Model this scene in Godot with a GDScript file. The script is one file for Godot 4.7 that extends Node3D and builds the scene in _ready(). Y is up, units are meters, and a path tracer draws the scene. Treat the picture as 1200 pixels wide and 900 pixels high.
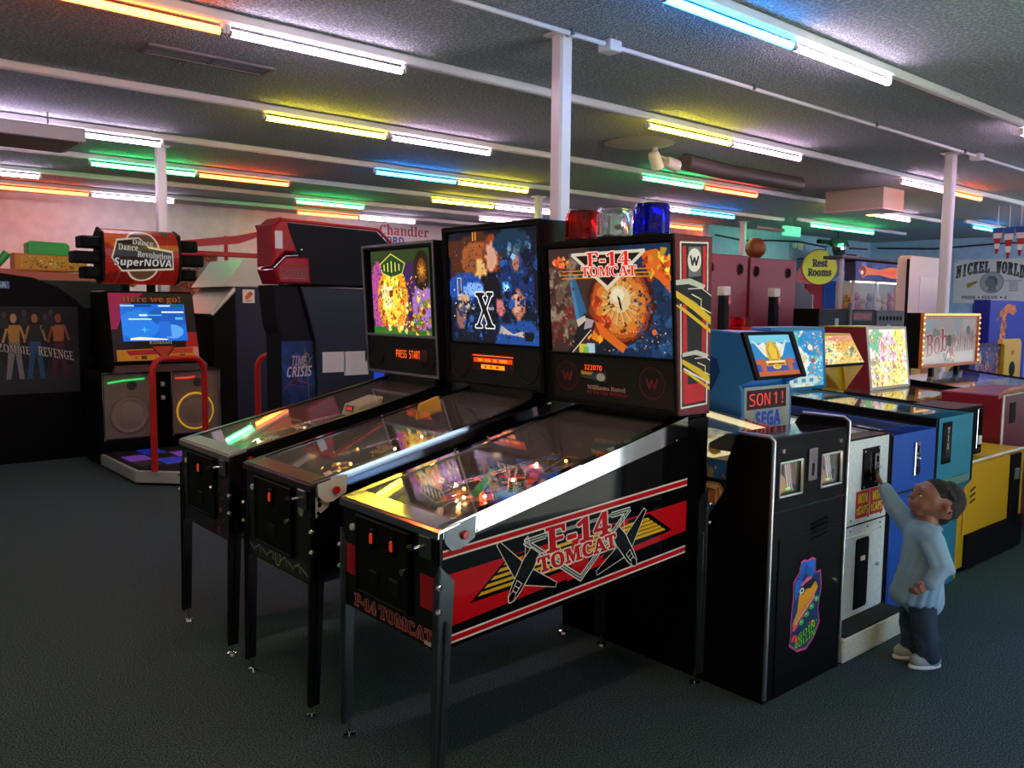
extends Node3D
# An arcade hall: pinball machines, redemption cabinets, coloured fluorescent tubes, a storefront behind the camera.
# World axes: +x runs along the fluorescent rows (the way a pinball player looks), +z points to the storefront, y is up.

var used := {}
var M := {}
var T := {}
var rng := RandomNumberGenerator.new()

# ------------------------------------------------------------------ mesh collector
class MB:
	var st := SurfaceTool.new()
	var uv0 := Vector2.ZERO
	func _init() -> void:
		st.begin(Mesh.PRIMITIVE_TRIANGLES)
	func v(p: Vector3, n: Vector3, uv: Vector2) -> void:
		st.set_normal(n); st.set_uv(uv); st.add_vertex(p)
	# flat convex polygon, turned so that it faces along n
	func face(pts: Array, n: Vector3, uvs: Array = []) -> void:
		var k := pts.size()
		var real := Vector3.ZERO
		for i in range(1, k - 1):
			real += (pts[i] - pts[0]).cross(pts[i + 1] - pts[0])
		if real.length() < 1e-12:
			return
		real = real.normalized()
		var flip := real.dot(n) < 0.0
		if flip:
			real = -real
		for i in range(1, k - 1):
			var order := [0, i, i + 1] if flip else [0, i + 1, i]
			for j in order:
				v(pts[j], real, uvs[j] if uvs.size() else Vector2.ZERO)
	func box(c: Vector3, s: Vector3, bev := 0.0, b := Basis()) -> MB:
		var h := s / 2.0
		bev = minf(bev, minf(h.x, minf(h.y, h.z)) * 0.9)
		var at := func(sx: int, sy: int, sz: int, ax: int) -> Vector3:
			var p := Vector3(sx * h.x, sy * h.y, sz * h.z)
			var d := Vector3(sx, sy, sz) * bev
			d[ax] = 0.0
			return c + b * (p - d)
		for ax in 3:
			var o1 := (ax + 1) % 3
			var o2 := (ax + 2) % 3
			for s0 in [-1, 1]:
				var q := []
				for w in [[-1, -1], [1, -1], [1, 1], [-1, 1]]:
					var sg := [0, 0, 0]
					sg[ax] = s0; sg[o1] = w[0]; sg[o2] = w[1]
					q.append(at.call(sg[0], sg[1], sg[2], ax))
				var n := Vector3.ZERO
				n[ax] = s0
				face(q, b * n)
				if bev > 0.0:
					for s1 in [-1, 1]:
						# edge between face ax and face o1, running along o2
						var e := []
						for w in [[-1, ax], [1, ax], [1, o1], [-1, o1]]:
							var sg := [0, 0, 0]
							sg[ax] = s0; sg[o1] = s1; sg[o2] = w[0]
							e.append(at.call(sg[0], sg[1], sg[2], w[1]))
						var m := Vector3.ZERO
						m[ax] = s0; m[o1] = s1
						face(e, b * m)
		if bev > 0.0:
			for sx in [-1, 1]:
				for sy in [-1, 1]:
					for sz in [-1, 1]:
						face([at.call(sx, sy, sz, 0), at.call(sx, sy, sz, 1), at.call(sx, sy, sz, 2)], b * Vector3(sx, sy, sz))
		return self
	static func put(p: Vector2, t: float, ax: int) -> Vector3:
		if ax == 0:
			return Vector3(t, p.y, p.x)
		if ax == 1:
			return Vector3(p.x, t, p.y)
		return Vector3(p.x, p.y, t)
	# polygon (ax 0: z,y; ax 1: x,z; ax 2: x,y) extruded from a to b along the axis, caps chamfered by bev
	func prism(poly: Array, a: float, b: float, ax := 2, bev := 0.0) -> MB:
		var p := PackedVector2Array(poly)
		if Geometry2D.is_polygon_clockwise(p):
			p.reverse()
		var n := p.size()
		var ins := PackedVector2Array()
		for i in n:
			var d0 := (p[i] - p[(i + n - 1) % n]).normalized()
			var d1 := (p[(i + 1) % n] - p[i]).normalized()
			var n0 := Vector2(d0.y, -d0.x)
			var n1 := Vector2(d1.y, -d1.x)
			var m := n0 + n1
			m = m / maxf(m.length_squared() * 0.5, 0.3)
			ins.append(p[i] - m * bev)
		var axis := Vector3.ZERO
		axis[ax] = 1.0
		var lo := minf(a, b)
		var hi := maxf(a, b)
		for e in [[lo, -1.0], [hi, 1.0]]:
			var idx := Geometry2D.triangulate_polygon(ins)
			for t in range(0, idx.size(), 3):
				face([put(ins[idx[t]], e[0], ax), put(ins[idx[t + 1]], e[0], ax), put(ins[idx[t + 2]], e[0], ax)], axis * e[1])
		for i in n:
			var j := (i + 1) % n
			var d := (p[j] - p[i]).normalized()
			var o := put(Vector2(d.y, -d.x), 0.0, ax)
			face([put(p[i], lo + bev, ax), put(p[j], lo + bev, ax), put(p[j], hi - bev, ax), put(p[i], hi - bev, ax)], o)
			if bev > 0.0:
				face([put(ins[i], lo, ax), put(ins[j], lo, ax), put(p[j], lo + bev, ax), put(p[i], lo + bev, ax)], o - axis)
				face([put(ins[i], hi, ax), put(ins[j], hi, ax), put(p[j], hi - bev, ax), put(p[i], hi - bev, ax)], o + axis)
		return self
	func tube(path: Array, r: Variant, seg := 8, caps := true) -> MB:
		var n := path.size()
		var t0: Vector3 = (path[1] - path[0]).normalized()
		var up := Vector3.UP if absf(t0.y) < 0.9 else Vector3.RIGHT
		var side := t0.cross(up).normalized()
		var rings := []
		var norms := []
		for i in n:
			var t: Vector3 = (path[mini(i + 1, n - 1)] - path[maxi(i - 1, 0)]).normalized()
			side = (side - t * side.dot(t)).normalized()
			var up2 := side.cross(t)
			var ring := []
			var nn := []
			var rad: float = r[i] if r is Array else r
			for k in seg:
				var an := TAU * k / seg
				var d := side * cos(an) + up2 * sin(an)
				ring.append(path[i] + d * rad)
				nn.append(d)
			rings.append(ring)
			norms.append(nn)
		for i in n - 1:
			for k in seg:
				var l := (k + 1) % seg
				quadn(rings[i][k], rings[i][l], rings[i + 1][l], rings[i + 1][k], norms[i][k], norms[i][l], norms[i + 1][l], norms[i + 1][k])
		if caps:
			face(rings[0], path[0] - path[1])
			face(rings[n - 1], path[n - 1] - path[n - 2])
		return self
	func quadn(a: Vector3, b: Vector3, c: Vector3, d: Vector3, na: Vector3, nb: Vector3, nc: Vector3, nd: Vector3) -> void:
		var g := (c - a).cross(d - b)
		var z := Vector2.ZERO
		if g.dot(na + nb + nc + nd) < 0.0:
			v(a, na, z); v(b, nb, z); v(c, nc, z); v(a, na, z); v(c, nc, z); v(d, nd, z)
		else:
			v(a, na, z); v(c, nc, z); v(b, nb, z); v(a, na, z); v(d, nd, z); v(c, nc, z)
	# profile of (radius, height) turned about the y axis of b, at c
	func lathe(prof: Array, c: Vector3, seg := 20, b := Basis()) -> MB:
		for i in prof.size() - 1:
			var p: Vector2 = prof[i]
			var q: Vector2 = prof[i + 1]
			var d := (q - p).normalized()
			var nr := Vector2(d.y, -d.x)
			for k in seg:
				var a0 := TAU * k / seg
				var a1 := TAU * (k + 1) / seg
				var e0 := Vector3(cos(a0), 0, sin(a0))
				var e1 := Vector3(cos(a1), 0, sin(a1))
				var n0 := b * (e0 * nr.x + Vector3.UP * nr.y)
				var n1 := b * (e1 * nr.x + Vector3.UP * nr.y)
				var w0 := c + b * (e0 * p.x + Vector3.UP * p.y)
				var w1 := c + b * (e1 * p.x + Vector3.UP * p.y)
				var w2 := c + b * (e1 * q.x + Vector3.UP * q.y)
				var w3 := c + b * (e0 * q.x + Vector3.UP * q.y)
				quadn(w0, w1, w2, w3, n0, n1, n1, n0)
		return self
	func ball(c: Vector3, r: float, seg := 14, squash := Vector3.ONE) -> MB:
		var rows := maxi(6, seg / 2)
		for i in rows:
			for k in seg:
				var pts := []
				var ns := []
				for w in [[i, k], [i, k + 1], [i + 1, k + 1], [i + 1, k]]:
					var th: float = PI * w[0] / rows
					var ph: float = TAU * w[1] / seg
					var d := Vector3(sin(th) * cos(ph), cos(th), sin(th) * sin(ph))
					pts.append(c + d * r * squash)
					ns.append((d / squash).normalized())
				quadn(pts[0], pts[1], pts[2], pts[3], ns[0], ns[1], ns[2], ns[3])
		return self
	func panel(tl: Vector3, u: Vector3, w: Vector3, thick: float) -> MB:
		# a thin board seen from its front: tl top-left corner of the back face, u to the right, w downwards
		var n := u.cross(-w).normalized() * thick
		var a := tl + n
		face([a, a + u, a + u + w, a + w], n, [Vector2(0, 0), Vector2(1, 0), Vector2(1, 1), Vector2(0, 1)])
		face([tl, tl + u, tl + u + w, tl + w], -n)
		face([tl, tl + u, a + u, a], -w)
		face([tl + w, tl + u + w, a + u + w, a + w], w)
		face([tl, tl + w, a + w, a], -u)
		face([tl + u, tl + u + w, a + u + w, a + u], u)
		return self
	# polygon board in the frame o + u*x + w*y (metres), print coordinates taken over rect (x0,y0,x1,y1), y up
	func board(poly: Array, o: Vector3, u: Vector3, w: Vector3, thick: float, rect: Rect2) -> MB:
		var n := u.cross(w).normalized()
		var p := PackedVector2Array(poly)
		if Geometry2D.is_polygon_clockwise(p):
			p.reverse()
		var idx := Geometry2D.triangulate_polygon(p)
		for t in range(0, idx.size(), 3):
			var q := []
			var uv := []
			for k in 3:
				var a := p[idx[t + k]]
				q.append(o + u * a.x + w * a.y + n * thick)
				uv.append(Vector2((a.x - rect.position.x) / rect.size.x, 1.0 - (a.y - rect.position.y) / rect.size.y))
			face(q, n, uv)
		for i in p.size():
			var a := p[i]
			var c := p[(i + 1) % p.size()]
			var d := (c - a).normalized()
			var q0 := o + u * a.x + w * a.y
			var q1 := o + u * c.x + w * c.y
			face([q0, q1, q1 + n * thick, q0 + n * thick], u * d.y - w * d.x)
		return self
	var moved := Vector3.ZERO
	func mesh_at(at: Vector3) -> MB:
		moved = at
		return self
	func mesh() -> ArrayMesh:
		if moved != Vector3.ZERO:
			var out := SurfaceTool.new()
			out.begin(Mesh.PRIMITIVE_TRIANGLES)
			out.append_from(st.commit(), 0, Transform3D(Basis(), moved))
			return out.commit()
		return st.commit()

# ------------------------------------------------------------------ print painter (twice the size, then halved: smooth edges)
class Canvas:
	var im: Image
	var w: int
	var h: int
	const S := 2
	func _init(width: int, height: int, c: Color) -> void:
		w = width; h = height
		im = Image.create_empty(w * S, h * S, false, Image.FORMAT_RGB8)
		im.fill(c)
	func rect(x: float, y: float, ww: float, hh: float, c: Color) -> void:
		im.fill_rect(Rect2i(int(x * S), int(y * S), maxi(1, int(ww * S)), maxi(1, int(hh * S))), c)
	func poly(pts: Array, c: Color) -> void:
		var n := pts.size()
		var lo := 1e9
		var hi := -1e9
		for p in pts:
			lo = minf(lo, p.y); hi = maxf(hi, p.y)
		for yy in range(maxi(0, int(lo * S)), mini(h * S - 1, int(hi * S)) + 1):
			var y := (yy + 0.5) / S
			var xs := PackedFloat32Array()
			for i in n:
				var a: Vector2 = pts[i]
				var b: Vector2 = pts[(i + 1) % n]
				if (a.y <= y) != (b.y <= y):
					xs.append(a.x + (y - a.y) / (b.y - a.y) * (b.x - a.x))
			xs.sort()
			for k in range(0, xs.size() - 1, 2):
				var x0 := int(round(xs[k] * S))
				var x1 := int(round(xs[k + 1] * S))
				if x1 > x0:
					im.fill_rect(Rect2i(x0, yy, x1 - x0, 1), c)
	func oval(x: float, y: float, rx: float, ry: float, c: Color, rot := 0.0, seg := 28) -> void:
		var p := []
		for k in seg:
			p.append(Vector2(x, y) + Vector2(rx * cos(TAU * k / seg), ry * sin(TAU * k / seg)).rotated(rot))
		poly(p, c)
	func line(pts: Array, width: float, c: Color) -> void:
		for i in pts.size() - 1:
			var a: Vector2 = pts[i]
			var b: Vector2 = pts[i + 1]
			var d := (b - a).normalized() * width * 0.5
			var o := Vector2(-d.y, d.x)
			poly([a - d * 0.6 + o, b + d * 0.6 + o, b + d * 0.6 - o, a - d * 0.6 - o], c)
	func star(x: float, y: float, r0: float, r1: float, k: int, c: Color, jag: RandomNumberGenerator = null, sy := 1.0) -> void:
		var p := []
		for i in k * 2:
			var r := (r0 if i % 2 == 0 else r1) * (1.0 if jag == null else jag.randf_range(0.75, 1.15))
			p.append(Vector2(x + r * cos(PI * i / k), y + sy * r * sin(PI * i / k)))
		poly(p, c)
	# letters: cap height size, pen starts at t's origin; t maps pen space (y up) to the canvas
	static var fonts := {}
	static func glyphs(s: String, face: String, weight: int) -> Array:
		var key := "%s|%s|%d" % [s, face, weight]
		if not fonts.has(key):
			var f := SystemFont.new()
			f.font_names = PackedStringArray([face])
			f.font_weight = weight
			var tm := TextMesh.new()
			tm.font = f
			tm.font_size = 64
			tm.pixel_size = 1.0 / 46.0
			tm.depth = 0.0
			tm.curve_step = 2.0
			tm.text = s
			tm.horizontal_alignment = HORIZONTAL_ALIGNMENT_LEFT
			tm.vertical_alignment = VERTICAL_ALIGNMENT_BOTTOM
			var a := tm.get_mesh_arrays()
			var vs: PackedVector3Array = a[Mesh.ARRAY_VERTEX]
			var ix = a[Mesh.ARRAY_INDEX]
			var out := PackedVector2Array()
			if ix != null and ix.size():
				for i in ix:
					out.append(Vector2(vs[i].x, vs[i].y))
			else:
				for p in vs:
					out.append(Vector2(p.x, p.y))
			var lo := 1e9
			var hi := -1e9
			var x0 := 1e9
			var x1 := -1e9
			for p in out:
				lo = minf(lo, p.y); hi = maxf(hi, p.y); x0 = minf(x0, p.x); x1 = maxf(x1, p.x)
			fonts[key] = [out, x0, x1, lo, hi]
		return fonts[key]
	# fits the words into the parallelogram: o bottom-left corner, ux along the line, uy up the letters (canvas pixels, y down)
	func words(s: String, o: Vector2, ux: Vector2, uy: Vector2, c: Color, face := "Droid Sans", weight := 700, edge := 0.0, ec := Color.BLACK) -> void:
		var g := glyphs(s, face, weight)
		var pts: PackedVector2Array = g[0]
		var sx: float = 1.0 / maxf(g[2] - g[1], 0.01)
		var sy: float = 1.0 / maxf(g[4] - g[3], 0.01)
		var q := PackedVector2Array()
		for p in pts:
			q.append(o + ux * (p.x - g[1]) * sx + uy * (p.y - g[3]) * sy)
		if edge > 0.0:
			for k in 10:
				var d := Vector2(cos(TAU * k / 10), sin(TAU * k / 10)) * edge
				for i in range(0, q.size() - 2, 3):
					poly([q[i] + d, q[i + 1] + d, q[i + 2] + d], ec)
		for i in range(0, q.size() - 2, 3):
			poly([q[i], q[i + 1], q[i + 2]], c)
	func text(s: String, x: float, y: float, ww: float, hh: float, c: Color, face := "Droid Sans", weight := 700, edge := 0.0, ec := Color.BLACK) -> void:
		words(s, Vector2(x, y + hh), Vector2(ww, 0), Vector2(0, -hh), c, face, weight, edge, ec)
	func speckle(r: RandomNumberGenerator, count: int, cols: Array, x0: float, y0: float, x1: float, y1: float, s0: float, s1: float) -> void:
		for i in count:
			var s := r.randf_range(s0, s1)
			oval(r.randf_range(x0, x1), r.randf_range(y0, y1), s, s * r.randf_range(0.5, 1.2), cols[r.randi() % cols.size()], r.randf() * PI, 9)
	func shards(r: RandomNumberGenerator, count: int, cols: Array, x0: float, y0: float, x1: float, y1: float, s0: float, s1: float) -> void:
		for i in count:
			var c := Vector2(r.randf_range(x0, x1), r.randf_range(y0, y1))
			var p := []
			var k := r.randi_range(3, 6)
			var a0 := r.randf() * TAU
			for j in k:
				p.append(c + Vector2.from_angle(a0 + TAU * j / k) * r.randf_range(s0, s1))
			var col: Color = cols[r.randi() % cols.size()]
			var t := r.randf_range(0.72, 1.28)
			poly(p, Color(minf(col.r * t, 1.0), minf(col.g * t, 1.0), minf(col.b * t, 1.0)))
	func soften(f: float) -> void:
		f *= 2.2
		im.resize(maxi(2, int(w * S / f)), maxi(2, int(h * S / f)), Image.INTERPOLATE_TRILINEAR)
		im.resize(w * S, h * S, Image.INTERPOLATE_CUBIC)
	func tex() -> ImageTexture:
		im.resize(w, h, Image.INTERPOLATE_BILINEAR)
		return ImageTexture.create_from_image(im)

# ------------------------------------------------------------------ nodes and materials
func numbered(n: String) -> String:
	var k: int = used.get(n, 0)
	used[n] = k + 1
	return n if k == 0 else "%s_%03d" % [n, k]

func thing(called: String, label: String, category: String, at := Vector3.ZERO, turn := 0.0, group := "") -> Node3D:
	var o := Node3D.new()
	o.name = numbered(called)
	add_child(o)
	o.position = at
	o.rotation.y = turn
	o.set_meta("label", label)
	o.set_meta("category", category)
	if group:
		o.set_meta("group", group)
	return o

func part(parent: Node, called: String, mb: MB, m: Material, label := "") -> MeshInstance3D:
	var o := MeshInstance3D.new()
	o.name = called
	o.mesh = mb.mesh()
	o.material_override = m
	o.cast_shadow = GeometryInstance3D.SHADOW_CASTING_SETTING_ON
	parent.add_child(o, true)
	if label:
		o.set_meta("label", label)
	return o

func like(parent: Node, called: String, mesh: Mesh, m: Material, at: Transform3D) -> MeshInstance3D:
	var o := MeshInstance3D.new()
	o.name = called
	o.mesh = mesh
	o.material_override = m
	o.transform = at
	parent.add_child(o, true)
	return o

func single(called: String, mb: MB, m: Material, label: String, category: String, group := "") -> MeshInstance3D:
	var o := part(self, numbered(called), mb, m)
	o.set_meta("label", label)
	o.set_meta("category", category)
	if group:
		o.set_meta("group", group)
	return o

func struct(called: String, mb: MB, m: Material, label := "") -> MeshInstance3D:
	var o := part(self, called, mb, m)
	o.set_meta("kind", "structure")
	if label:
		o.set_meta("label", label)
	return o

func mat(key: String, hex: String, rough := 0.6, metal := 0.0) -> StandardMaterial3D:
	var m := StandardMaterial3D.new()
	m.resource_name = key
	m.albedo_color = Color(hex)
	m.roughness = rough
	m.metallic = metal
	M[key] = m
	return m

func noise_tex(freq: float, size := 512, oct := 4, seed_ := 1, kind := FastNoiseLite.TYPE_SIMPLEX_SMOOTH, ramp: Gradient = null) -> NoiseTexture2D:
	var n := FastNoiseLite.new()
	n.noise_type = kind
	n.frequency = freq
	n.fractal_octaves = oct
	n.seed = seed_
	var t := NoiseTexture2D.new()
	t.width = size
	t.height = size
	t.seamless = true
	t.noise = n
	if ramp:
		t.color_ramp = ramp
	return t

func ramp(stops: Array) -> Gradient:
	var g := Gradient.new()
	g.offsets = PackedFloat32Array(stops.map(func(s): return s[0]))
	g.colors = PackedColorArray(stops.map(func(s): return Color(s[1])))
	return g

func grainy(key: String, lo: String, hi: String, scale: float, rough := 0.7, freq := 0.02, bump := 0.0, seed_ := 3) -> StandardMaterial3D:
	var m := mat(key, "ffffff", rough)
	m.albedo_texture = noise_tex(freq, 512, 4, seed_, FastNoiseLite.TYPE_SIMPLEX_SMOOTH, ramp([[0.2, lo], [0.8, hi]]))
	m.uv1_triplanar = true
	m.uv1_world_triplanar = true
	m.uv1_scale = Vector3.ONE * scale
	if bump > 0.0:
		m.heightmap_enabled = true
		m.heightmap_texture = m.albedo_texture
		m.heightmap_scale = bump
	return m

func print_mat(key: String, t: Texture2D, rough := 0.4) -> StandardMaterial3D:
	var m := mat(key, "ffffff", rough)
	m.albedo_texture = t
	m.texture_repeat = false
	return m

func lit_mat(key: String, t: Texture2D, energy: float, rough := 0.15) -> StandardMaterial3D:
	var m := mat(key, "1a1a1a", rough)
	m.emission_enabled = true
	m.emission = Color.WHITE
	m.emission_operator = BaseMaterial3D.EMISSION_OP_MULTIPLY
	m.emission_texture = t
	m.emission_energy_multiplier = energy
	m.texture_repeat = false
	return m

func glow(key: String, hex: String, energy: float) -> StandardMaterial3D:
	var m := mat(key, hex, 0.4)
	m.emission_enabled = true
	m.emission = Color(hex)
	m.emission_energy_multiplier = energy
	return m

func glass(key: String, hex: String, a: float, rough := 0.02) -> StandardMaterial3D:
	var m := mat(key, hex, rough)
	m.transparency = BaseMaterial3D.TRANSPARENCY_ALPHA
	m.albedo_color.a = a
	return m

func solid_glass(key: String, hex: String, rough := 0.03) -> StandardMaterial3D:
	var m := mat(key, hex, rough)
	m.albedo_color.a = 0.04
	m.refraction_enabled = true
	m.refraction_scale = 0.04
	return m

# ------------------------------------------------------------------ scene
func _ready() -> void:
	rng.seed = 7
	camera_and_light()
	materials()
	room()
	ceiling_lights()
	build_all()

func camera_and_light() -> void:
	var cam := Camera3D.new()
	cam.name = "camera"
	cam.fov = 48.54
	cam.near = 0.05
	cam.far = 120.0
	add_child(cam)
	cam.transform = Transform3D(Basis(Vector3(0.75872661, 0.01060165, 0.65132291), Vector3(0.05159335, 0.99574849, -0.07630903), Vector3(-0.6493628, 0.09150162, 0.75495391)), Vector3(0, 1.525, 0))
	cam.current = true
	var env := Environment.new()
	env.background_mode = Environment.BG_SKY
	var sky := Sky.new()
	var sm := ProceduralSkyMaterial.new()
	sm.sky_top_color = Color("5d8fd0")
	sm.sky_horizon_color = Color("cfe0ee")
	sm.ground_bottom_color = Color("8d8a84")
	sm.ground_horizon_color = Color("b9b8b2")
	sm.sky_energy_multiplier = 1.7
	sky.sky_material = sm
	env.sky = sky
	env.background_energy_multiplier = 1.0
	env.tonemap_mode = Environment.TONE_MAPPER_LINEAR
	env.tonemap_exposure = 1.0
	env.sdfgi_enabled = true
	env.ssao_enabled = true
	env.ssil_enabled = true
	var we := WorldEnvironment.new()
	we.name = "world"
	we.environment = env
	add_child(we)
	var sun := DirectionalLight3D.new()
	sun.name = "sun"
	sun.light_energy = 11.0
	sun.light_color = Color("f6fbf6")
	sun.light_angular_distance = 0.5
	sun.shadow_enabled = true
	sun.sky_mode = DirectionalLight3D.SKY_MODE_LIGHT_AND_SKY
	add_child(sun)
	sun.look_at_from_position(Vector3(0, 10, 4.5), Vector3(-2.5, 0, 0.2))

func materials() -> void:
	# carpet: dark slate loops with flecks
	var c := mat("carpet", "ffffff", 0.95)
	c.albedo_texture = noise_tex(0.16, 512, 2, 11, FastNoiseLite.TYPE_SIMPLEX, ramp([[0.1, "222c2e"], [0.4, "38464a"], [0.6, "445357"], [0.9, "627174"]]))
	c.uv1_triplanar = true
	c.uv1_world_triplanar = true
	c.uv1_scale = Vector3.ONE * 1.3
	c.heightmap_enabled = true
	c.heightmap_texture = noise_tex(0.3, 512, 2, 12)
	c.heightmap_scale = 0.35
	c.metallic_specular = 0.2
	# sprayed popcorn ceiling
	var p := mat("popcorn", "ffffff", 0.95)
	p.albedo_texture = noise_tex(0.09, 512, 3, 21, FastNoiseLite.TYPE_CELLULAR, ramp([[0.0, "6f7f80"], [0.4, "a9b8b8"], [1.0, "d8e4e3"]]))
	p.uv1_triplanar = true
	p.uv1_world_triplanar = true
	p.uv1_scale = Vector3.ONE * 0.9
	p.heightmap_enabled = true
	p.heightmap_texture = noise_tex(0.1, 512, 3, 22, FastNoiseLite.TYPE_SIMPLEX)
	p.heightmap_scale = 3.0
	grainy("wall_white", "e8e4e3", "f2efed", 0.4, 0.85, 0.02, 0.0, 31)
	grainy("wall_blue", "a8d2ee", "b6def6", 0.4, 0.85, 0.02, 0.0, 32)
	grainy("concrete", "b5b1a8", "cfcbc2", 0.8, 0.9, 0.03, 0.0, 33)
	mat("white_paint", "e9e8e6", 0.4)
	mat("white_enamel", "f0efed", 0.3)
	mat("ivory", "e6e2d3", 0.4)
	mat("chrome", "d4d6d8", 0.12, 1.0)
	mat("steel", "c9ccd0", 0.07, 1.0)
	mat("brushed", "b9bcc0", 0.34, 1.0)
	mat("leg_steel", "626b70", 0.3, 0.9)
	mat("black_gloss", "08090a", 0.15).metallic_specular = 0.3
	mat("black", "101113", 0.45)
	mat("black_matte", "0d0e10", 0.8)
	mat("charcoal", "1a1d20", 0.6)
	for k in ["black", "black_matte", "charcoal"]:
		M[k].metallic_specular = 0.25
	M.black.albedo_color = Color("0a0b0d")
	mat("grey", "6d7073", 0.5)
	mat("silver", "b8bab9", 0.35, 0.4)
	mat("maroon", "7e2430", 0.5)
	mat("red_plastic", "c3161f", 0.25)
	mat("red_paint", "b5202a", 0.35)
	mat("wine", "7d1522", 0.3)
	mat("blue_paint", "1d4fa6", 0.4)
	mat("navy", "161a3c", 0.45)
	mat("teal", "2a7f95", 0.45)
	mat("sky_blue_paint", "2e7fb8", 0.4)
	mat("yellow_paint", "d8a212", 0.4)
	mat("yellow_plastic", "e6b91e", 0.3)
	mat("dark_green", "14241c", 0.6)
	mat("green_plastic", "2c9a44", 0.35)
	mat("orange_plastic", "d9761a", 0.35)
	mat("rubber", "161616", 0.85)
	mat("wood", "a5845a", 0.5)
	mat("alu", "8b8e90", 0.35, 0.9)
	var g := glass("clear_glass", "ffffff", 0.03)
	g.metallic_specular = 0.5
	glass("smoke_glass", "303234", 0.35)
	mat("cable", "2c3340", 0.6)

func room() -> void:
	struct("floor", MB.new().box(Vector3(9, -0.1, -7.33), Vector3(26, 0.2, 15.54)), M.carpet)
	struct("ceiling", MB.new().box(Vector3(9, 3.3, -7.33), Vector3(26, 0.2, 15.54)), M.popcorn)
	struct("wall_back", MB.new().box(Vector3(5.7, 1.6, -15.0), Vector3(17.2, 3.2, 0.2)), M.wall_white)
	struct("wall_left", MB.new().box(Vector3(-3.1, 1.6, -7.33), Vector3(0.2, 3.2, 15.54)), M.wall_white)
	struct("wall_recess", MB.new().box(Vector3(14.3, 1.6, -12.85), Vector3(0.2, 3.2, 4.3)), M.wall_white)
	struct("wall_far", MB.new().box(Vector3(17.7, 1.6, -10.7), Vector3(6.8, 3.2, 0.2)), M.wall_blue)
	struct("wall_right", MB.new().box(Vector3(21.1, 1.6, -5.18), Vector3(0.2, 3.2, 11.24)), M.wall_blue)
	# storefront wall close behind the camera: a double glass door on the pavement, a wide shop window further along
	var zf := 0.36
	for w in [[-3.0, 2.9, 0.0, 3.2], [2.9, 4.92, 2.3, 3.2], [4.92, 12.5, 0.0, 3.2], [12.5, 19.5, 0.0, 0.45], [12.5, 19.5, 2.75, 3.2], [19.5, 21.0, 0.0, 3.2]]:
		struct("wall_front" if w[0] == -3.0 else numbered("wall_front_section"), MB.new().box(Vector3((w[0] + w[1]) / 2, (w[2] + w[3]) / 2, zf), Vector3(w[1] - w[0], w[3] - w[2], 0.16)), M.wall_white)
	var fr := MB.new()
	for x in [2.93, 4.89]:
		fr.box(Vector3(x, 1.15, zf), Vector3(0.06, 2.3, 0.08), 0.004)
	fr.box(Vector3(3.91, 2.27, zf), Vector3(1.9, 0.06, 0.08), 0.004)
	var door := struct("door_1", fr, M.alu)
	part(door, "pane", MB.new().box(Vector3(3.91, 1.13, zf), Vector3(1.9, 2.2, 0.008)), M.clear_glass)
	for x in [3.84, 3.98]:
		part(door, "pull_handle", MB.new().tube([Vector3(x, 0.9, zf), Vector3(x, 0.9, zf - 0.06), Vector3(x, 1.25, zf - 0.06), Vector3(x, 1.25, zf)], 0.012, 8), M.chrome)
	var wfm := MB.new()
	for x in [12.53, 14.85, 17.15, 19.47]:
		wfm.box(Vector3(x, 1.6, zf), Vector3(0.06, 2.3, 0.08), 0.004)
	for y in [0.48, 2.72]:
		wfm.box(Vector3(16, y, zf), Vector3(7.0, 0.06, 0.08), 0.004)
	var win := struct("window_1", wfm, M.alu)
	for x in [13.69, 16.0, 18.31]:
		part(win, "pane", MB.new().box(Vector3(x, 1.6, zf), Vector3(2.26, 2.18, 0.008)), M.clear_glass)
	struct("floor_pavement", MB.new().box(Vector3(9, -0.1, 7.44), Vector3(50, 0.2, 14)), M.concrete)
	# pillars
	for p in [[3.75, -3.92], [9.55, -3.98], [3.2, -9.55], [8.88, -9.75], [14.2, -9.72]]:
		var o := thing("support_pillar", "white painted boxed steel pillar rising to the ceiling " + {3.75: "behind the machine with coloured beacons", 9.55: "in front of the coin banner", 3.2: "behind the dance machine", 8.88: "far behind the backboxes", 14.2: "behind the maroon booths"}[p[0]], "pillar", Vector3(p[0], 0, p[1]))
		part(o, "shaft", MB.new().box(Vector3(0, 1.596, 0), Vector3(0.1, 3.19, 0.1), 0.014), M.white_enamel)
		part(o, "ceiling_plate", MB.new().box(Vector3(0, 3.186, 0), Vector3(0.17, 0.016, 0.17), 0.004), M.white_enamel)
	# conduit along the ceiling with junction boxes
	var cd := thing("electrical_conduit", "thin grey conduit running along the ceiling past the pillars", "conduit", Vector3(0, 3.16, -3.8))
	part(cd, "pipe", MB.new().tube([Vector3(-2.9, 0, 0), Vector3(20.9, 0, 0)], 0.016, 8), M.white_enamel)
	for x in [4.05, 9.75]:
		part(cd, "junction_box", MB.new().box(Vector3(x, -0.01, 0), Vector3(0.11, 0.07, 0.11), 0.006), M.white_paint)
	for i in 12:
		part(cd, "clip", MB.new().box(Vector3(-2 + i * 1.9, 0.005, 0), Vector3(0.02, 0.036, 0.06)), M.alu)
	var cw := thing("wall_cable", "dark cable sagging along the top of the blue wall", "cable", Vector3(0, 2.98, -10.58))
	part(cw, "wire", MB.new().tube([Vector3(14.5, 0.02, 0), Vector3(15.5, -0.04, 0), Vector3(16.5, 0.02, 0), Vector3(17.6, 0.06, 0), Vector3(18.8, 0.0, 0), Vector3(20.8, 0.05, 0)], 0.02, 6), M.cable)
	var cw2 := thing("wall_cable", "dark cable strung along the top of the wall with the coin banner", "cable", Vector3(20.97, 3.0, 0))
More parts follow.
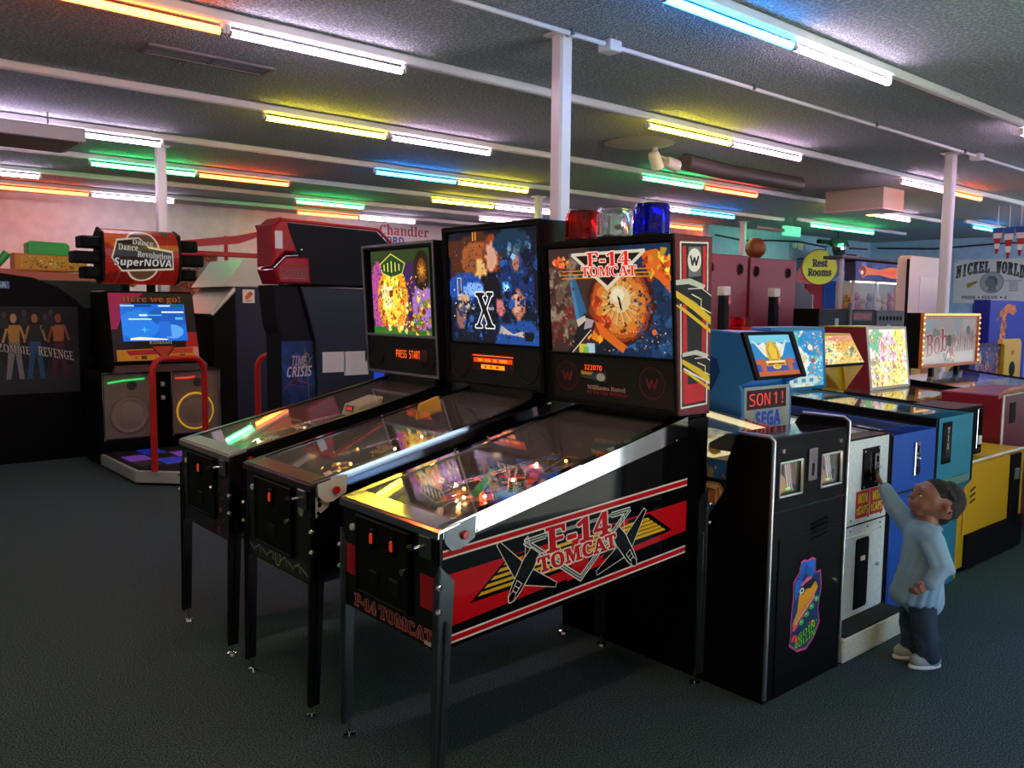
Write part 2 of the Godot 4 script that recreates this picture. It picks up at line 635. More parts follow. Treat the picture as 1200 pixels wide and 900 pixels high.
	part(cw2, "wire", MB.new().tube([Vector3(0, 0.05, -10.4), Vector3(0, -0.02, -9), Vector3(0, 0.04, -7.5), Vector3(0, 0.0, -5)], 0.02, 6), M.cable)

# ------------------------------------------------------------------ fluorescent rows
const TUBE := {
	"white": [Color(1.0, 0.70, 1.0), 1.0], "pink": [Color(1.0, 0.57, 0.85), 1.0], "yellow": [Color(1.0, 0.74, 0.035), 1.0],
	"orange": [Color(1.0, 0.10, 0.012), 1.0], "red": [Color(1.0, 0.055, 0.012), 1.0], "green": [Color(0.05, 1.0, 0.22), 1.0], "blue": [Color(0.02, 0.28, 1.0), 1.0],
}
func ceiling_lights() -> void:
	var rows := [
		[-0.85, [[0.0, "white"], [1.22, "yellow"], [4.9, "green"], [6.12, "white"], [9.8, "pink"], [11.02, "white"], [14.6, "blue"], [15.82, "white"], [18.2, "white"]]],  # unseen row over the camera, added for its light on the hall
		[-2.9, [[-0.14, "yellow"], [1.08, "pink"], [3.49, "blue"], [4.71, "white"], [8.38, "pink"], [10.98, "blue"], [12.2, "white"], [14.64, "white"], [15.86, "white"], [17.08, "white"], [18.3, "white"], [19.52, "white"]]],  # right-hand tubes are out of view, added to brighten that end
		[-4.95, [[-1.6, "green"], [0.84, "orange"], [2.08, "white"], [5.79, "yellow"], [7.02, "pink"], [10.51, "pink"], [11.74, "orange"], [15.4, "white"], [16.62, "white"], [18.9, "white"]]],  # last white tubes added out of view to lift the blue wall
		[-6.95, [[-0.4, "white"], [3.21, "yellow"], [4.46, "pink"], [8.03, "green"], [9.26, "red"], [12.71, "yellow"], [13.93, "pink"]]],
		[-8.86, [[0.56, "white"], [1.8, "white"], [5.46, "blue"], [6.68, "yellow"], [10.25, "pink"], [11.47, "blue"]]],
		[-10.62, [[2.79, "green"], [4.02, "orange"], [7.52, "yellow"], [8.75, "pink"], [11.7, "pink"], [12.93, "orange"]]],
		[-12.25, [[1.42, "white"], [6.13, "green"], [9.72, "pink"]]],
		[-13.72, [[2.37, "orange"], [3.6, "white"], [6.89, "orange"], [8.12, "white"]]],
		[-8.62, [[14.75, "green"], [15.98, "green"]]],
		[-6.64, [[17.05, "blue"]]],
	]
	var tube_mesh := MB.new().tube([Vector3(0, 0, 0), Vector3(1.17, 0, 0)], 0.021, 14).mesh()
	var cap_mesh := MB.new().tube([Vector3(0, 0, 0), Vector3(0.018, 0, 0)], 0.0195, 12).mesh()
	var socket_mesh := MB.new().box(Vector3(0, 0.005, 0), Vector3(0.022, 0.056, 0.034), 0.004).mesh()
	for k in TUBE:
		var col: Color = TUBE[k][0]
		var m := StandardMaterial3D.new()
		m.resource_name = "tube_" + k
		m.albedo_color = Color("f4f4f4")
		m.emission_enabled = true
		m.emission = col.linear_to_srgb()
		m.emission_energy_multiplier = TUBE_GLOW
		M["tube_" + k] = m
	var order := ["blue", "white", "yellow", "orange", "green", "pink", "red"]
	for row in rows:
		var z: float = row[0]
		var x0 := -2.95
		var x1 := 20.95
		if z == -8.62:
			x0 = 14.3; x1 = 18.6
		elif z == -6.64:
			x0 = 16.7; x1 = 18.6
		elif z < -10.6:
			x1 = 14.1
		elif z == -8.86:
			x1 = 14.2
		elif z == -6.95:
			x1 = 16.6
		var where: String = {-0.85: "added out of view nearest the storefront", -2.9: "along the front row of cabinets", -4.95: "before the ceiling vent", -6.95: "beyond the ceiling vent", -8.86: "over the dance machine", -10.62: "behind the dance machine", -12.25: "second from the white back wall", -13.72: "beside the white back wall", -8.62: "short, near the mirror ball", -6.64: "short, in front of the bunting"}[z]
		var hs := thing("light_channel", "white fluorescent channel on the ceiling, " + where, "light fitting", Vector3(0, 0, z))
		part(hs, "housing", MB.new().box(Vector3((x0 + x1) / 2, 3.162, 0), Vector3(x1 - x0, 0.062, 0.064), 0.01), M.white_enamel)
		for t in row[1]:
			var o := thing("fluorescent_tube", "%s fluorescent tube in the channel %s" % [{"white": "pinkish white", "pink": "pale pink", "yellow": "yellow", "orange": "orange", "red": "red", "green": "green", "blue": "bright blue"}[t[1]], where], "light tube", Vector3(t[0], 3.083, z), 0.0, "%s ceiling tubes" % t[1])
			like(o, "lit_tube", tube_mesh, M["tube_" + t[1]], Transform3D())
			like(o, "end_cap", cap_mesh, M.alu, Transform3D(Basis(), Vector3(-0.016, 0, 0)))
			like(o, "end_cap", cap_mesh, M.alu, Transform3D(Basis(), Vector3(1.168, 0, 0)))
			like(o, "socket", socket_mesh, M.white_enamel, Transform3D(Basis(), Vector3(-0.022, 0.01, 0)))
			like(o, "socket", socket_mesh, M.white_enamel, Transform3D(Basis(), Vector3(1.192, 0.01, 0)))
			var l := AreaLight3D.new()
			l.name = "tube_light"
			l.area_size = Vector2(1.16, 0.012)
			l.area_normalize_energy = true
			l.light_energy = TUBE_LIGHT
			l.light_color = TUBE[t[1]][0].linear_to_srgb()
			l.shadow_enabled = true
			l.set("area_range", 30.0)
			l.position = Vector3(0.585, -0.0213, 0)
			l.rotation = Vector3(-PI / 2, 0, 0)
			o.add_child(l)

const TUBE_GLOW := 27.0
const TUBE_LIGHT := 0.36

func more_materials() -> void:
	grainy("white_off", "cfd3cd", "dde0da", 3.0, 0.45, 0.02, 0.0, 41)
	grainy("ivory_worn", "b9ac8c", "dcd5bd", 6.0, 0.6, 0.03, 0.0, 42)
	mat("hood_blue", "2a74b4", 0.3)
	mat("silver_grey", "a8a79e", 0.45)
	glow("lamp_green", "9ad860", 0.7)
	glow("lamp_window", "ffdca8", 3.0)
	glow("lamp_frame", "ffcf80", 1.2)

# ------------------------------------------------------------------ prints for the pinball machines
func V(x: float, y: float) -> Vector2:
	return Vector2(x, y)

func C(h: String) -> Color:
	return Color(h)

func art_side_tomcat() -> Texture2D:
	# 1 px = 1 mm; x 0..1180 along the cabinet, y from 1060 mm down to 470 mm
	var c := Canvas.new(1180, 590, C("08080a"))
	var p := func(x: float, y: float) -> Vector2: return Vector2(x, 1060.0 - y)
	var red := C("c4121c")
	var cream := C("e8dfd0")
	var gold := C("e3b01f")
	for s in [[15, 790, 770, 1180, 866, 844], [15, 522, 502, 1180, 602, 580]]:
		c.poly([p.call(s[0], s[1] + 4), p.call(s[3], s[4] + 4), p.call(s[3], s[5] - 4), p.call(s[0], s[2] - 4)], cream)
		c.poly([p.call(s[0], s[1] - 2), p.call(s[3], s[4] - 2), p.call(s[3], s[5] + 2), p.call(s[0], s[2] + 2)], red)
	c.poly([p.call(15, 716), p.call(1180, 782), p.call(1180, 663), p.call(15, 552)], red)
	# two stepped fans of gold bars
	c.poly([p.call(272, 728), p.call(120, 610), p.call(560, 636), p.call(560, 745)], C("08080a"))
	c.poly([p.call(960, 764), p.call(1095, 680), p.call(640, 628), p.call(640, 745)], C("08080a"))
	for i in 5:
		var f := i / 5.0
		var xl := 268.0 - 128.0 * f
		var yl := 716.0 - 100.0 * f
		c.poly([p.call(xl, yl), p.call(560, yl + (560 - xl) * 0.058), p.call(560, yl + (560 - xl) * 0.058 - 11), p.call(xl - 14, yl - 11)], gold)
		var xr := 952.0 + 112.0 * f
		var yr := 750.0 - 66.0 * f
		c.poly([p.call(xr, yr), p.call(640, yr - (xr - 640) * 0.058), p.call(640, yr - (xr - 640) * 0.058 - 11), p.call(xr + 15, yr - 11)], gold)
	# black tail behind the letters, red tabs
	for t in [[395, 735, 470, 742], [340, 722, 405, 728], [548, 610, 600, 618], [640, 640, 720, 655], [770, 745, 850, 760]]:
		c.poly([p.call(t[0], t[1]), p.call(t[2], t[3]), p.call(t[2] - 12, t[3] - 18), p.call(t[0] - 12, t[1] - 18)], red)
	# arrowhead outline
	for k in [[0, "d8dcd2", 22.0], [1, "08080a", 13.0], [2, "a8b8b0", 6.0]]:
		c.line([p.call(603, 592), p.call(348, 763), p.call(430, 770)], k[2], C(k[1]))
		c.line([p.call(603, 592), p.call(846, 795), p.call(760, 790)], k[2], C(k[1]))
		c.line([p.call(430, 770), p.call(760, 790)], k[2] * 0.5, C(k[1]))
	# two outlined swing-wing jets
	for j in [[Vector2(335, 652), 2.2, 1.0], [Vector2(835, 655), 0.92, 1.0]]:
		var jet := func(x: float, y: float) -> Vector2: return p.call(j[0].x, j[0].y) + Vector2(x, -y).rotated(j[1]) * j[2]
		var body := [jet.call(95, 0), jet.call(80, 16), jet.call(40, 24), jet.call(0, 26), jet.call(-45, 30), jet.call(-95, 22), jet.call(-95, -22), jet.call(-45, -30), jet.call(0, -26), jet.call(40, -24), jet.call(80, -16)]
		for wing in [1.0, -1.0]:
			var w := [jet.call(20, 26 * wing), jet.call(-34, 160 * wing), jet.call(-50, 156 * wing), jet.call(-40, 28 * wing), jet.call(20, 26 * wing)]
			c.poly(w, C("0a0a0c"))
			c.line(w, 3.0, cream)
			c.line([jet.call(-60, 30 * wing), jet.call(-105, 62 * wing), jet.call(-118, 58 * wing), jet.call(-92, 22 * wing)], 3.0, cream)
			c.line([jet.call(-20, 8 * wing), jet.call(-95, 12 * wing)], 3.0, cream)
		c.poly(body, C("0a0a0c"))
		body.append(body[0])
		c.line(body, 3.2, cream)
		c.line([jet.call(55, 10), jet.call(20, 13), jet.call(20, -13), jet.call(55, -10), jet.call(55, 10)], 3.0, cream)
		c.line([jet.call(38, 12), jet.call(38, -12)], 2.5, cream)
		for e in [14.0, -14.0]:
			var ring := []
			for k in 15:
				ring.append(jet.call(74 + 20 * cos(TAU * k / 14), e * 0.0 + 13 * sin(TAU * k / 14)))
			c.line(ring, 2.4, cream)
	# lettering
	for e in [[7.5, cream], [2.6, red]]:
		c.words("F-14", p.call(444, 708), Vector2(308, -16), Vector2(-8, -84), red, "Droid Serif", 700, e[0], e[1])
	for e in [[6.5, cream], [2.2, red]]:
		c.words("TOMCAT", p.call(410, 648), Vector2(376, -22), Vector2(-10, -50), red, "Droid Serif", 700, e[0], e[1])
	return c.tex()

func art_front_tomcat() -> Texture2D:
	var c := Canvas.new(560, 380, C("08080a"))   # 1 px = 1 mm, y from 860 down to 480
	c.rect(20, 158, 106, 106, C("b3121b"))
	c.rect(466, 155, 80, 106, C("b3121b"))
	c.text("F-14 TOMCAT", 72, 326, 462, 40, C("150608"), "Droid Serif", 700, 4.5, C("c22328"))
	c.text("F-14 TOMCAT", 72, 326, 462, 40, C("60090f"), "Droid Serif", 700, 1.5, C("d8c8b8"))
	c.rect(490, 362, 36, 12, C("cfcabc"))
	return c.tex()

func art_box_side() -> Texture2D:
	# narrow backbox side: maroon, red framed column, white roundel, yellow jets; 220 x 680 mm
	var c := Canvas.new(220, 680, C("6e1a22"))
	c.poly([V(34, 30), V(176, 24), V(196, 640), V(60, 648)], C("0b0b0d"))
	c.line([V(34, 30), V(176, 24), V(196, 640), V(62, 648), V(34, 30)], 7.0, C("e9e2dc"))
	c.poly([V(44, 42), V(62, 42), V(92, 560), V(166, 556), V(150, 38), V(168, 36), V(186, 628), V(72, 636)], C("cf1a22"))
	c.poly([V(74, 44), V(140, 40), V(146, 150), V(80, 156)], C("6d6f72"))
	c.oval(108, 92, 36, 44, C("f2efe9"))
	c.line([V(88, 78), V(98, 110), V(108, 84), V(118, 110), V(128, 78)], 8.0, C("101012"))
	for j in [[0, 160, 1.0], [60, 430, 0.82]]:
		var q := func(x: float, y: float) -> Vector2: return Vector2(j[0] + x * j[2], j[1] + y * j[2])
		c.poly([q.call(-10, 20), q.call(90, 6), q.call(150, 30), q.call(230, 70), q.call(230, 160), q.call(120, 110), q.call(10, 90)], C("0c0c0d"))
		c.poly([q.call(0, 62), q.call(110, 120), q.call(230, 190), q.call(230, 160), q.call(120, 90), q.call(0, 40)], C("e8c41c"))
		c.poly([q.call(0, 92), q.call(220, 215), q.call(230, 226), q.call(230, 205), q.call(60, 110)], C("e8c41c"))
		c.poly([q.call(0, 12), q.call(90, 0), q.call(170, 24), q.call(160, 40), q.call(80, 22), q.call(0, 30)], C("c9d0c4"))
		c.line([q.call(100, 60), q.call(150, 78), q.call(150, 108), q.call(228, 140)], 5.0, C("f0e6c0"))
		c.line([q.call(80, 40), q.call(150, 36), q.call(228, 76)], 4.0, C("f4f0e4"))
	c.line([V(70, 500), V(220, 566)], 8.0, C("e9e2dc"))
	return c.tex()

func art_glass_tomcat() -> Texture2D:
	var r := RandomNumberGenerator.new(); r.seed = 14
	var c := Canvas.new(645, 440, C("141b26"))
	c.poly([V(0, 0), V(230, 0), V(330, 170), V(250, 440), V(0, 440)], C("3b2a26"))
	c.shards(r, 60, [C("7c6a58"), C("5a463c"), C("8d7862"), C("4a2f2c"), C("6a2a24")], 0, 60, 150, 380, 14, 46)
	c.poly([V(400, 0), V(645, 0), V(645, 440), V(330, 440), V(470, 250)], C("152a4a"))
	c.shards(r, 30, [C("1c3c66"), C("10233f"), C("24507c")], 420, 150, 640, 430, 12, 44)
	c.soften(10.0)
	# blast
	for q in [[176, "3a1510", 15], [160, "8a3416", 17], [146, "b8521c", 19], [128, "d47a2c", 15]]:
		for k in int(q[2]):
			var a: float = TAU * k / q[2] + q[0]
			c.oval(392 + q[0] * 0.72 * cos(a), 232 + q[0] * 0.68 * sin(a), q[0] * 0.3 * r.randf_range(0.8, 1.2), q[0] * 0.28, C(q[1]))
		c.oval(392, 232, q[0] * 0.8, q[0] * 0.76, C(q[1]))
	c.oval(388, 228, 96, 92, C("d89a50"))
	for k in 46:
		var a := TAU * k / 46
		c.line([V(388 + 48 * cos(a), 222 + 46 * sin(a)), V(388 + 98 * cos(a), 222 + 94 * sin(a))], 3.0, [C("9a5a26"), C("eabc74"), C("c8803a")][k % 3])
	c.oval(388, 212, 58, 54, C("dcc490"))
	c.oval(382, 196, 34, 28, C("e8dcb8"))
	c.poly([V(378, 196), V(392, 208), V(404, 258), V(392, 250)], C("1a1210"))
	c.shards(r, 30, [C("8a3a16"), C("e08a34"), C("c2601a"), C("4a1c10")], 280, 110, 500, 350, 4, 14)
	c.shards(r, 26, [C("e04a14"), C("f28a20"), C("b03018")], 200, 210, 330, 400, 10, 30)
	# flying fragment and embers top right
	c.poly([V(500, 30), V(580, 20), V(640, 60), V(640, 190), V(590, 140), V(540, 110)], C("e0641a"))
	c.shards(r, 30, [C("f7c23a"), C("f2942a"), C("c9431a")], 520, 30, 640, 140, 8, 24)
	c.shards(r, 24, [C("e8452a"), C("f07a3a")], 30, 40, 120, 74, 4, 14)
	# jet: long blue-grey wing and dark nose
	c.poly([V(112, 100), V(150, 120), V(210, 260), V(196, 300), V(150, 300)], C("2c5f86"))
	c.poly([V(112, 100), V(128, 108), V(172, 300), V(150, 300)], C("3f7ea8"))
	c.poly([V(196, 270), V(262, 310), V(240, 350), V(120, 440), V(96, 440), V(150, 340)], C("17161c"))
	c.poly([V(206, 290), V(250, 300), V(236, 330), V(190, 340)], C("a8929a"))
	c.poly([V(250, 300), V(420, 400), V(400, 430), V(280, 360)], C("d8661c"))
	c.poly([V(150, 300), V(200, 280), V(206, 300), V(160, 330)], C("c9b8a8"))
	c.line([V(120, 440), V(232, 340)], 5.0, C("d8c8b0"))
	c.rect(160, 400, 70, 38, C("c8b834"))
	c.rect(205, 396, 44, 40, C("a8c8d8"))
	c.rect(184, 412, 30, 26, C("70b050"))
	c.shards(r, 90, [C("b0582c"), C("e09a4c"), C("e8b870"), C("8a441c")], 270, 120, 510, 350, 1.5, 5)
	c.shards(r, 120, [C("6a5444"), C("8a745c"), C("40302a"), C("7a3a2a")], 0, 60, 140, 420, 2, 10)
	c.shards(r, 120, [C("1c3a60"), C("20486e"), C("0e1e38"), C("2c5a84")], 470, 150, 640, 435, 2, 10)
	c.speckle(r, 40, [C("e0a070"), C("ffd8a0"), C("f07040")], 300, 300, 640, 430, 1.5, 4)
	c.soften(1.2)
	c.oval(560, 340, 12, 12, C("e0601c"))
	# title
	for k in 3:
		c.line([V(76, 96 + k * 15), V(560, 92 + k * 15)], 5.0, C("c98a24"))
	c.line([V(330, 168), V(140, 28), V(520, 24), V(330, 168)], 14.0, C("d8cfb8"))
	c.poly([V(330, 156), V(160, 34), V(500, 30)], C("20100c"))
	c.text("F-14", 220, 22, 230, 56, C("e81c14"), "Droid Serif", 700, 5.0, C("f6dccb"))
	c.text("TOMCAT", 190, 80, 290, 40, C("e81c14"), "Droid Serif", 700, 4.0, C("f6dccb"))
	return c.tex()

func art_glass_paranormal() -> Texture2D:
	# an abstract night scene in the colours of the photographed glass, with the large outlined X
	var r := RandomNumberGenerator.new(); r.seed = 23
	var c := Canvas.new(650, 520, C("0a1222"))
	c.poly([V(0, 40), V(260, 0), V(440, 60), V(400, 260), V(150, 280), V(20, 220)], C("4a2618"))
	c.oval(220, 130, 120, 90, C("9a5426"))
	c.oval(230, 210, 90, 80, C("d8a868"))
	c.oval(330, 110, 62, 96, C("8a3c1a"))
	c.oval(330, 120, 44, 66, C("c9947a"))
	c.poly([V(250, 200), V(400, 190), V(440, 400), V(240, 400)], C("0a0d18"))
	c.oval(170, 160, 46, 60, C("8a4c28"))
	c.oval(120, 260, 150, 70, C("1c4aa0"))
	c.oval(190, 270, 80, 36, C("7aa8f0"))
	c.oval(470, 60, 130, 60, C("123048"))
	c.oval(500, 250, 120, 120, C("122a60"))
	c.oval(430, 265, 34, 32, C("4ab0e8"))
	c.oval(430, 262, 16, 15, C("c8f0ff"))
	c.oval(510, 340, 46, 70, C("b06a50"))
	c.oval(498, 330, 30, 46, C("d09880"))
	c.oval(385, 350, 36, 40, C("c06a6a"))
	c.oval(80, 400, 40, 60, C("8a5a50"))
	c.oval(110, 330, 50, 40, C("c8a070"))
	c.poly([V(380, 430), V(650, 400), V(650, 520), V(340, 520)], C("1a4690"))
	c.soften(14.0)
	c.shards(r, 40, [C("0f1c38"), C("163060"), C("1e4a8c"), C("0c1426")], 380, 140, 640, 420, 8, 30)
	c.shards(r, 24, [C("2a5ca8"), C("0d1a34"), C("142c58")], 30, 300, 280, 500, 8, 28)
	for k in 5:
		c.line([V(370 + k * 4, 470 - k * 8), V(470, 475), V(560 + k * 12, 455 + k * 9)], 6.0, C("b8a8a0"))
	c.rect(546, 462, 66, 40, C("0a0c12"))
	c.speckle(r, 24, [C("e8d8a0"), C("b8d0f0")], 30, 240, 200, 420, 2, 6)
	c.rect(60, 210, 34, 90, C("a8b8d0"))
	c.rect(68, 216, 20, 74, C("3a4a70"))
	c.rect(190, 0, 8, 44, C("e8a030"))
	c.rect(210, 0, 8, 40, C("e8a030"))
	c.oval(500, 150, 40, 54, C("30406a"))
	c.oval(500, 150, 24, 36, C("a86a5a"))
	c.shards(r, 12, [C("7090a8"), C("40607a")], 440, 60, 600, 130, 8, 24)
	c.shards(r, 260, [C("0e1a34"), C("1c3a70"), C("2a5ca0"), C("0a1020"), C("3a2a2c")], 360, 40, 640, 510, 2, 10)
	c.shards(r, 130, [C("5a3018"), C("8a5428"), C("3a1e10"), C("14182c"), C("1c2a50")], 20, 30, 300, 300, 2, 8)
	c.shards(r, 120, [C("101a30"), C("1c3464"), C("2a4a80")], 20, 300, 360, 510, 2, 10)
	c.soften(1.2)
	c.words("X", V(196, 448), V(140, 0), V(0, -165), C("0c0c10"), "Droid Serif", 700, 6.0, C("f2f2f2"))
	c.text("THE", 168, 352, 22, 12, C("f0f0f0"))
	c.text("FILES", 290, 352, 46, 12, C("f0f0f0"))
	return c.tex()

func art_glass_castle() -> Texture2D:
	# abstract burst of gold on purple and green
	var r := RandomNumberGenerator.new(); r.seed = 31
	var c := Canvas.new(545, 440, C("3a2050"))
	c.poly([V(0, 0), V(545, 0), V(545, 60), V(0, 90)], C("2a3a1c"))
	c.oval(60, 240, 70, 190, C("b04a8a"))
	c.oval(480, 300, 100, 120, C("9a6ab8"))
	c.oval(200, 260, 150, 180, C("e8941c"))
	c.oval(190, 250, 100, 140, C("ffd83a"))
	c.oval(150, 240, 50, 70, C("fff6b0"))
	c.poly([V(0, 400), V(545, 410), V(545, 440), V(0, 440)], C("2a6a24"))
	c.soften(12.0)
	c.oval(480, 110, 74, 100, C("1c1208"))
	c.star(480, 110, 84, 70, 22, C("2a1c0c"))
	c.oval(480, 110, 40, 60, C("6a3a10"))
	c.star(480, 110, 44, 14, 9, C("c98a2a"))
	c.shards(r, 70, [C("c84a14"), C("ffd040"), C("8a2a10"), C("f0a020"), C("ffe890")], 90, 150, 360, 420, 6, 24)
	c.shards(r, 40, [C("b87818"), C("6a3a10"), C("e0b040"), C("3a6a24")], 340, 240, 540, 430, 8, 26)
	c.poly([V(90, 70), V(200, 20), V(330, 70), V(300, 120), V(200, 140), V(110, 116)], C("20401c"))
	c.line([V(90, 70), V(200, 18), V(330, 70), V(300, 122), V(200, 142), V(110, 116), V(90, 70)], 6.0, C("d8d040"))
	for k in 5:
		c.line([V(130 + k * 36, 58 + absf(k - 2) * 8), V(130 + k * 36, 112 - absf(k - 2) * 4)], 9.0, C("e8e060"))
	c.shards(r, 300, [C("ffd850"), C("e08a20"), C("a83c14"), C("fff0b0"), C("7a3a80"), C("4a7a2c")], 60, 130, 520, 430, 2, 9)
	c.shards(r, 80, [C("4a2a66"), C("6a3a80"), C("2c1840")], 0, 60, 110, 400, 2, 10)
	c.soften(1.2)
	c.speckle(r, 50, [C("ffffff"), C("fff0a0"), C("ff5030")], 150, 280, 330, 400, 1.5, 4)
	return c.tex()

func art_dmd(lines: Array, w: int, h: int) -> Texture2D:
	var c := Canvas.new(w, h, C("120300"))
	for l in lines:
		if l[0] == "":
			c.rect(l[1], l[2], l[3], l[4], C(l[5]))
		else:
			c.text(l[0], l[1], l[2], l[3], l[4], C("ff5a10"), "Droid Sans Mono", 400)
	return c.tex()

func art_playfield(seed_: int, base: String, cols: Array) -> Texture2D:
	var r := RandomNumberGenerator.new(); r.seed = seed_
	var c := Canvas.new(300, 620, C(base))
	c.shards(r, 70, cols, 0, 0, 300, 620, 10, 46)
	for k in 30:
		c.oval(r.randf_range(30, 270), r.randf_range(60, 560), 9, 9, [C("f0d060"), C("e04030"), C("f4f0e0"), C("50a0d0")][r.randi() % 4])
	c.line([V(20, 40), V(80, 220), V(60, 420), V(140, 600)], 4.0, C("d8d0c0"))
	c.line([V(280, 40), V(230, 240), V(250, 430), V(170, 600)], 4.0, C("d8d0c0"))
	return c.tex()

func speaker_print(big: bool) -> Texture2D:
	var c := Canvas.new(720, 200, C("0a0a0c"))
	if big:
		for x in [108, 604]:
			c.oval(x, 96, 70, 68, C("5a1a20"))
			c.oval(x, 96, 64, 62, C("15100f"))
			c.line([V(x - 28, 78), V(x - 14, 116), V(x, 84), V(x + 14, 116), V(x + 28, 78)], 10.0, C("7a1c20"))
		c.text("Williams Rated", 232, 128, 226, 20, C("c8b0a8"), "Droid Serif", 700)
		c.text("#1 IN THE WORLD", 228, 152, 236, 16, C("8a1c22"), "Droid Sans", 700)
		c.rect(368, 24, 150, 96, C("1c1a14"))
		c.rect(376, 32, 134, 36, C("12120f"))
		c.rect(376, 76, 134, 36, C("12120f"))
		c.poly([V(196, 66), V(350, 60), V(350, 112), V(196, 96)], C("3a4a5a"))
		c.poly([V(196, 66), V(280, 62), V(260, 84), V(196, 84)], C("c8a83a"))
		c.oval(316, 90, 26, 18, C("b8c4d0"))
	return c.tex()

# ------------------------------------------------------------------ one pinball machine, built about its front edge: x to the back, z to the player's right
func pinball(d: Dictionary) -> Node3D:
	var o := thing("pinball_machine", d.label, "pinball machine", Vector3(d.x, 0, d.z), 0.0, "row of three pinball machines")
	var hw: float = d.get("hw", 0.285)
	var ly: float = d.ly            # lock bar height
	var rise := 0.214
	var yb := ly - 0.375
	var L := 1.30
	var top := func(x: float) -> float: return ly - 0.012 + rise * x
	var pf := func(x: float) -> float: return ly - 0.10 + 0.125 * x
	var bot := func(x: float) -> float: return yb + 0.055 * x
	# body under the playfield, walls around the well
	var cab := MB.new()
	cab.prism([V(0.012, bot.call(0.0)), V(L - 0.012, bot.call(L)), V(L - 0.012, pf.call(L) - 0.012), V(0.012, pf.call(0.0) - 0.012)], -hw + 0.015, hw - 0.015, 2)
	cab.prism([V(L - 0.02, bot.call(L)), V(L, bot.call(L)), V(L, top.call(1.16) + 0.02), V(L - 0.02, top.call(1.16) + 0.02)], -hw + 0.01, hw - 0.01, 2)
	cab.prism([V(1.06, pf.call(1.06)), V(L - 0.02, pf.call(L)), V(L - 0.02, top.call(1.16) + 0.02), V(1.16, top.call(1.16) + 0.02), V(1.06, top.call(1.06) - 0.03)], -hw + 0.015, hw - 0.015, 2)
	part(o, "cabinet", cab, d.body)
	for s in [-1.0, 1.0]:
		var w := MB.new()
		w.prism([V(0.0, bot.call(0.0)), V(L, bot.call(L)), V(L, top.call(1.16)), V(1.16, top.call(1.16)), V(0.0, top.call(0.0))], s * (hw - 0.016), s * hw, 2, 0.002)
		part(o, "side_panel", w, d.body)
		var rail := MB.new()
		var out: float = s * (hw + 0.004)
		rail.prism([V(0.012, ly + 0.002), V(1.165, top.call(1.165) + 0.014), V(1.165, top.call(1.165) - d.get("rail_h", 0.066)), V(0.10, ly - d.get("rail_h", 0.05) * 0.76), V(0.05, ly - 0.045), V(0.02, ly - 0.04), V(0.012, ly - 0.03)], s * hw, out, 2)
		rail.prism([V(0.012, ly - 0.002), V(1.165, top.call(1.165) + 0.010), V(1.165, top.call(1.165) + 0.014), V(0.012, ly + 0.002)], s * (hw - 0.026), out, 2)
		if d.has("rail_tilt"):
			# rail face leaned in at the top, shaped to mirror the door daylight
			rail = MB.new()
			var tz: float = s * (hw + 0.002)
			var bz2: float = s * (hw + 0.002 + d.rail_tilt)
			var hh: float = d.get("rail_h", 0.056)
			var q := [Vector3(0.012, ly + 0.002, tz), Vector3(1.165, top.call(1.165) + 0.014, tz), Vector3(1.165, top.call(1.165) - hh, bz2), Vector3(0.012, ly - hh * 0.9, bz2)]
			rail.face(q, Vector3(0, 0.1, s))
			for k in 4:
				var a: Vector3 = q[k]
				var b: Vector3 = q[(k + 1) % 4]
				rail.face([a, b, Vector3(b.x, b.y, s * (hw - 0.024 if k == 0 else hw)), Vector3(a.x, a.y, s * (hw - 0.024 if k == 0 else hw))], (a + b) * 0.5 - (q[0] + q[1] + q[2] + q[3]) * 0.25)
		part(o, "side_rail", rail, d.rail)
		part(o, "button_plate", MB.new().prism([V(0.014, ly - 0.002), V(0.135, ly + 0.022), V(0.13, ly - 0.045), V(0.075, ly - 0.072), V(0.04, ly - 0.072), V(0.016, ly - 0.045)], out + s * d.get("rail_tilt", 0.0), out + s * (0.003 + d.get("rail_tilt", 0.0)), 2, 0.001), d.get("plate", M.plate_steel))
		var btn := MB.new()
		btn.lathe([V(0.0, 0.012), V(0.012, 0.012), V(0.014, 0.008), V(0.014, 0.0)], Vector3(0.088, ly - 0.030, s * (hw + 0.006 + d.get("rail_tilt", 0.0))), 14, Basis(Vector3(1, 0, 0), s * PI / 2))
		part(o, "flipper_button", btn, d.button)
		for bx in [0.14, 0.62, 1.1]:
			part(o, "rail_screw", MB.new().ball(Vector3(bx, top.call(bx) - 0.04 - 0.02 * bx, out), 0.004, 8, Vector3(1, 1, 0.5)), M.steel)
	if d.has("side_art"):
		var sa := MB.new()
		sa.board([V(0.012, bot.call(0.012)), V(1.175, bot.call(1.175)), V(1.175, top.call(1.16) - 0.06), V(0.06, ly - 0.06), V(0.012, ly - 0.04)], Vector3(0, 0, hw), Vector3(1, 0, 0), Vector3(0, 1, 0), 0.0012, d.side_rect)
		part(o, "side_decal", sa, d.side_art)
	# front board, lock bar, coin door, plunger
	part(o, "front_board", MB.new().prism([V(0.0, yb), V(0.02, yb), V(0.02, ly - 0.03), V(0.0, ly - 0.03)], -hw + 0.015, hw - 0.015, 2, 0.001), d.body)
	if d.has("front_art"):
		part(o, "front_decal", MB.new().panel(Vector3(0.0, ly, -hw + 0.005), Vector3(0, 0, 2 * hw - 0.01), Vector3(0, -0.38, 0), 0.0012), d.front_art)
	part(o, "lock_bar", MB.new().prism([V(-0.012, ly - 0.03), V(-0.006, ly - 0.03), V(-0.004, ly - 0.014), V(0.072, ly + 0.004), V(0.072, ly + 0.0125), V(0.0, ly - 0.001), V(-0.010, ly - 0.008)], -hw - 0.008, hw + 0.008, 2, 0.002), d.lock)
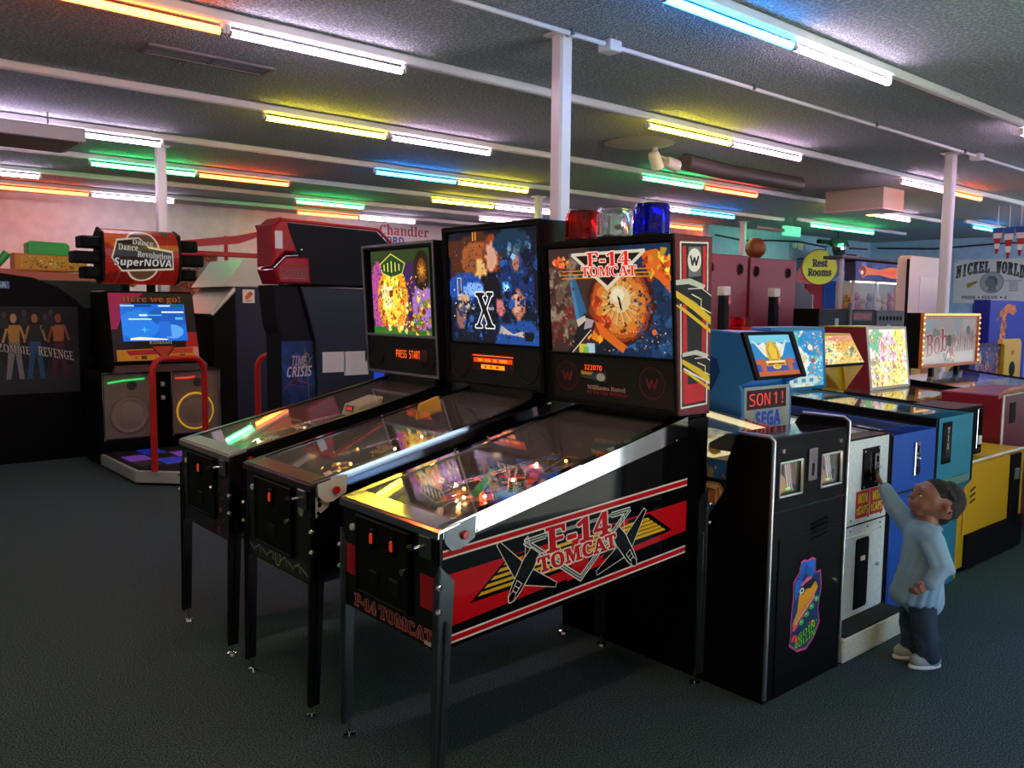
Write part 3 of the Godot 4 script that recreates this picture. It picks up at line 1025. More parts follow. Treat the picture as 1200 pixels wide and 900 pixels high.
	var door := part(o, "coin_door", MB.new().box(Vector3(-0.006, ly - 0.175, -0.02), Vector3(0.012, 0.25, 0.30), 0.004), M.black)
	var frame := MB.new()
	for q in [[0, 0.128, 0.31, 0.012], [0, -0.128, 0.31, 0.012]]:
		frame.box(Vector3(-0.010, ly - 0.175 + q[1], -0.02), Vector3(0.012, q[3], q[2]), 0.003)
	for q in [-0.155, 0.155]:
		frame.box(Vector3(-0.010, ly - 0.175, -0.02 + q), Vector3(0.012, 0.268, 0.012), 0.003)
	part(door, "door_frame", frame, d.get("door_frame", M.black))
	for k in d.get("slots", [-0.065, 0.056]):
		part(door, "coin_entry_bezel", MB.new().box(Vector3(-0.016, ly - 0.10, k), Vector3(0.012, 0.065, 0.030), 0.004), M.black_gloss)
		part(door, "coin_button", MB.new().box(Vector3(-0.022, ly - 0.10, k), Vector3(0.012, 0.036, 0.014), 0.004), M.lit_coin, "lit red coin return button")
		part(door, "coin_return", MB.new().box(Vector3(-0.014, ly - 0.235, k), Vector3(0.012, 0.055, 0.05), 0.006), M.charcoal)
	part(door, "door_lock", MB.new().lathe([V(0, 0.012), V(0.010, 0.012), V(0.012, 0.0)], Vector3(-0.012, ly - 0.17, 0.115), 12, Basis(Vector3(0, 0, 1), PI / 2)), M.steel)
	var pl := part(o, "plunger_plate", MB.new().box(Vector3(-0.008, ly - 0.065, hw - 0.06), Vector3(0.016, 0.075, 0.062), 0.006), M.leg_steel)
	part(pl, "plunger_rod", MB.new().tube([Vector3(-0.016, ly - 0.06, hw - 0.06), Vector3(-0.055, ly - 0.062, hw - 0.06)], 0.006, 10), M.chrome)
	part(pl, "plunger_knob", MB.new().ball(Vector3(-0.064, ly - 0.062, hw - 0.06), 0.014, 12), M.black_gloss)
	part(o, "start_button", MB.new().lathe([V(0, 0.01), V(0.011, 0.01), V(0.013, 0.0)], Vector3(0.0, ly - 0.095, -hw + 0.07), 12, Basis(Vector3(0, 0, 1), PI / 2)), M.ivory)
	# legs: folded steel angles with bolts and levellers
	for lx in [-0.004, L + 0.004]:
		for s in [-1.0, 1.0]:
			var back: bool = lx > 1.0
			var ytop: float = bot.call(L) + 0.20 if back else ly - 0.165
			var leg := MB.new()
			var f := -1.0 if back else 1.0
			var zz: float = s * (hw + 0.006)
			var foot := Vector3(-0.012 * f, 0, -s * 0.012)
			for pl8 in 2:
				# two flanges meeting in a rounded corner
				var e := Vector3(0.056 * f, 0, 0) if pl8 == 0 else Vector3(0, 0, -0.030 * s)
				var t := Vector3(0, 0, -0.004 * s) if pl8 == 0 else Vector3(0.004 * f, 0, 0)
				var a := Vector3(lx, ytop, zz)
				var b := Vector3(lx, 0.05, zz) + foot
				var q := [a + Vector3(0, 0.055, 0), a + e, b + e * 0.72, b]
				leg.face(q, -t)
				leg.face(q.map(func(x): return x + t), t)
				for k in 4:
					leg.face([q[k], q[(k + 1) % 4], q[(k + 1) % 4] + t, q[k] + t], (q[k] + q[(k + 1) % 4]) * 0.5 - (q[0] + q[1] + q[2] + q[3]) * 0.25)
			leg.tube([Vector3(lx, ytop + 0.05, zz), Vector3(lx, 0.05, zz) + foot], 0.0055, 8)
			leg.tube([Vector3(lx + 0.026 * f, ytop - 0.12, zz + 0.001 * s), Vector3(lx + 0.02 * f, 0.09, zz) + foot], 0.006, 8)
			var lg := part(o, "leg", leg, d.leg)
			for by in [0.0, -0.075]:
				part(lg, "leg_bolt", MB.new().lathe([V(0, 0.012), V(0.008, 0.010), V(0.011, 0.0)], Vector3(lx - 0.004 * f, ytop + by - 0.01, zz + 0.004 * s), 10, Basis(Vector3(1, 0, 0), s * PI / 4) * Basis(Vector3(0, 0, 1), f * PI / 4)), M.chrome)
			part(lg, "leveler_foot", MB.new().lathe([V(0, 0.062), V(0.006, 0.062), V(0.006, 0.014), V(0.022, 0.010), V(0.024, 0.0), V(0, 0)], Vector3(lx, 0, zz) + foot + Vector3(0.02 * f, 0, -0.02 * s), 12), M.steel)
	# playfield with apron, glass over it
	var pfm := MB.new()
	var y0: float = pf.call(0.03)
	var y1: float = pf.call(1.08)
	pfm.face([Vector3(1.08, y1, -hw + 0.016), Vector3(1.08, y1, hw - 0.016), Vector3(0.03, y0, hw - 0.016), Vector3(0.03, y0, -hw + 0.016)], Vector3.UP, [V(0, 0), V(1, 0), V(1, 1), V(0, 1)])
	var pfo := part(o, "playfield", pfm, d.playfield)
	part(pfo, "apron", MB.new().prism([V(0.03, y0 + 0.002), V(0.20, pf.call(0.20) + 0.002), V(0.19, pf.call(0.19) + 0.022), V(0.03, y0 + 0.03)], -hw + 0.018, hw - 0.018, 2), d.apron)
	part(pfo, "instruction_card", MB.new().panel(Vector3(0.16, pf.call(0.16) + 0.022, -0.20), Vector3(0, 0, 0.13), Vector3(-0.09, -0.004, 0), 0.002), M.ivory)
	part(pfo, "instruction_card", MB.new().panel(Vector3(0.16, pf.call(0.16) + 0.022, 0.06), Vector3(0, 0, 0.13), Vector3(-0.09, -0.004, 0), 0.002), M.ivory)
	var r := RandomNumberGenerator.new()
	r.seed = d.seed
	var P := func(x: float, z: float, h := 0.0) -> Vector3: return Vector3(x, pf.call(x) + h, z)
	for s in [-1.0, 1.0]:
		var a: Vector3 = P.call(0.27, s * 0.085, 0.012)
		var b: Vector3 = P.call(0.225, s * 0.03, 0.012)
		part(pfo, "flipper", MB.new().tube([a, (a + b) / 2, b], [0.013, 0.011, 0.008], 10), M.ivory)
		part(pfo, "slingshot", MB.new().prism([V(0.30, s * 0.12), V(0.42, s * 0.17), V(0.34, s * 0.18)], pf.call(0.34) + 0.02, pf.call(0.34) + 0.026, 1), d.plastics[0])
		part(pfo, "guide_rail", MB.new().tube([P.call(0.24, s * 0.11, 0.03), P.call(0.33, s * 0.205, 0.03), P.call(0.45, s * 0.215, 0.03)], 0.003, 6), M.chrome)
	for k in 3:
		var c: Vector3 = P.call(0.72 + [0.0, 0.12, 0.03][k], [-0.09, 0.0, 0.1][k])
		var bp := part(pfo, "pop_bumper", MB.new().lathe([V(0.03, 0), V(0.03, 0.012), V(0.02, 0.016), V(0.02, 0.035), V(0.034, 0.037), V(0.036, 0.042), V(0.02, 0.052), V(0, 0.054)], c, 16), d.plastics[k % d.plastics.size()])
		part(bp, "bumper_ring", MB.new().lathe([V(0.034, 0.018), V(0.038, 0.020), V(0.034, 0.022)], c, 16), M.chrome)
	for k in 9:
		var x := r.randf_range(0.34, 1.0)
		var z := r.randf_range(0.10, 0.23) * (1.0 if k % 2 else -1.0)
		var tri := []
		var kk := r.randi_range(4, 6)
		for i in kk:
			tri.append(V(x, z) + Vector2.from_angle(TAU * i / kk) * r.randf_range(0.025, 0.06))
		part(pfo, "plastic_guard", MB.new().prism(tri, pf.call(x) + 0.035, pf.call(x) + 0.039, 1), d.plastics[k % d.plastics.size()])
		for i in 2:
			part(pfo, "post", MB.new().tube([P.call(x + 0.02 * (i * 2 - 1), z, 0.0), P.call(x + 0.02 * (i * 2 - 1), z, 0.045)], 0.004, 6), M.steel)
	for s in d.get("wires", [-1.0, 1.0]):
		for k in 2:
			var pa := []
			for i in 9:
				var t := i / 8.0
				pa.append(P.call(0.38 + 0.6 * t, s * (0.20 - 0.12 * sin(t * PI)) + k * 0.024, 0.05 + 0.04 * sin(t * PI)))
			part(pfo, "wire_ramp", MB.new().tube(pa, 0.0025, 6), M.chrome)
	if d.has("ramp"):
		for s in [-1.0, 1.0]:
			var pa := []
			for i in 7:
				var t := i / 6.0
				pa.append(P.call(0.40 + 0.16 * t, s * (0.05 + 0.10 * t), 0.045 + 0.02 * t))
			part(pfo, "plastic_ramp", MB.new().tube(pa, 0.016, 10), d.ramp)
	for k in d.get("bulbs", 16):
		var x := r.randf_range(0.33, 1.0)
		var z := r.randf_range(-0.24, 0.24)
		var h := r.randf_range(0.008, 0.045)
		var m: StandardMaterial3D = d.lamps[k % d.lamps.size()]
		var bl := part(pfo, "light_bulb", MB.new().ball(P.call(x, z, h), 0.0065, 8), m)
		if k % 4 == 0:
			var l := OmniLight3D.new()
			l.name = "bulb_light"
			l.light_color = m.emission
			l.light_energy = d.get("bulb_power", 0.012)
			l.omni_range = 30.0
			l.omni_attenuation = 2.0
			l.light_size = 0.005
			l.shadow_enabled = true
			l.position = P.call(x, z, h)
			bl.add_child(l)
	for e in d.get("toys", []):
		part(pfo, e[0], e[1], e[2])
	part(o, "playfield_glass", MB.new().prism([V(0.05, ly + 0.002), V(1.16, top.call(1.16) + 0.003), V(1.16, top.call(1.16) + 0.007), V(0.05, ly + 0.006)], -hw + 0.02, hw - 0.02, 2), M.clear_glass)
	# backbox
	var bz: float = d.get("bz", -0.02)
	var bw: float = d.bw
	var b0: float = d.b0
	var b1: float = d.b1
	var xt: float = d.xt
	var xb: float = d.xb
	part(o, "neck", MB.new().box(Vector3(1.20, (top.call(1.16) + b0) / 2, 0), Vector3(0.18, b0 - top.call(1.16) + 0.03, hw * 2 - 0.12), 0.005), d.body)
	var bb := MB.new()
	var dp := 0.22
	for s in [-1.0, 1.0]:
		bb.prism([V(xb, b0), V(xb + dp - 0.03, b0), V(xt + dp + 0.01, b1), V(xt, b1)], bz + s * (bw - 0.02), bz + s * bw, 2, 0.002)
	bb.prism([V(xb + 0.03, b0), V(xb + dp - 0.03, b0), V(xt + dp + 0.01, b1), V(xt + 0.03, b1)], bz - bw + 0.02, bz + bw - 0.02, 2)
	bb.prism([V(xt, b1 - 0.022), V(xt + 0.05, b1 - 0.022), V(xt + 0.05, b1), V(xt, b1)], bz - bw + 0.02, bz + bw - 0.02, 2)
	bb.prism([V(xb, b0), V(xb + 0.05, b0), V(xb + 0.05, b0 + 0.02), V(xb, b0 + 0.02)], bz - bw + 0.02, bz + bw - 0.02, 2)
	part(o, "backbox", bb, d.get("box_mat", d.body))
	var at := func(y: float) -> float: return lerpf(xb, xt, (y - b0) / (b1 - b0))
	var g0: float = d.g0
	var gw: float = d.gw
	var gt: float = b1 - d.get("gm", 0.03)
	part(o, "lighted_backglass", MB.new().panel(Vector3(at.call(gt) + 0.018, gt, bz - gw), Vector3(0, 0, 2 * gw), Vector3(at.call(g0) - at.call(gt), g0 - gt, 0), 0.004), d.glass)
	var tr := MB.new()
	var fw := 0.014
	for s in [-1.0, 1.0]:
		tr.prism([V(at.call(b0) - 0.004, b0 + 0.003), V(at.call(b0) + 0.01, b0 + 0.003), V(at.call(b1) + 0.01, b1 - 0.003), V(at.call(b1) - 0.004, b1 - 0.003)], bz + s * (bw - fw), bz + s * (bw - 0.001), 2)
	for y in [b1 - fw, b0 + 0.002, g0 - 0.012]:
		tr.box(Vector3(at.call(y) + 0.002, y + fw / 2, bz), Vector3(0.012, fw - 0.002, 2 * bw - 2 * fw))
	part(o, "backbox_trim", tr, d.get("trim", M.black))
	var sp := part(o, "speaker_panel", MB.new().panel(Vector3(at.call(g0 - 0.01) + 0.012, g0 - 0.01, bz - bw + 0.02), Vector3(0, 0, 2 * bw - 0.04), Vector3(at.call(b0 + 0.02) - at.call(g0 - 0.01), b0 + 0.03 - g0, 0), 0.006), d.speaker)
	part(sp, "score_display", MB.new().panel(Vector3(at.call(d.dy1) + 0.006, d.dy1, bz + d.dz0), Vector3(0, 0, d.dz1 - d.dz0), Vector3(at.call(d.dy0) - at.call(d.dy1), d.dy0 - d.dy1, 0), 0.003), d.display)
	if d.get("grilles", true):
		for s in [-1.0, 1.0]:
			var yy := (b0 + g0) / 2
			var grill := MB.new()
			grill.lathe([V(0.062, 0), V(0.066, 0.005), V(0.070, 0)], Vector3(at.call(yy) + 0.006, yy, bz + s * (bw - 0.10)), 24, Basis(Vector3(0, 0, 1), PI / 2))
			part(sp, "speaker_ring", grill, d.get("ring", M.charcoal))
	if d.has("box_art"):
		part(o, "backbox_decal", MB.new().board([V(xb + 0.004, b0 + 0.004), V(xb + dp - 0.034, b0 + 0.004), V(xt + dp + 0.006, b1 - 0.004), V(xt + 0.004, b1 - 0.004)], Vector3(0, 0, bz + bw), Vector3(1, 0, 0), Vector3(0, 1, 0), 0.0012, Rect2(xt, b0, dp + 0.03, b1 - b0)), d.box_art)
	return o

func pinballs() -> void:
	var amber := glow("lamp_amber", "ffb050", 9.0)
	var warm := glow("lamp_warm", "ffd9a0", 9.0)
	var redl := glow("lamp_red", "ff2a18", 5.0)
	glow("lit_coin", "e0401a", 0.3)
	mat("plastic_red", "b3231c", 0.25); mat("plastic_orange", "d0662a", 0.3); mat("plastic_gold", "c79a2c", 0.3)
	mat("plastic_blue", "1e56c8", 0.25); mat("plastic_green", "2fae74", 0.2); mat("plastic_white", "d8d2c4", 0.3); mat("plastic_purple", "6a3a86", 0.3)
	mat("orange_glass", "c9442a", 0.3)
	mat("plate_steel", "7c858c", 0.45, 0.8)
	var black_rail := mat("black_rail", "15161a", 0.3, 0.6)
	var spk := print_mat("speaker_print", speaker_print(true), 0.3)
	var plain_spk := mat("speaker_plain", "0c0c0e", 0.4)
	var tomcat_side := print_mat("side_tomcat", art_side_tomcat(), 0.05)
	tomcat_side.metallic_specular = 0.22
	pinball({
		"label": "black pinball machine with red band, coloured beacons and outlined jets on its side", "x": 1.455, "z": -2.30, "ly": 0.862, "seed": 5,
		"body": M.black_gloss, "rail": M.steel, "lock": M.chrome, "leg": M.leg_steel, "button": M.red_plastic,
		"side_art": tomcat_side, "side_rect": Rect2(-0.005, 0.47, 1.18, 0.59), "front_art": print_mat("front_tomcat", art_front_tomcat(), 0.25),
		"playfield": print_mat("field_tomcat", art_playfield(3, "3a3026", [C("7a4a2c"), C("2a4a5a"), C("a8602c"), C("50301c"), C("6a6a60"), C("26322c")]), 0.2),
		"apron": mat("apron_grey", "6f6a58", 0.4), "plastics": [M.plastic_red, M.plastic_orange, M.plastic_blue, M.plastic_white], "lamps": [amber, warm, redl], "ramp": M.plastic_green, "bulbs": 22,
		"bw": 0.352, "b0": 1.122, "b1": 1.79, "xt": 0.995, "xb": 1.05, "g0": 1.335, "gw": 0.324, "glass": lit_mat("glass_tomcat", art_glass_tomcat(), 0.95),
		"speaker": spk, "display": lit_mat("display_tomcat", art_dmd([["322070", 8, 8, 110, 26]], 130, 42), 2.0), "dy0": 1.262, "dy1": 1.295, "dz0": -0.135, "dz1": -0.02, "grilles": false,
		"box_art": print_mat("box_tomcat", art_box_side(), 0.22), "cast": Color("ff9a60"), "cast_power": 0.02,
		"box_mat": M.black,
	})
	var top := get_node("pinball_machine")
	# three rotating beacons on the backbox
	var bc := [[-0.235, "red", solid_glass("beacon_red", "d8121a")], [-0.055, "clear", solid_glass("beacon_clear", "eef4f2")], [0.135, "blue", solid_glass("beacon_blue", "1420d8")]]
	for b in bc:
		var c := Vector3(1.105, 1.79, b[0])
		var dome := part(top, "beacon_dome", MB.new().lathe([V(0.0, 0.014), V(0.070, 0.014), V(0.069, 0.115), V(0.064, 0.128), V(0.03, 0.134), V(0.0, 0.135), V(0.0, 0.129), V(0.028, 0.128), V(0.058, 0.122), V(0.063, 0.112), V(0.064, 0.020), V(0.0, 0.020)], c, 28), b[2], b[1] + " beacon dome on top")
		part(dome, "beacon_base", MB.new().lathe([V(0.0, 0.012), V(0.074, 0.012), V(0.076, 0.0), V(0, 0)], c, 24), M.black)
		part(dome, "reflector", MB.new().prism([V(-0.03, 0.022), V(0.03, 0.022), V(0.034, 0.095), V(-0.034, 0.095)], -0.006, 0.006, 2).mesh_at(c), M.chrome)
		part(dome, "bulb", MB.new().ball(c + Vector3(0.012, 0.055, 0.012), 0.013, 10), M.ivory)
		for k in 10:
			var a := TAU * k / 10
			part(dome, "lens_rib", MB.new().tube([c + Vector3(cos(a) * 0.0705, 0.006, sin(a) * 0.0705), c + Vector3(cos(a) * 0.0695, 0.105, sin(a) * 0.0695)], 0.0028, 6), b[2])
	pinball({
		"label": "black and navy pinball machine with a large outlined X on its backglass", "x": 1.42, "z": -3.03, "ly": 0.882, "seed": 9, "bz": 0.01,
		"body": mat("navy_black", "0b0d18", 0.25), "rail": M.steel, "rail_h": 0.056, "rail_tilt": 0.0095, "plate": M.ivory, "lock": mat("dark_lock", "3a2c30", 0.3, 0.5), "leg": black_rail, "button": M.red_plastic,
		"side_art": print_mat("side_navy", art_side_navy(), 0.25), "side_rect": Rect2(0.0, 0.49, 1.18, 0.6), "front_art": print_mat("front_navy", art_front_navy(), 0.4),
		"playfield": print_mat("field_navy", art_playfield(8, "2a1c14", [C("5a2c18"), C("20281c"), C("7a4420"), C("181c2c"), C("40280c")]), 0.25),
		"apron": mat("apron_dark", "241a18", 0.4), "plastics": [M.plastic_gold, M.plastic_red, M.plastic_orange, M.plastic_blue], "lamps": [amber, warm, amber], "bulbs": 16, "slots": [-0.02], "wires": [-1.0],
		"bw": 0.345, "b0": 1.15, "b1": 1.892, "xt": 1.02, "xb": 1.06, "g0": 1.352, "gw": 0.318, "glass": lit_mat("glass_paranormal", art_glass_paranormal(), 1.15),
		"speaker": plain_spk, "display": lit_mat("display_navy", art_dmd([["", 6, 6, 180, 4, "ff5a10"], ["", 10, 16, 172, 18, "c23008"], ["", 30, 20, 20, 10, "ff7a20"], ["", 60, 20, 26, 10, "ff7a20"], ["", 100, 20, 14, 10, "ff7a20"], ["", 126, 20, 34, 10, "ff7a20"], ["", 44, 42, 104, 16, "ff8a20"], ["", 60, 46, 8, 8, "802004"], ["", 84, 46, 8, 8, "802004"], ["", 110, 46, 12, 8, "802004"]], 190, 64), 1.6), "dy0": 1.225, "dy1": 1.303, "dz0": -0.155, "dz1": 0.155, "ring": M.charcoal, "cast": Color("ffc090"), "cast_power": 0.015,
		"toys": [["flipper_toy_panel", MB.new().prism([V(0.78, 1.0), V(0.92, 1.03), V(0.9, 1.1), V(0.8, 1.07)], -0.21, -0.19, 2), M.plastic_gold], ["side_target_bank", MB.new().box(Vector3(0.9, 0.945, 0.1), Vector3(0.03, 0.05, 0.16), 0.004), M.orange_glass]],
	})
	pinball({
		"label": "black pinball machine with gold and purple backglass next to the navy one", "x": 1.42, "z": -3.765, "ly": 0.884, "seed": 13, "bz": -0.01,
		"body": mat("plum_black", "120c14", 0.3), "rail": black_rail, "plate": black_rail, "lock": mat("dull_lock", "77726c", 0.4, 0.6), "leg": black_rail, "button": M.red_plastic,
		"side_art": print_mat("side_plum", art_front_plum(1180, 600), 0.3), "side_rect": Rect2(0.0, 0.49, 1.18, 0.6), "front_art": print_mat("front_plum", art_front_plum(570, 380), 0.4),
		"playfield": print_mat("field_plum", art_playfield(12, "1c2a1c", [C("2c5a34"), C("1a3a3a"), C("4a4a30"), C("20301c")]), 0.25),
		"apron": mat("apron_green", "5fae7e", 0.35), "plastics": [M.plastic_white, M.plastic_red, M.plastic_green, M.plastic_gold], "lamps": [warm, amber, warm, redl], "bulbs": 14, "slots": [-0.02],
		"bw": 0.338, "b0": 1.155, "b1": 1.842, "xt": 1.02, "xb": 1.06, "g0": 1.368, "gw": 0.27, "gm": 0.035, "glass": lit_mat("glass_castle", art_glass_castle(), 1.25),
		"speaker": plain_spk, "display": lit_mat("display_plum", art_dmd([["PRESS START", 8, 8, 150, 30]], 200, 46), 2.4), "dy0": 1.237, "dy1": 1.298, "dz0": -0.06, "dz1": 0.235, "trim": M.brushed, "cast": Color("ffd080"), "cast_power": 0.02,
		"toys": [["display_hood", MB.new().prism([V(0.72, 0.97), V(0.86, 1.0), V(0.88, 1.06), V(0.74, 1.02)], -0.05, 0.1, 2, 0.005), M.plastic_white], ["timer_display", MB.new().panel(Vector3(0.725, 1.02, 0.0), Vector3(0, 0, 0.07), Vector3(-0.004, -0.03, 0), 0.004), lit_mat("timer", art_dmd([["", 10, 8, 10, 14, "ff3020"], ["", 26, 8, 10, 14, "ff3020"], ["", 42, 8, 10, 14, "ff3020"]], 64, 30), 2.0)]],
	})

func art_side_navy() -> Texture2D:
	var c := Canvas.new(1180, 600, C("0a0c1c"))
	var r := RandomNumberGenerator.new(); r.seed = 4
	c.poly([V(430, 0), V(1180, 0), V(1180, 600), V(300, 600)], C("10143a"))
	# pale outline of two black ink blots
	for k in [["b8bcc8", 7.0], ["05060a", 0.0]]:
		for b in [[V(640, 150), V(690, 120), V(800, 112), V(830, 130), V(822, 168), V(770, 196), V(752, 240), V(715, 236), V(716, 200), V(650, 196)], [V(858, 128), V(900, 100), V(1000, 84), V(1040, 100), V(1030, 134), V(950, 150), V(910, 190), V(880, 180), V(886, 160)]]:
			var mid := Vector2.ZERO
			for q in b: mid += q / b.size()
			c.poly(b.map(func(q): return q + (q - mid).normalized() * k[1]), C(k[0]))
	c.line([V(470, 190), V(560, 204)], 4.0, C("707890"))
	c.speckle(r, 30, [C("3a4060"), C("565c78")], 400, 60, 1160, 560, 0.8, 2.5)
	# white worn corner by the flipper button
	c.poly([V(0, 150), V(160, 175), V(150, 240), V(80, 290), V(20, 330), V(0, 380)], C("cfcabc"))
	c.shards(r, 14, [C("201c1c"), C("0a0c1c")], 0, 200, 30, 330, 4, 12)
	c.oval(118, 300, 52, 40, C("0a0c1c"))
	return c.tex()

func art_front_navy() -> Texture2D:
	var c := Canvas.new(570, 380, C("08090c"))
	var r := RandomNumberGenerator.new(); r.seed = 6
	c.poly([V(10, 320), V(560, 300), V(560, 372), V(10, 372)], C("20241a"))
	for k in 9:
		c.line([V(20 + k * 58, 330 + (k % 2) * 12), V(60 + k * 58, 322 + ((k + 1) % 2) * 24), V(72 + k * 58, 352)], 7.0, C("98a286"))
	c.oval(285, 338, 26, 34, C("a8b292"))
	c.oval(285, 338, 18, 27, C("0c0e0c"))
	c.line([V(285, 322), V(285, 356)], 6.0, C("8a9474"))
	c.oval(486, 110, 22, 26, C("a8ac70"))
	c.line([V(200, 205), V(220, 190), V(240, 206), V(262, 192), V(290, 204), V(310, 194)], 4.0, C("b8bac0"))
	c.speckle(r, 18, [C("2a2c34"), C("3a3c44")], 20, 20, 540, 300, 1, 4)
	return c.tex()

func art_front_plum(w: int, h: int) -> Texture2D:
	var c := Canvas.new(w, h, C("140c18"))
	var r := RandomNumberGenerator.new(); r.seed = 8
	c.shards(r, 60, [C("2a1636"), C("1a1020"), C("3a1a2c"), C("100a14")], 0, 0, w, h, 14, 60)
	c.shards(r, 30, [C("6a3424"), C("7a4428"), C("3c2440")], w * 0.7, h * 0.4, w, h, 6, 20)
	c.speckle(r, 40, [C("5a5048"), C("48304c"), C("6a4028")], 0, h * 0.5, w, h, 1, 5)
	return c.tex()

# ------------------------------------------------------------------ prints for the redemption machines
func art_abstract(seed_: int, w: int, h: int, base: String, fields: Array, cols: Array, n := 60, s0 := 5.0, s1 := 24.0) -> Canvas:
	var r := RandomNumberGenerator.new(); r.seed = seed_
	var c := Canvas.new(w, h, C(base))
	for f in fields:
		c.oval(f[0] * w, f[1] * h, f[2] * w, f[3] * h, C(f[4]))
	c.soften(9.0)
	var cc: Array = cols.map(func(x): return C(x))
	c.shards(r, n, cc, w * 0.06, h * 0.3, w * 0.94, h * 0.95, s0, s1)
	c.shards(r, n * 5, cc, 0, h * 0.04, w, h, s0 * 0.35, s1 * 0.4)
	c.soften(1.1)
	return c

func art_hedge_marquee() -> Texture2D:
	# generic winged crest over sea and brick in the colours of the photographed marquee
	var c := Canvas.new(420, 330, C("2f8fd0"))
	c.rect(0, 0, 420, 70, C("7fd4ee"))
	c.rect(0, 200, 420, 130, C("3a56b0"))
	c.rect(0, 292, 420, 38, C("c8683a"))
	c.poly([V(20, 200), V(110, 190), V(100, 292), V(60, 292), V(56, 236), V(20, 236)], C("c8683a"))
	c.poly([V(400, 200), V(316, 190), V(324, 292), V(364, 292), V(368, 236), V(400, 236)], C("c8683a"))
	for s in [-1.0, 1.0]:
		c.poly([V(210 + s * 40, 200), V(210 + s * 90, 170), V(210 + s * 175, 40), V(210 + s * 120, 84), V(210 + s * 60, 60), V(210 + s * 40, 120)], C("f4f8e8"))
		c.line([V(210 + s * 60, 150), V(210 + s * 150, 70)], 5.0, C("c8d8d8"))
	c.oval(210, 150, 66, 96, C("e8b82c"))
	c.oval(210, 150, 50, 78, C("d88a1c"))
	c.poly([V(170, 120), V(210, 60), V(250, 120), V(240, 200), V(180, 200)], C("f0d048"))
	c.rect(110, 206, 200, 44, C("e8a81c"))
	c.rect(118, 212, 184, 14, C("fff2c0"))
	c.rect(130, 232, 160, 10, C("6a3010"))
	c.oval(210, 258, 40, 20, C("f0d868"))
	c.oval(210, 256, 24, 11, C("e8a81c"))
	return c.tex()

func art_segments(s: Array) -> Texture2D:
	var c := Canvas.new(320, 90, C("1c0606"))
	for e in s:
		c.text(e[0], e[1], 16, e[2], 58, C("ff4a3a"), "Droid Sans Mono", 700)
	return c.tex()

func art_words(w: int, h: int, bg: String, list: Array) -> Texture2D:
	var c := Canvas.new(w, h, C(bg))
	for e in list:
		c.text(e[0], e[1], e[2], e[3], e[4], C(e[5]), e[6] if e.size() > 6 else "Droid Sans", 700, e[7] if e.size() > 7 else 0.0, C(e[8]) if e.size() > 8 else Color.BLACK)
	return c.tex()

func art_roller_badge() -> Texture2D:
	# cut-out sticker: a grinning pink and orange skate under a blue mohawk, green wheels, lettering
	var c := Canvas.new(300, 700, C("0a0b0d"))
	var shape := [V(95, 20), V(120, 8), V(150, 22), V(190, 10), V(222, 30), V(226, 130), V(270, 125), V(284, 250), V(262, 420), V(280, 520), V(240, 620), V(170, 690), V(90, 680), V(20, 610), V(30, 540), V(26, 430), V(40, 250), V(36, 150), V(82, 92)]
	c.poly(shape, C("e8468a"))
	var mid := Vector2(150, 350)
	c.poly(shape.map(func(q): return mid + (q - mid) * 0.945), C("123a6a"))
	c.poly([V(100, 26), V(215, 34), V(216, 140), V(150, 190), V(110, 170), V(60, 300), V(52, 160), V(92, 110)], C("1d6fd0"))
	for k in 9:
		c.line([V(140, 180), V(64 + k * 18, 40 + absf(k - 4) * 22)], 6.0, C("0a1c48"))
	c.poly([V(100, 190), V(150, 150), V(200, 150), V(180, 190), V(120, 210)], C("f06090"))
	c.poly([V(90, 260), V(150, 190), V(230, 200), V(252, 250), V(220, 300), V(130, 400), V(52, 500), V(44, 460), V(80, 380)], C("f0a020"))
	c.poly([V(40, 500), V(120, 390), V(220, 300), V(236, 316), V(140, 430), V(60, 520)], C("e84a60"))
	c.poly([V(90, 240), V(130, 190), V(200, 170), V(230, 190), V(190, 240), V(150, 232), V(120, 270)], C("101418"))
	c.oval(112, 236, 20, 22, C("e8f0e0"))
	c.oval(112, 236, 9, 10, C("101418"))
	c.line([V(70, 470), V(120, 410), V(180, 350), V(226, 310)], 5.0, C("fff4e0"))
	for k in 4:
		c.oval(120 + k * 42, 470 - k * 44, 27, 27, C("0c3a20"))
		c.oval(120 + k * 42, 470 - k * 44, 22, 22, C("3ac468"))
		c.oval(114 + k * 42, 464 - k * 44, 8, 8, C("b8f0c8"))
	c.shards(rng, 10, [C("f07a20"), C("e83a3a"), C("f0b030")], 180, 480, 250, 540, 10, 26)
	c.shards(rng, 8, [C("f07a20"), C("e83a3a")], 50, 560, 90, 610, 8, 20)
	c.words("GOIN'", V(96, 600), V(158, -60), V(0, -50), C("7ae048"), "Droid Sans", 700, 5.0, C("0a1c10"))
	c.words("ROLLIN'", V(72, 662), V(180, -60), V(0, -50), C("7ae048"), "Droid Sans", 700, 5.0, C("0a1c10"))
	return c.tex()

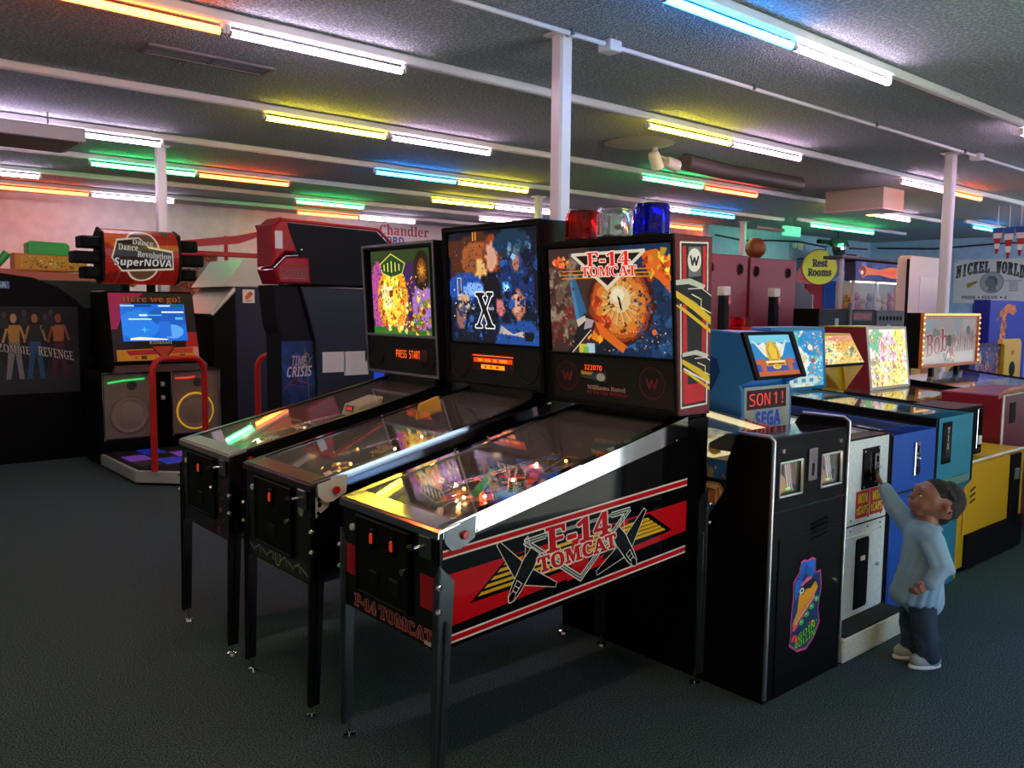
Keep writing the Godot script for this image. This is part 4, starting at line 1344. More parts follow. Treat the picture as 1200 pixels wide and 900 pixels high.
func art_side_carnival() -> Texture2D:
	var r := RandomNumberGenerator.new(); r.seed = 77
	var c := Canvas.new(500, 270, C("1a120e"))
	c.rect(0, 0, 500, 50, C("2a6aa0"))
	c.shards(r, 46, [C("e8743a"), C("e83a7a"), C("f0b050"), C("2a9a6a"), C("c8e060"), C("f0e0c0"), C("d04030")], 0, 4, 500, 48, 6, 18)
	c.rect(0, 50, 500, 8, C("0a0a0c"))
	c.poly([V(0, 60), V(470, 60), V(492, 80), V(486, 120), V(430, 150), V(400, 172), V(0, 172)], C("b07a50"))
	c.poly([V(0, 66), V(462, 66), V(482, 84), V(474, 118), V(400, 160), V(0, 164)], C("e8cc96"))
	for k in 4:
		var x := 60.0 + k * 110
		c.poly([V(x, 80), V(x + 60, 80), V(x + 56, 118), V(x + 10, 130)], C("e8761c"))
		c.poly([V(x + 4, 130), V(x + 60, 116), V(x + 96, 130), V(x + 60, 160), V(x + 10, 160)], C("3a6ab8"))
		c.poly([V(x + 66, 72), V(x + 78, 72), V(x + 84, 130), V(x + 96, 150), V(x + 78, 158)], C("d8661c"))
		c.line([V(x, 80), V(x + 60, 80), V(x + 56, 118)], 3.0, C("4a2410"))
	c.shards(r, 40, [C("e83a3a"), C("f0c030"), C("4ab04a"), C("f07a7a")], 250, 205, 480, 262, 5, 14)
	return c.tex()

func art_banner() -> Texture2D:
	var c := Canvas.new(900, 600, C("eef0ec"))
	var grey := C("4c5650")
	var s := "NICKEL WORLD"
	for k in s.length():
		if s[k] == " ":
			continue
		var t := (k - 5.5) / 5.5
		var o := Vector2(450 + t * 388 - 30, 178 + 74 * t * t)
		var hh := 140.0 + 20.0 * absf(t)
		var ux := Vector2(54, 10 * t).rotated(0.06 * t)
		if s[k] == "I":
			ux *= 0.5
			o.x += 16
		c.words(s[k], o, ux, Vector2(4, -hh), grey, "Droid Serif", 700, 7.0, C("30383a"))
		c.words(s[k], o + Vector2(4, -6), ux * 0.86, Vector2(4, -hh * 0.4), C("8a968c"), "Droid Serif", 700)
	# the coin
	c.oval(480, 320, 148, 148, C("8f9a98"))
	c.oval(480, 320, 140, 140, C("a9b4b2"))
	c.oval(480, 320, 126, 126, C("b8c2c0"))
	c.poly([V(430, 440), V(450, 390), V(420, 372), V(408, 330), V(392, 322), V(412, 290), V(416, 250), V(460, 222), V(520, 232), V(552, 280), V(556, 340), V(530, 386), V(540, 420), V(560, 446)], C("7f8c8a"))
	c.poly([V(440, 240), V(520, 236), V(548, 290), V(540, 350), V(516, 330), V(500, 280), V(450, 270)], C("67736f"))
	c.line([V(412, 290), V(402, 318), V(414, 330), V(410, 352), V(430, 370)], 5.0, C("5c6866"))
	c.poly([V(170, 330), V(300, 290), V(310, 316), V(180, 400)], C("c8a84a"))
	c.line([V(190, 344), V(290, 306)], 5.0, C("7a6420"))
	c.line([V(196, 366), V(290, 326)], 5.0, C("7a6420"))
	for k in 7:
		c.rect(690 if k else 640, 296 + k * 22, 110 if k else 200, 8, C("8a9490"))
	c.text("PRIDE", 120, 500, 170, 44, C("20242a"), "Droid Sans", 700)
	c.oval(330, 522, 12, 12, C("20242a"))
	c.text("FOCUS", 372, 500, 186, 44, C("20242a"), "Droid Sans", 700)
	c.oval(602, 522, 12, 12, C("20242a"))
	c.text("A", 640, 500, 34, 44, C("20242a"), "Droid Sans", 700)
	return c.tex()

# ------------------------------------------------------------------ roll-down redemption machine: front faces +z, body runs back along -z
# d: x0, x1, zf (front), zb (back), yf, yb (top at front and back), body material
func rolldown(called: String, label: String, category: String, d: Dictionary) -> Node3D:
	var cx: float = (d.x0 + d.x1) / 2
	var o := thing(called, label, category, Vector3(cx, 0, d.zf))
	var w: float = (d.x1 - d.x0) / 2
	var zb: float = d.zb - d.zf
	var flat: float = d.get("flat", 0.12)
	var side := [V(0, 0), V(zb, 0), V(zb, d.yb), V(-flat, d.yf), V(0, d.yf)]
	if d.has("cut"):
		side = [V(-0.06, 0), V(zb, 0), V(zb, d.yb), V(-flat, d.yf), V(0, d.yf), V(0, d.cut + 0.08), V(-0.06, d.cut)]
	var inner: Array = side.duplicate()
	for s in [-1.0, 1.0]:
		part(o, "side_panel", MB.new().prism(side, s * (w - 0.018), s * w, 0, 0.003), d.body)
	var core := MB.new()
	var low := 0.055
	for i in inner.size():
		if inner[i].y > 0.5 and inner[i].x < -0.05 and inner[i].y > d.get("cut", 0.0) + 0.1:
			inner[i] = inner[i] - V(0, low)
	core.prism(inner, -w + 0.018, w - 0.018, 0)
	part(o, "body", core, d.get("core", d.body))
	# playfield board and its glass
	var len := -zb - flat - 0.03
	var slope: float = (d.yb - d.yf) / (-zb - flat)
	var tl := Vector3(-w + 0.02, d.yb - low + 0.003, zb + 0.02)
	part(o, "playfield", MB.new().panel(tl, Vector3(2 * w - 0.04, 0, 0), Vector3(0, -slope * len, len), 0.003), d.field)
	part(o, "playfield_glass", MB.new().prism([V(zb + 0.01, d.yb - 0.006), V(-flat, d.yf - 0.006), V(-flat, d.yf - 0.002), V(zb + 0.01, d.yb - 0.002)], -w + 0.019, w - 0.019, 0), M.clear_glass)
	if d.get("band", false):
		for s in [-1.0, 1.0]:
			part(o, "side_band", MB.new().prism([V(zb, d.yb + 0.004), V(-flat, d.yf + 0.004), V(0.0, d.yf + 0.004), V(0.0, d.yf - 0.05), V(-flat, d.yf - 0.06), V(zb, d.yb - 0.075)], s * w, s * (w + 0.004), 0), M.black)
	for s in [-1.0, 1.0]:
		part(o, "edge_trim", MB.new().tube([Vector3(s * (w - 0.009), 0.02 if not d.has("cut") else d.cut + 0.09, 0.002), Vector3(s * (w - 0.009), d.yf, 0.003), Vector3(s * (w - 0.009), d.yf + 0.003, -flat), Vector3(s * (w - 0.009), d.yb + 0.003, zb)], 0.006, 6), d.get("trim", M.black))
	return o

# lit backbox: a shaped shell with a glowing front glass
func lightbox(o: Node3D, called: String, c: Vector3, w: float, h: float, dep: float, lean: float, shell: Material, glassm: Material, frame: Material) -> void:
	# c: middle of the bottom edge of the front face
	var prof := [V(c.z, c.y), V(c.z - lean, c.y + h), V(c.z - lean - dep, c.y + h), V(c.z - dep, c.y)]
	var bx := part(o, called, MB.new().prism(prof, c.x - w / 2, c.x + w / 2, 0, 0.006), shell)
	part(o, "lighted_glass", MB.new().panel(Vector3(c.x - w / 2 + 0.02, c.y + h - 0.02, c.z - lean * (1 - 0.02 / h)), Vector3(w - 0.04, 0, 0), Vector3(0, -h + 0.04, lean * (1 - 0.04 / h)), 0.004), glassm)
	var f := MB.new()
	for s in [-1.0, 1.0]:
		f.prism([V(c.z + 0.008, c.y), V(c.z + 0.008 - lean, c.y + h), V(c.z - lean, c.y + h), V(c.z, c.y)], c.x + s * (w / 2 - 0.022), c.x + s * w / 2, 0)
	for y in [0.0, h - 0.022]:
		var z: float = c.z - lean * (y + 0.011) / h
		f.box(Vector3(c.x, c.y + y + 0.011, z + 0.004), Vector3(w - 0.044, 0.022, 0.012))
	part(bx, "frame", f, frame)

func coin_mech(o: Node3D, c: Vector3, s := 1.0) -> void:
	var p := part(o, "coin_mechanism", MB.new().box(c + Vector3(0, 0, 0.006), Vector3(0.05 * s, 0.17 * s, 0.012), 0.003), M.steel)
	part(p, "coin_slot", MB.new().box(c + Vector3(0, 0.05 * s, 0.013), Vector3(0.006 * s, 0.035 * s, 0.006)), M.black)
	part(p, "coin_return_cup", MB.new().box(c + Vector3(0, -0.055 * s, 0.014), Vector3(0.034 * s, 0.034 * s, 0.012), 0.004), M.charcoal)
	part(p, "return_knob", MB.new().ball(c + Vector3(0.008, 0.0, 0.016), 0.008 * s, 10), M.chrome)

func right_row() -> void:
	# ---- black coin-roller cabinet with the skate sticker
	var o := thing("coin_roller_cabinet", "black coin-roller cabinet with two small windows and a cartoon skate sticker", "arcade cabinet", Vector3(2.802, 0, -1.757))
	var sidep := [V(0, 0), V(0, 1.03), V(-0.01, 1.042), V(-0.157, 1.038), V(-0.2, 0.926), V(-0.204, 0.81), V(-0.374, 0.54), V(-0.46, 0.5), V(-1.1, 0.5), V(-1.1, 0)]
	part(o, "side_panel", MB.new().prism(sidep, 0.0, 0.018, 0, 0.003), M.black)
	part(o, "side_panel", MB.new().prism([V(0, 0), V(0, 1.055), V(-0.02, 1.07), V(-0.22, 1.07), V(-0.26, 1.0), V(-0.30, 0.985), V(-0.70, 1.045), V(-1.1, 1.065), V(-1.1, 0)], 0.555, 0.573, 0, 0.003), M.black)
	part(o, "lower_body", MB.new().box(Vector3(0.286, 0.25, -0.56), Vector3(0.536, 0.5, 1.07)), M.black)
	part(o, "kick_base", MB.new().box(Vector3(0.286, 0.03, -0.55), Vector3(0.5, 0.06, 1.08)), M.black_matte)
	# front with openings for the two windows
	var fz := -0.012
	var fb := MB.new()
	for q in [[0.286, 0.33, 0.536, 0.66], [0.286, 0.985, 0.536, 0.1], [0.286, 0.735, 0.536, 0.15]]:
		fb.box(Vector3(q[0], q[1], fz), Vector3(q[2], q[3], 0.02))
	for q in [[0.03, 0.05], [0.287, 0.15], [0.54, 0.05]]:
		fb.box(Vector3(q[0], 0.872, fz), Vector3(q[1], 0.126, 0.02))
	part(o, "front_panel", fb, M.black)
	for wx in [0.135, 0.438]:
		var bez := MB.new()
		for q in [[0, 0.066, 0.166, 0.008], [0, -0.066, 0.166, 0.008]]:
			bez.box(Vector3(wx, 0.872 + q[1], 0.002), Vector3(q[2], q[3], 0.012), 0.003)
		for q in [-0.08, 0.08]:
			bez.box(Vector3(wx + q, 0.872, 0.002), Vector3(0.008, 0.134, 0.012), 0.003)
		var wf := part(o, "window_bezel", bez, M.brushed)
		part(wf, "window_glass", MB.new().box(Vector3(wx, 0.872, -0.01), Vector3(0.156, 0.13, 0.003)), M.clear_glass)
		part(wf, "token_tray", MB.new().prism([V(-0.03, 0.80), V(-0.03, 0.815), V(-0.16, 0.93), V(-0.16, 0.80)], wx - 0.075, wx + 0.075, 0), M.wood)
		for k in 3:
			part(wf, "chute_rail", MB.new().tube([Vector3(wx + 0.03 + k * 0.016, 0.815, -0.03), Vector3(wx + 0.03 + k * 0.016, 0.94, -0.05)], 0.005, 6), M.chrome)
		var wl := part(wf, "window_lamp", MB.new().ball(Vector3(wx - 0.02, 0.93, -0.06), 0.008, 8), M.lamp_window)
		var ol := OmniLight3D.new()
		ol.name = "window_light"
		ol.light_color = Color("ffdca8")
		ol.light_energy = 0.012
		ol.light_size = 0.005
		ol.omni_range = 30.0
		ol.omni_attenuation = 2.0
		ol.shadow_enabled = true
		ol.position = Vector3(wx - 0.02, 0.93, -0.06)
		wl.add_child(ol)
		for k in 2:
			part(wf, "token_light", MB.new().ball(Vector3(wx + 0.02 + k * 0.014, 0.822, -0.026), 0.006, 8), M.lamp_green)
	part(o, "coin_plate", MB.new().box(Vector3(0.287, 0.91, 0.003), Vector3(0.062, 0.13, 0.01), 0.002), M.steel)
	part(o, "coin_slot", MB.new().box(Vector3(0.287, 0.89, 0.009), Vector3(0.008, 0.05, 0.004)), M.black)
	for k in [[0.07, 0.985], [0.5, 0.985]]:
		part(o, "cam_lock", MB.new().lathe([V(0, 0.01), V(0.009, 0.01), V(0.011, 0)], Vector3(k[0], k[1], -0.002), 12, Basis(Vector3(1, 0, 0), PI / 2)), M.chrome)
	part(o, "chrome_strip", MB.new().box(Vector3(0.286, 0.752, 0.001), Vector3(0.53, 0.008, 0.008)), M.steel)
	part(o, "corner_trim", MB.new().tube([Vector3(0.006, 0.02, 0.002), Vector3(0.006, 1.03, 0.003), Vector3(0.006, 1.042, -0.012), Vector3(0.006, 1.042, -0.15)], 0.009, 8), M.brushed)
	part(o, "corner_trim", MB.new().tube([Vector3(0.567, 0.02, 0.002), Vector3(0.567, 1.06, 0.003), Vector3(0.567, 1.074, -0.02), Vector3(0.567, 1.074, -0.21)], 0.008, 8), M.brushed)
	part(o, "front_door", MB.new().box(Vector3(0.30, 0.33, 0.001), Vector3(0.46, 0.62, 0.006), 0.002), M.black)
	part(o, "door_lock", MB.new().lathe([V(0, 0.014), V(0.009, 0.014), V(0.012, 0)], Vector3(0.49, 0.40, 0.004), 12, Basis(Vector3(1, 0, 0), PI / 2)), M.chrome)
	for k in 4:
		part(o, "vent_slat", MB.new().box(Vector3(0.36, 0.61 + k * 0.02, 0.003), Vector3(0.12, 0.006, 0.012), 0.0, Basis(Vector3(0, 0, 1), 0.1)), M.black_gloss)
	# sticker, cut to its outline (the print's own outline, scaled to metres)
	var out := [V(95, 20), V(120, 8), V(150, 22), V(190, 10), V(222, 30), V(226, 130), V(270, 125), V(284, 250), V(262, 420), V(280, 520), V(240, 620), V(170, 690), V(90, 680), V(20, 610), V(30, 540), V(26, 430), V(40, 250), V(36, 150), V(82, 92)]
	part(o, "skate_sticker", MB.new().board(out.map(func(q): return V(0.145 + q.x * 0.00088, 0.535 - q.y * 0.00056)), Vector3(0, 0, 0.005), Vector3(1, 0, 0), Vector3(0, 1, 0), 0.0008, Rect2(0.145, 0.143, 0.264, 0.392)), print_mat("roller_badge", art_roller_badge(), 0.35), "skate cartoon sticker with pink outline")
	# shelf over the windows and the sloping play window
	part(o, "front_shelf", MB.new().prism([V(-0.02, 1.0), V(-0.02, 1.036), V(-0.22, 1.030), V(-0.30, 0.985), V(-0.30, 0.96), V(-0.02, 0.96)], 0.018, 0.555, 0, 0.003), mat("shelf_gloss", "2a2228", 0.08))
	part(o, "play_glass", MB.new().prism([V(-0.24, 0.985), V(-0.70, 1.04), V(-1.09, 1.058), V(-1.09, 1.062), V(-0.70, 1.044), V(-0.24, 0.989)], 0.02, 0.553, 0), M.clear_glass)
	var fld := art_abstract(55, 300, 400, "d8c890", [[0.3, 0.5, 0.3, 0.3, "b8c8a0"], [0.7, 0.3, 0.2, 0.3, "e0a890"], [0.5, 0.8, 0.4, 0.15, "f0e0a0"]], ["e8d8b0", "c07858", "5a9a98", "f4ecd0", "d89060"], 40, 8, 30)
	part(o, "play_board_light", MB.new().panel(Vector3(0.02, 0.975, -1.08), Vector3(0.53, 0, 0), Vector3(0, -0.05, 0.80), 0.004), lit_mat("roller_field", fld.tex(), 0.9))
	part(o, "edge_light", MB.new().prism([V(-0.30, 0.955), V(-0.70, 1.01), V(-1.08, 1.03), V(-1.08, 1.05), V(-0.70, 1.035), V(-0.30, 0.978)], 0.535, 0.552, 0), glow("edge_lamp", "fff2b8", 1.3))
	part(o, "side_window", MB.new().prism([V(-0.17, 1.036), V(-0.205, 0.915), V(-1.09, 0.915), V(-1.09, 1.10), V(-0.30, 1.036)], 0.004, 0.010, 0), M.clear_glass)
	part(o, "side_decal", MB.new().board([V(-0.205, 0.925), V(-0.208, 0.812), V(-0.376, 0.545), V(-0.46, 0.505), V(-1.09, 0.505), V(-1.09, 0.925)], Vector3(0.010, 0, 0), Vector3(0, 0, 1), Vector3(0, 1, 0), 0.003, Rect2(-0.75, 0.505, 0.55, 0.42)), print_mat("side_carnival", art_side_carnival(), 0.35))
	part(o, "inner_wall", MB.new().box(Vector3(0.286, 0.70, -0.68), Vector3(0.53, 0.4, 0.8)), mat("brown_inner", "4a3020", 0.6))
	for k in 4:
		part(o, "prize_token", MB.new().lathe([V(0, 0.01), V(0.028, 0.01), V(0.03, 0.0), V(0, 0)], Vector3(0.06, 0.96 + 0.02 * (k % 2), -0.30 - k * 0.09), 14, Basis(Vector3(0, 0, 1), PI / 2)), M.plastic_gold)

	# ---- white cabinet the boy feeds, with the blue hooded backbox
	var field1 := art_abstract(61, 200, 300, "8a3a2a", [[0.4, 0.4, 0.4, 0.3, "c8743a"], [0.7, 0.7, 0.3, 0.2, "d0a060"]], ["e0a060", "a83a2c", "f0d8a0", "5a2a20"], 30)
	o = rolldown("ticket_cabinet", "white redemption cabinet with red win stickers, low step and blue hooded top", "arcade cabinet", {"x0": 3.392, "x1": 3.972, "zf": -1.86, "zb": -2.75, "yf": 0.945, "yb": 1.0, "flat": 0.1, "body": M.white_off, "core": M.charcoal, "trim": M.black, "field": print_mat("field_white", field1.tex(), 0.12)})
	part(o, "front_panel", MB.new().box(Vector3(0, 0.53, -0.005), Vector3(0.545, 0.82, 0.012), 0.003), M.white_off)
	part(o, "top_lip", MB.new().box(Vector3(0, 0.935, -0.05), Vector3(0.545, 0.022, 0.10), 0.004), M.black)
	part(o, "coin_plate", MB.new().box(Vector3(0.10, 0.80, 0.003), Vector3(0.155, 0.19, 0.01), 0.002), M.black_gloss)
	coin_mech(o, Vector3(0.135, 0.80, 0.007), 0.8)
	for k in [[0.035, 0.88], [0.165, 0.885], [0.035, 0.715]]:
		part(o, "plate_screw", MB.new().ball(Vector3(k[0], k[1], 0.009), 0.006, 8, Vector3(1, 1, 0.4)), M.chrome)
	for k in 2:
		part(o, "win_sticker", MB.new().panel(Vector3(-0.02 + k * 0.135, 0.70, 0.0012), Vector3(0.125, 0, 0), Vector3(0, -0.125, 0), 0.0012), print_mat("win_sticker", art_words(130, 130, "c4161c", [["WIN", 18, 14, 92, 46, "f2dc28", "Droid Sans", 4.0, "6a0a0c"], ["tCAPS", 10, 72, 108, 44, "f2dc28", "Droid Sans", 4.0, "6a0a0c"]]), 0.4))
	part(o, "seam", MB.new().box(Vector3(0, 0.548, 0.002), Vector3(0.54, 0.006, 0.004)), M.charcoal)
	part(o, "ticket_door", MB.new().box(Vector3(0.06, 0.31, 0.001), Vector3(0.38, 0.38, 0.008), 0.003), M.white_off)
	part(o, "ticket_plate", MB.new().prism([V(-0.01, 0.15), V(0.10, 0.15), V(0.11, 0.16), V(0.11, 0.47), V(0.10, 0.48), V(0.0, 0.48), V(-0.01, 0.47)], 0.004, 0.010, 2, 0.002), M.black)
	part(o, "ticket_slot", MB.new().box(Vector3(0.05, 0.385, 0.012), Vector3(0.04, 0.022, 0.006), 0.002), M.ivory)
	part(o, "door_lock", MB.new().lathe([V(0, 0.012), V(0.009, 0.012), V(0.011, 0)], Vector3(0.2, 0.33, 0.004), 12, Basis(Vector3(1, 0, 0), PI / 2)), M.brushed)
	for k in [[-0.06, 0.572], [0.1, 0.572], [0.22, 0.572], [-0.06, 0.525], [0.1, 0.525], [0.22, 0.525], [0.225, 0.50]]:
		part(o, "screw", MB.new().ball(Vector3(k[0], k[1], 0.003), 0.005, 8, Vector3(1, 1, 0.4)), M.charcoal)
	var st := part(o, "step", MB.new().box(Vector3(0, 0.058, 0.055), Vector3(0.575, 0.108, 0.118), 0.006), M.ivory_worn)
	part(st, "step_tread", MB.new().box(Vector3(0.005, 0.117, 0.054), Vector3(0.55, 0.01, 0.112), 0.002), M.rubber)
	# hooded backbox
	var side := [V(-0.47, 1.41), V(-0.72, 1.425), V(-0.72, 0.92), V(-0.45, 0.92), V(-0.455, 1.13), V(-0.47, 1.16), V(-0.40, 1.19), V(-0.385, 1.205)]
	for s in [-1.0, 1.0]:
		part(o, "hood_side", MB.new().prism(side, -0.05 + s * 0.195, -0.05 + s * 0.215, 0, 0.004), M.hood_blue)
	part(o, "hood_back", MB.new().prism([V(-0.5, 1.40), V(-0.71, 1.415), V(-0.71, 0.925), V(-0.5, 0.925)], -0.245, 0.145, 0), M.hood_blue)
	part(o, "lighted_marquee", MB.new().panel(Vector3(-0.232, 1.398, -0.474), Vector3(0.364, 0, 0), Vector3(0, -0.195, 0.078), 0.006), lit_mat("hedge_marquee", art_hedge_marquee(), 0.9))
	var mf := MB.new()
	for s in [-1.0, 1.0]:
		mf.prism([V(-0.46, 1.412), V(-0.378, 1.202), V(-0.388, 1.19), V(-0.475, 1.405)], -0.05 + s * 0.183, -0.05 + s * 0.216, 0)
	mf.box(Vector3(-0.05, 1.405, -0.468), Vector3(0.43, 0.016, 0.02), 0.003)
	mf.box(Vector3(-0.05, 1.199, -0.386), Vector3(0.43, 0.016, 0.02), 0.003)
	part(o, "marquee_frame", mf, M.black)
	part(o, "display_panel", MB.new().panel(Vector3(-0.245, 1.15, -0.462), Vector3(0.39, 0, 0), Vector3(0, -0.225, 0.008), 0.006), M.silver_grey)
	part(o, "letter_display", MB.new().panel(Vector3(-0.225, 1.135, -0.454), Vector3(0.33, 0, 0), Vector3(0, -0.092, 0.003), 0.004), lit_mat("son_display", art_segments([["SON", 14, 170], ["1!", 214, 80]]), 0.9))
	part(o, "maker_letters", MB.new().panel(Vector3(-0.165, 1.035, -0.450), Vector3(0.23, 0, 0), Vector3(0, -0.085, 0.003), 0.002), print_mat("maker_print", art_words(240, 90, "a8a79e", [["SEGA", 10, 8, 220, 74, "2a4ab0", "Droid Sans", 5.0, "3c62c8"]]), 0.5))
	part(o, "side_roundel", MB.new().board([V(-0.62, 1.14), V(-0.66, 1.10), V(-0.70, 1.14), V(-0.70, 1.26), V(-0.66, 1.30), V(-0.60, 1.28), V(-0.58, 1.22)], Vector3(-0.265, 0, 0), Vector3(0, 0, 1), Vector3(0, 1, 0), 0.001, Rect2(-0.8, 1.0, 0.3, 0.4)), mat("deep_blue", "123a78", 0.4))
	var bc := part(o, "red_beacon", MB.new().box(Vector3(-0.16, 1.458, -0.55), Vector3(0.075, 0.05, 0.075), 0.006), solid_glass("beacon_ruby", "d8101c"), "small red square beacon")
	part(bc, "beacon_base", MB.new().box(Vector3(-0.16, 1.428, -0.55), Vector3(0.085, 0.016, 0.085), 0.003), M.red_plastic)
	part(bc, "bulb", MB.new().ball(Vector3(-0.16, 1.455, -0.55), 0.016, 10), M.red_plastic)

	# ---- blue cabinet
	var field2 := art_abstract(62, 200, 300, "3a2a58", [[0.4, 0.4, 0.4, 0.3, "6a58a8"], [0.6, 0.8, 0.3, 0.2, "d8b83a"]], ["8a78c8", "e8d060", "5a3a80", "c8b8e8"], 30)
	o = rolldown("coin_cabinet", "blue coin cabinet with chrome coin mechanism beside the white one", "arcade cabinet", {"x0": 3.988, "x1": 4.495, "zf": -1.865, "zb": -2.7, "yf": 0.925, "yb": 0.96, "flat": 0.14, "body": M.blue_paint, "trim": M.black, "field": print_mat("field_blue", field2.tex(), 0.12)})
	coin_mech(o, Vector3(0.02, 0.79, 0.0), 1.0)
	part(o, "lower_door", MB.new().box(Vector3(0, 0.34, 0.002), Vector3(0.44, 0.52, 0.008), 0.004), M.blue_paint)
	part(o, "seam", MB.new().box(Vector3(0, 0.635, 0.001), Vector3(0.46, 0.012, 0.006)), M.navy)
	part(o, "door_lock", MB.new().ball(Vector3(0.05, 0.56, 0.008), 0.008, 10), M.chrome)

	# ---- teal cabinet with the cyan lit backbox
	var field3 := art_abstract(63, 200, 340, "2c3a40", [[0.5, 0.3, 0.4, 0.2, "5a6a70"], [0.5, 0.7, 0.4, 0.2, "7a7468"]], ["8a9aa0", "3a5a60", "c8b890", "405058"], 30)
	o = rolldown("roll_down_machine", "teal roll-down machine with black band and bright cyan backglass", "arcade cabinet", {"x0": 4.51, "x1": 4.985, "zf": -1.875, "zb": -2.95, "yf": 0.965, "yb": 1.02, "cut": 0.50, "flat": 0.14, "body": M.teal, "core": M.teal, "band": true, "field": print_mat("field_teal", field3.tex(), 0.12)})
	part(o, "ticket_plate", MB.new().box(Vector3(-0.115, 0.83, 0.004), Vector3(0.10, 0.22, 0.01), 0.002), M.black)
	part(o, "ticket_label", MB.new().panel(Vector3(-0.135, 0.92, 0.0092), Vector3(0.05, 0, 0), Vector3(0, -0.17, 0), 0.001), print_mat("ticket_label", art_words(50, 170, "1a1a1a", [["T", 10, 8, 30, 34, "c8b890"], ["I", 18, 50, 14, 30, "c8b890"], ["X", 10, 90, 30, 34, "c8b890"]]), 0.5))
	part(o, "masking_tape", MB.new().box(Vector3(0.0, 0.612, 0.002), Vector3(0.40, 0.045, 0.003)), mat("tape", "5a7a6a", 0.7))
	part(o, "front_seam", MB.new().box(Vector3(0.0, 0.59, 0.001), Vector3(0.46, 0.008, 0.004)), M.black)
	var cy := art_abstract(64, 300, 250, "38a8d8", [[0.3, 0.3, 0.25, 0.3, "58c0b0"], [0.6, 0.35, 0.12, 0.4, "d8f4f8"], [0.4, 0.6, 0.3, 0.12, "f0fcf0"], [0.8, 0.2, 0.3, 0.25, "1c90d0"], [0.3, 0.9, 0.6, 0.15, "e8e8b8"]], ["e89a88", "f8f0d0", "88d0c0", "d06a50", "60b8d8", "f4d890"], 46, 5, 20)
	cy.shards(rng, 16, [C("e8a030"), C("e86a40"), C("50b060")], 30, 30, 90, 110, 6, 18)
	cy.rect(40, 205, 220, 34, C("b8d8e0"))
	for k in 4:
		cy.rect(66 + k * 48, 214, 24, 16, C("5a8aa0"))
	lightbox(o, "backbox", Vector3(0.085, 1.015, -0.98), 0.62, 0.395, 0.2, 0.03, M.sky_blue_paint, lit_mat("cyan_glass", cy.tex(), 1.0), M.sky_blue_paint)

	# ---- wine cabinet with a diamond-shaped lit hood
	o = rolldown("roll_down_machine", "dark roll-down machine under a yellow diamond-shaped lit hood", "arcade cabinet", {"x0": 5.12, "x1": 5.88, "zf": -2.66, "zb": -3.45, "yf": 0.89, "yb": 0.95, "flat": 0.12, "body": M.black, "band": true, "field": print_mat("field_wine", art_abstract(65, 200, 300, "40302c", [[0.5, 0.4, 0.4, 0.3, "8a7048"]], ["c8a868", "5a3a2c", "e0c890", "6a2a2c"], 30).tex(), 0.12)})
	var hx := 0.16
	part(o, "hood_shell", MB.new().prism([V(-0.30 + hx, 1.355), V(0.10 + hx, 1.355), V(0.33 + hx, 1.13), V(0.08 + hx, 0.96), V(0.0 + hx, 0.96), V(-0.30 + hx, 1.13)], -0.54, -0.36, 2, 0.008), M.yellow_paint)
	part(o, "hood_stem", MB.new().box(Vector3(hx + 0.03, 0.95, -0.44), Vector3(0.10, 0.06, 0.12), 0.006), M.yellow_paint)
	part(o, "hood_keel", MB.new().prism([V(-0.02 + hx, 1.12), V(0.02 + hx, 1.12), V(0.05 + hx, 0.97), V(0.03 + hx, 0.97)], -0.36, -0.34, 2), M.yellow_paint)
	var yl := art_abstract(66, 400, 240, "e8c85a", [[0.2, 0.5, 0.3, 0.5, "fff0a8"], [0.6, 0.3, 0.3, 0.3, "f0b83a"], [0.5, 0.1, 0.5, 0.1, "e89a78"]], ["e07a3a", "f8f0c0", "50a050", "d04a38", "f0d060", "8ab0a0"], 46, 6, 22)
	part(o, "lighted_sign", MB.new().board([V(-0.285 + hx, 1.34), V(0.085 + hx, 1.34), V(0.30 + hx, 1.145), V(-0.285 + hx, 1.145)], Vector3(0, 0, -0.36), Vector3(1, 0, 0), Vector3(0, 1, 0), 0.006, Rect2(-0.285 + hx, 1.145, 0.585, 0.195)), lit_mat("yellow_glass", yl.tex(), 1.0))
	part(o, "sign_rail", MB.new().box(Vector3(0.005 + hx, 1.135, -0.352), Vector3(0.6, 0.018, 0.02), 0.003), M.charcoal)

	# ---- red cabinet with the red backbox
	o = rolldown("roll_down_machine", "roll-down machine with red leaning backbox and bright yellow-white backglass", "arcade cabinet", {"x0": 6.05, "x1": 7.05, "zf": -2.66, "zb": -3.56, "yf": 0.88, "yb": 0.92, "flat": 0.12, "body": M.wine, "band": true, "field": print_mat("field_red", art_abstract(67, 200, 300, "b89030", [[0.5, 0.5, 0.4, 0.3, "e8c840"]], ["f0e0a0", "8a6a2c", "f8d840", "a84a2c"], 30).tex(), 0.12)})
	var rd := art_abstract(68, 320, 240, "f0e8d8", [[0.2, 0.2, 0.2, 0.2, "58b070"], [0.8, 0.25, 0.18, 0.3, "f0e030"], [0.5, 0.35, 0.25, 0.25, "e8b8c8"], [0.5, 0.8, 0.5, 0.25, "f8e058"]], ["f8e030", "f4f0e8", "e89038", "b05878", "f8f8d0", "88a048", "d8603a"], 60, 6, 22)
	lightbox(o, "backbox", Vector3(0.17, 0.90, -0.51), 0.66, 0.49, 0.40, 0.06, M.wine, lit_mat("red_glass", rd.tex(), 1.1), M.ivory)

	# ---- yellow cabinet, black ticket box on it, red cabinet beyond
	o = thing("low_cabinet", "low yellow cabinet with dark kick plate and black strip at its edge", "arcade cabinet", Vector3(5.03, 0, -1.955))
	part(o, "body", MB.new().box(Vector3(0.52, 0.34, -0.33), Vector3(1.03, 0.62, 0.64), 0.006), M.yellow_paint)
	part(o, "base", MB.new().box(Vector3(0.53, 0.06, -0.33), Vector3(1.0, 0.12, 0.62)), M.black_matte)
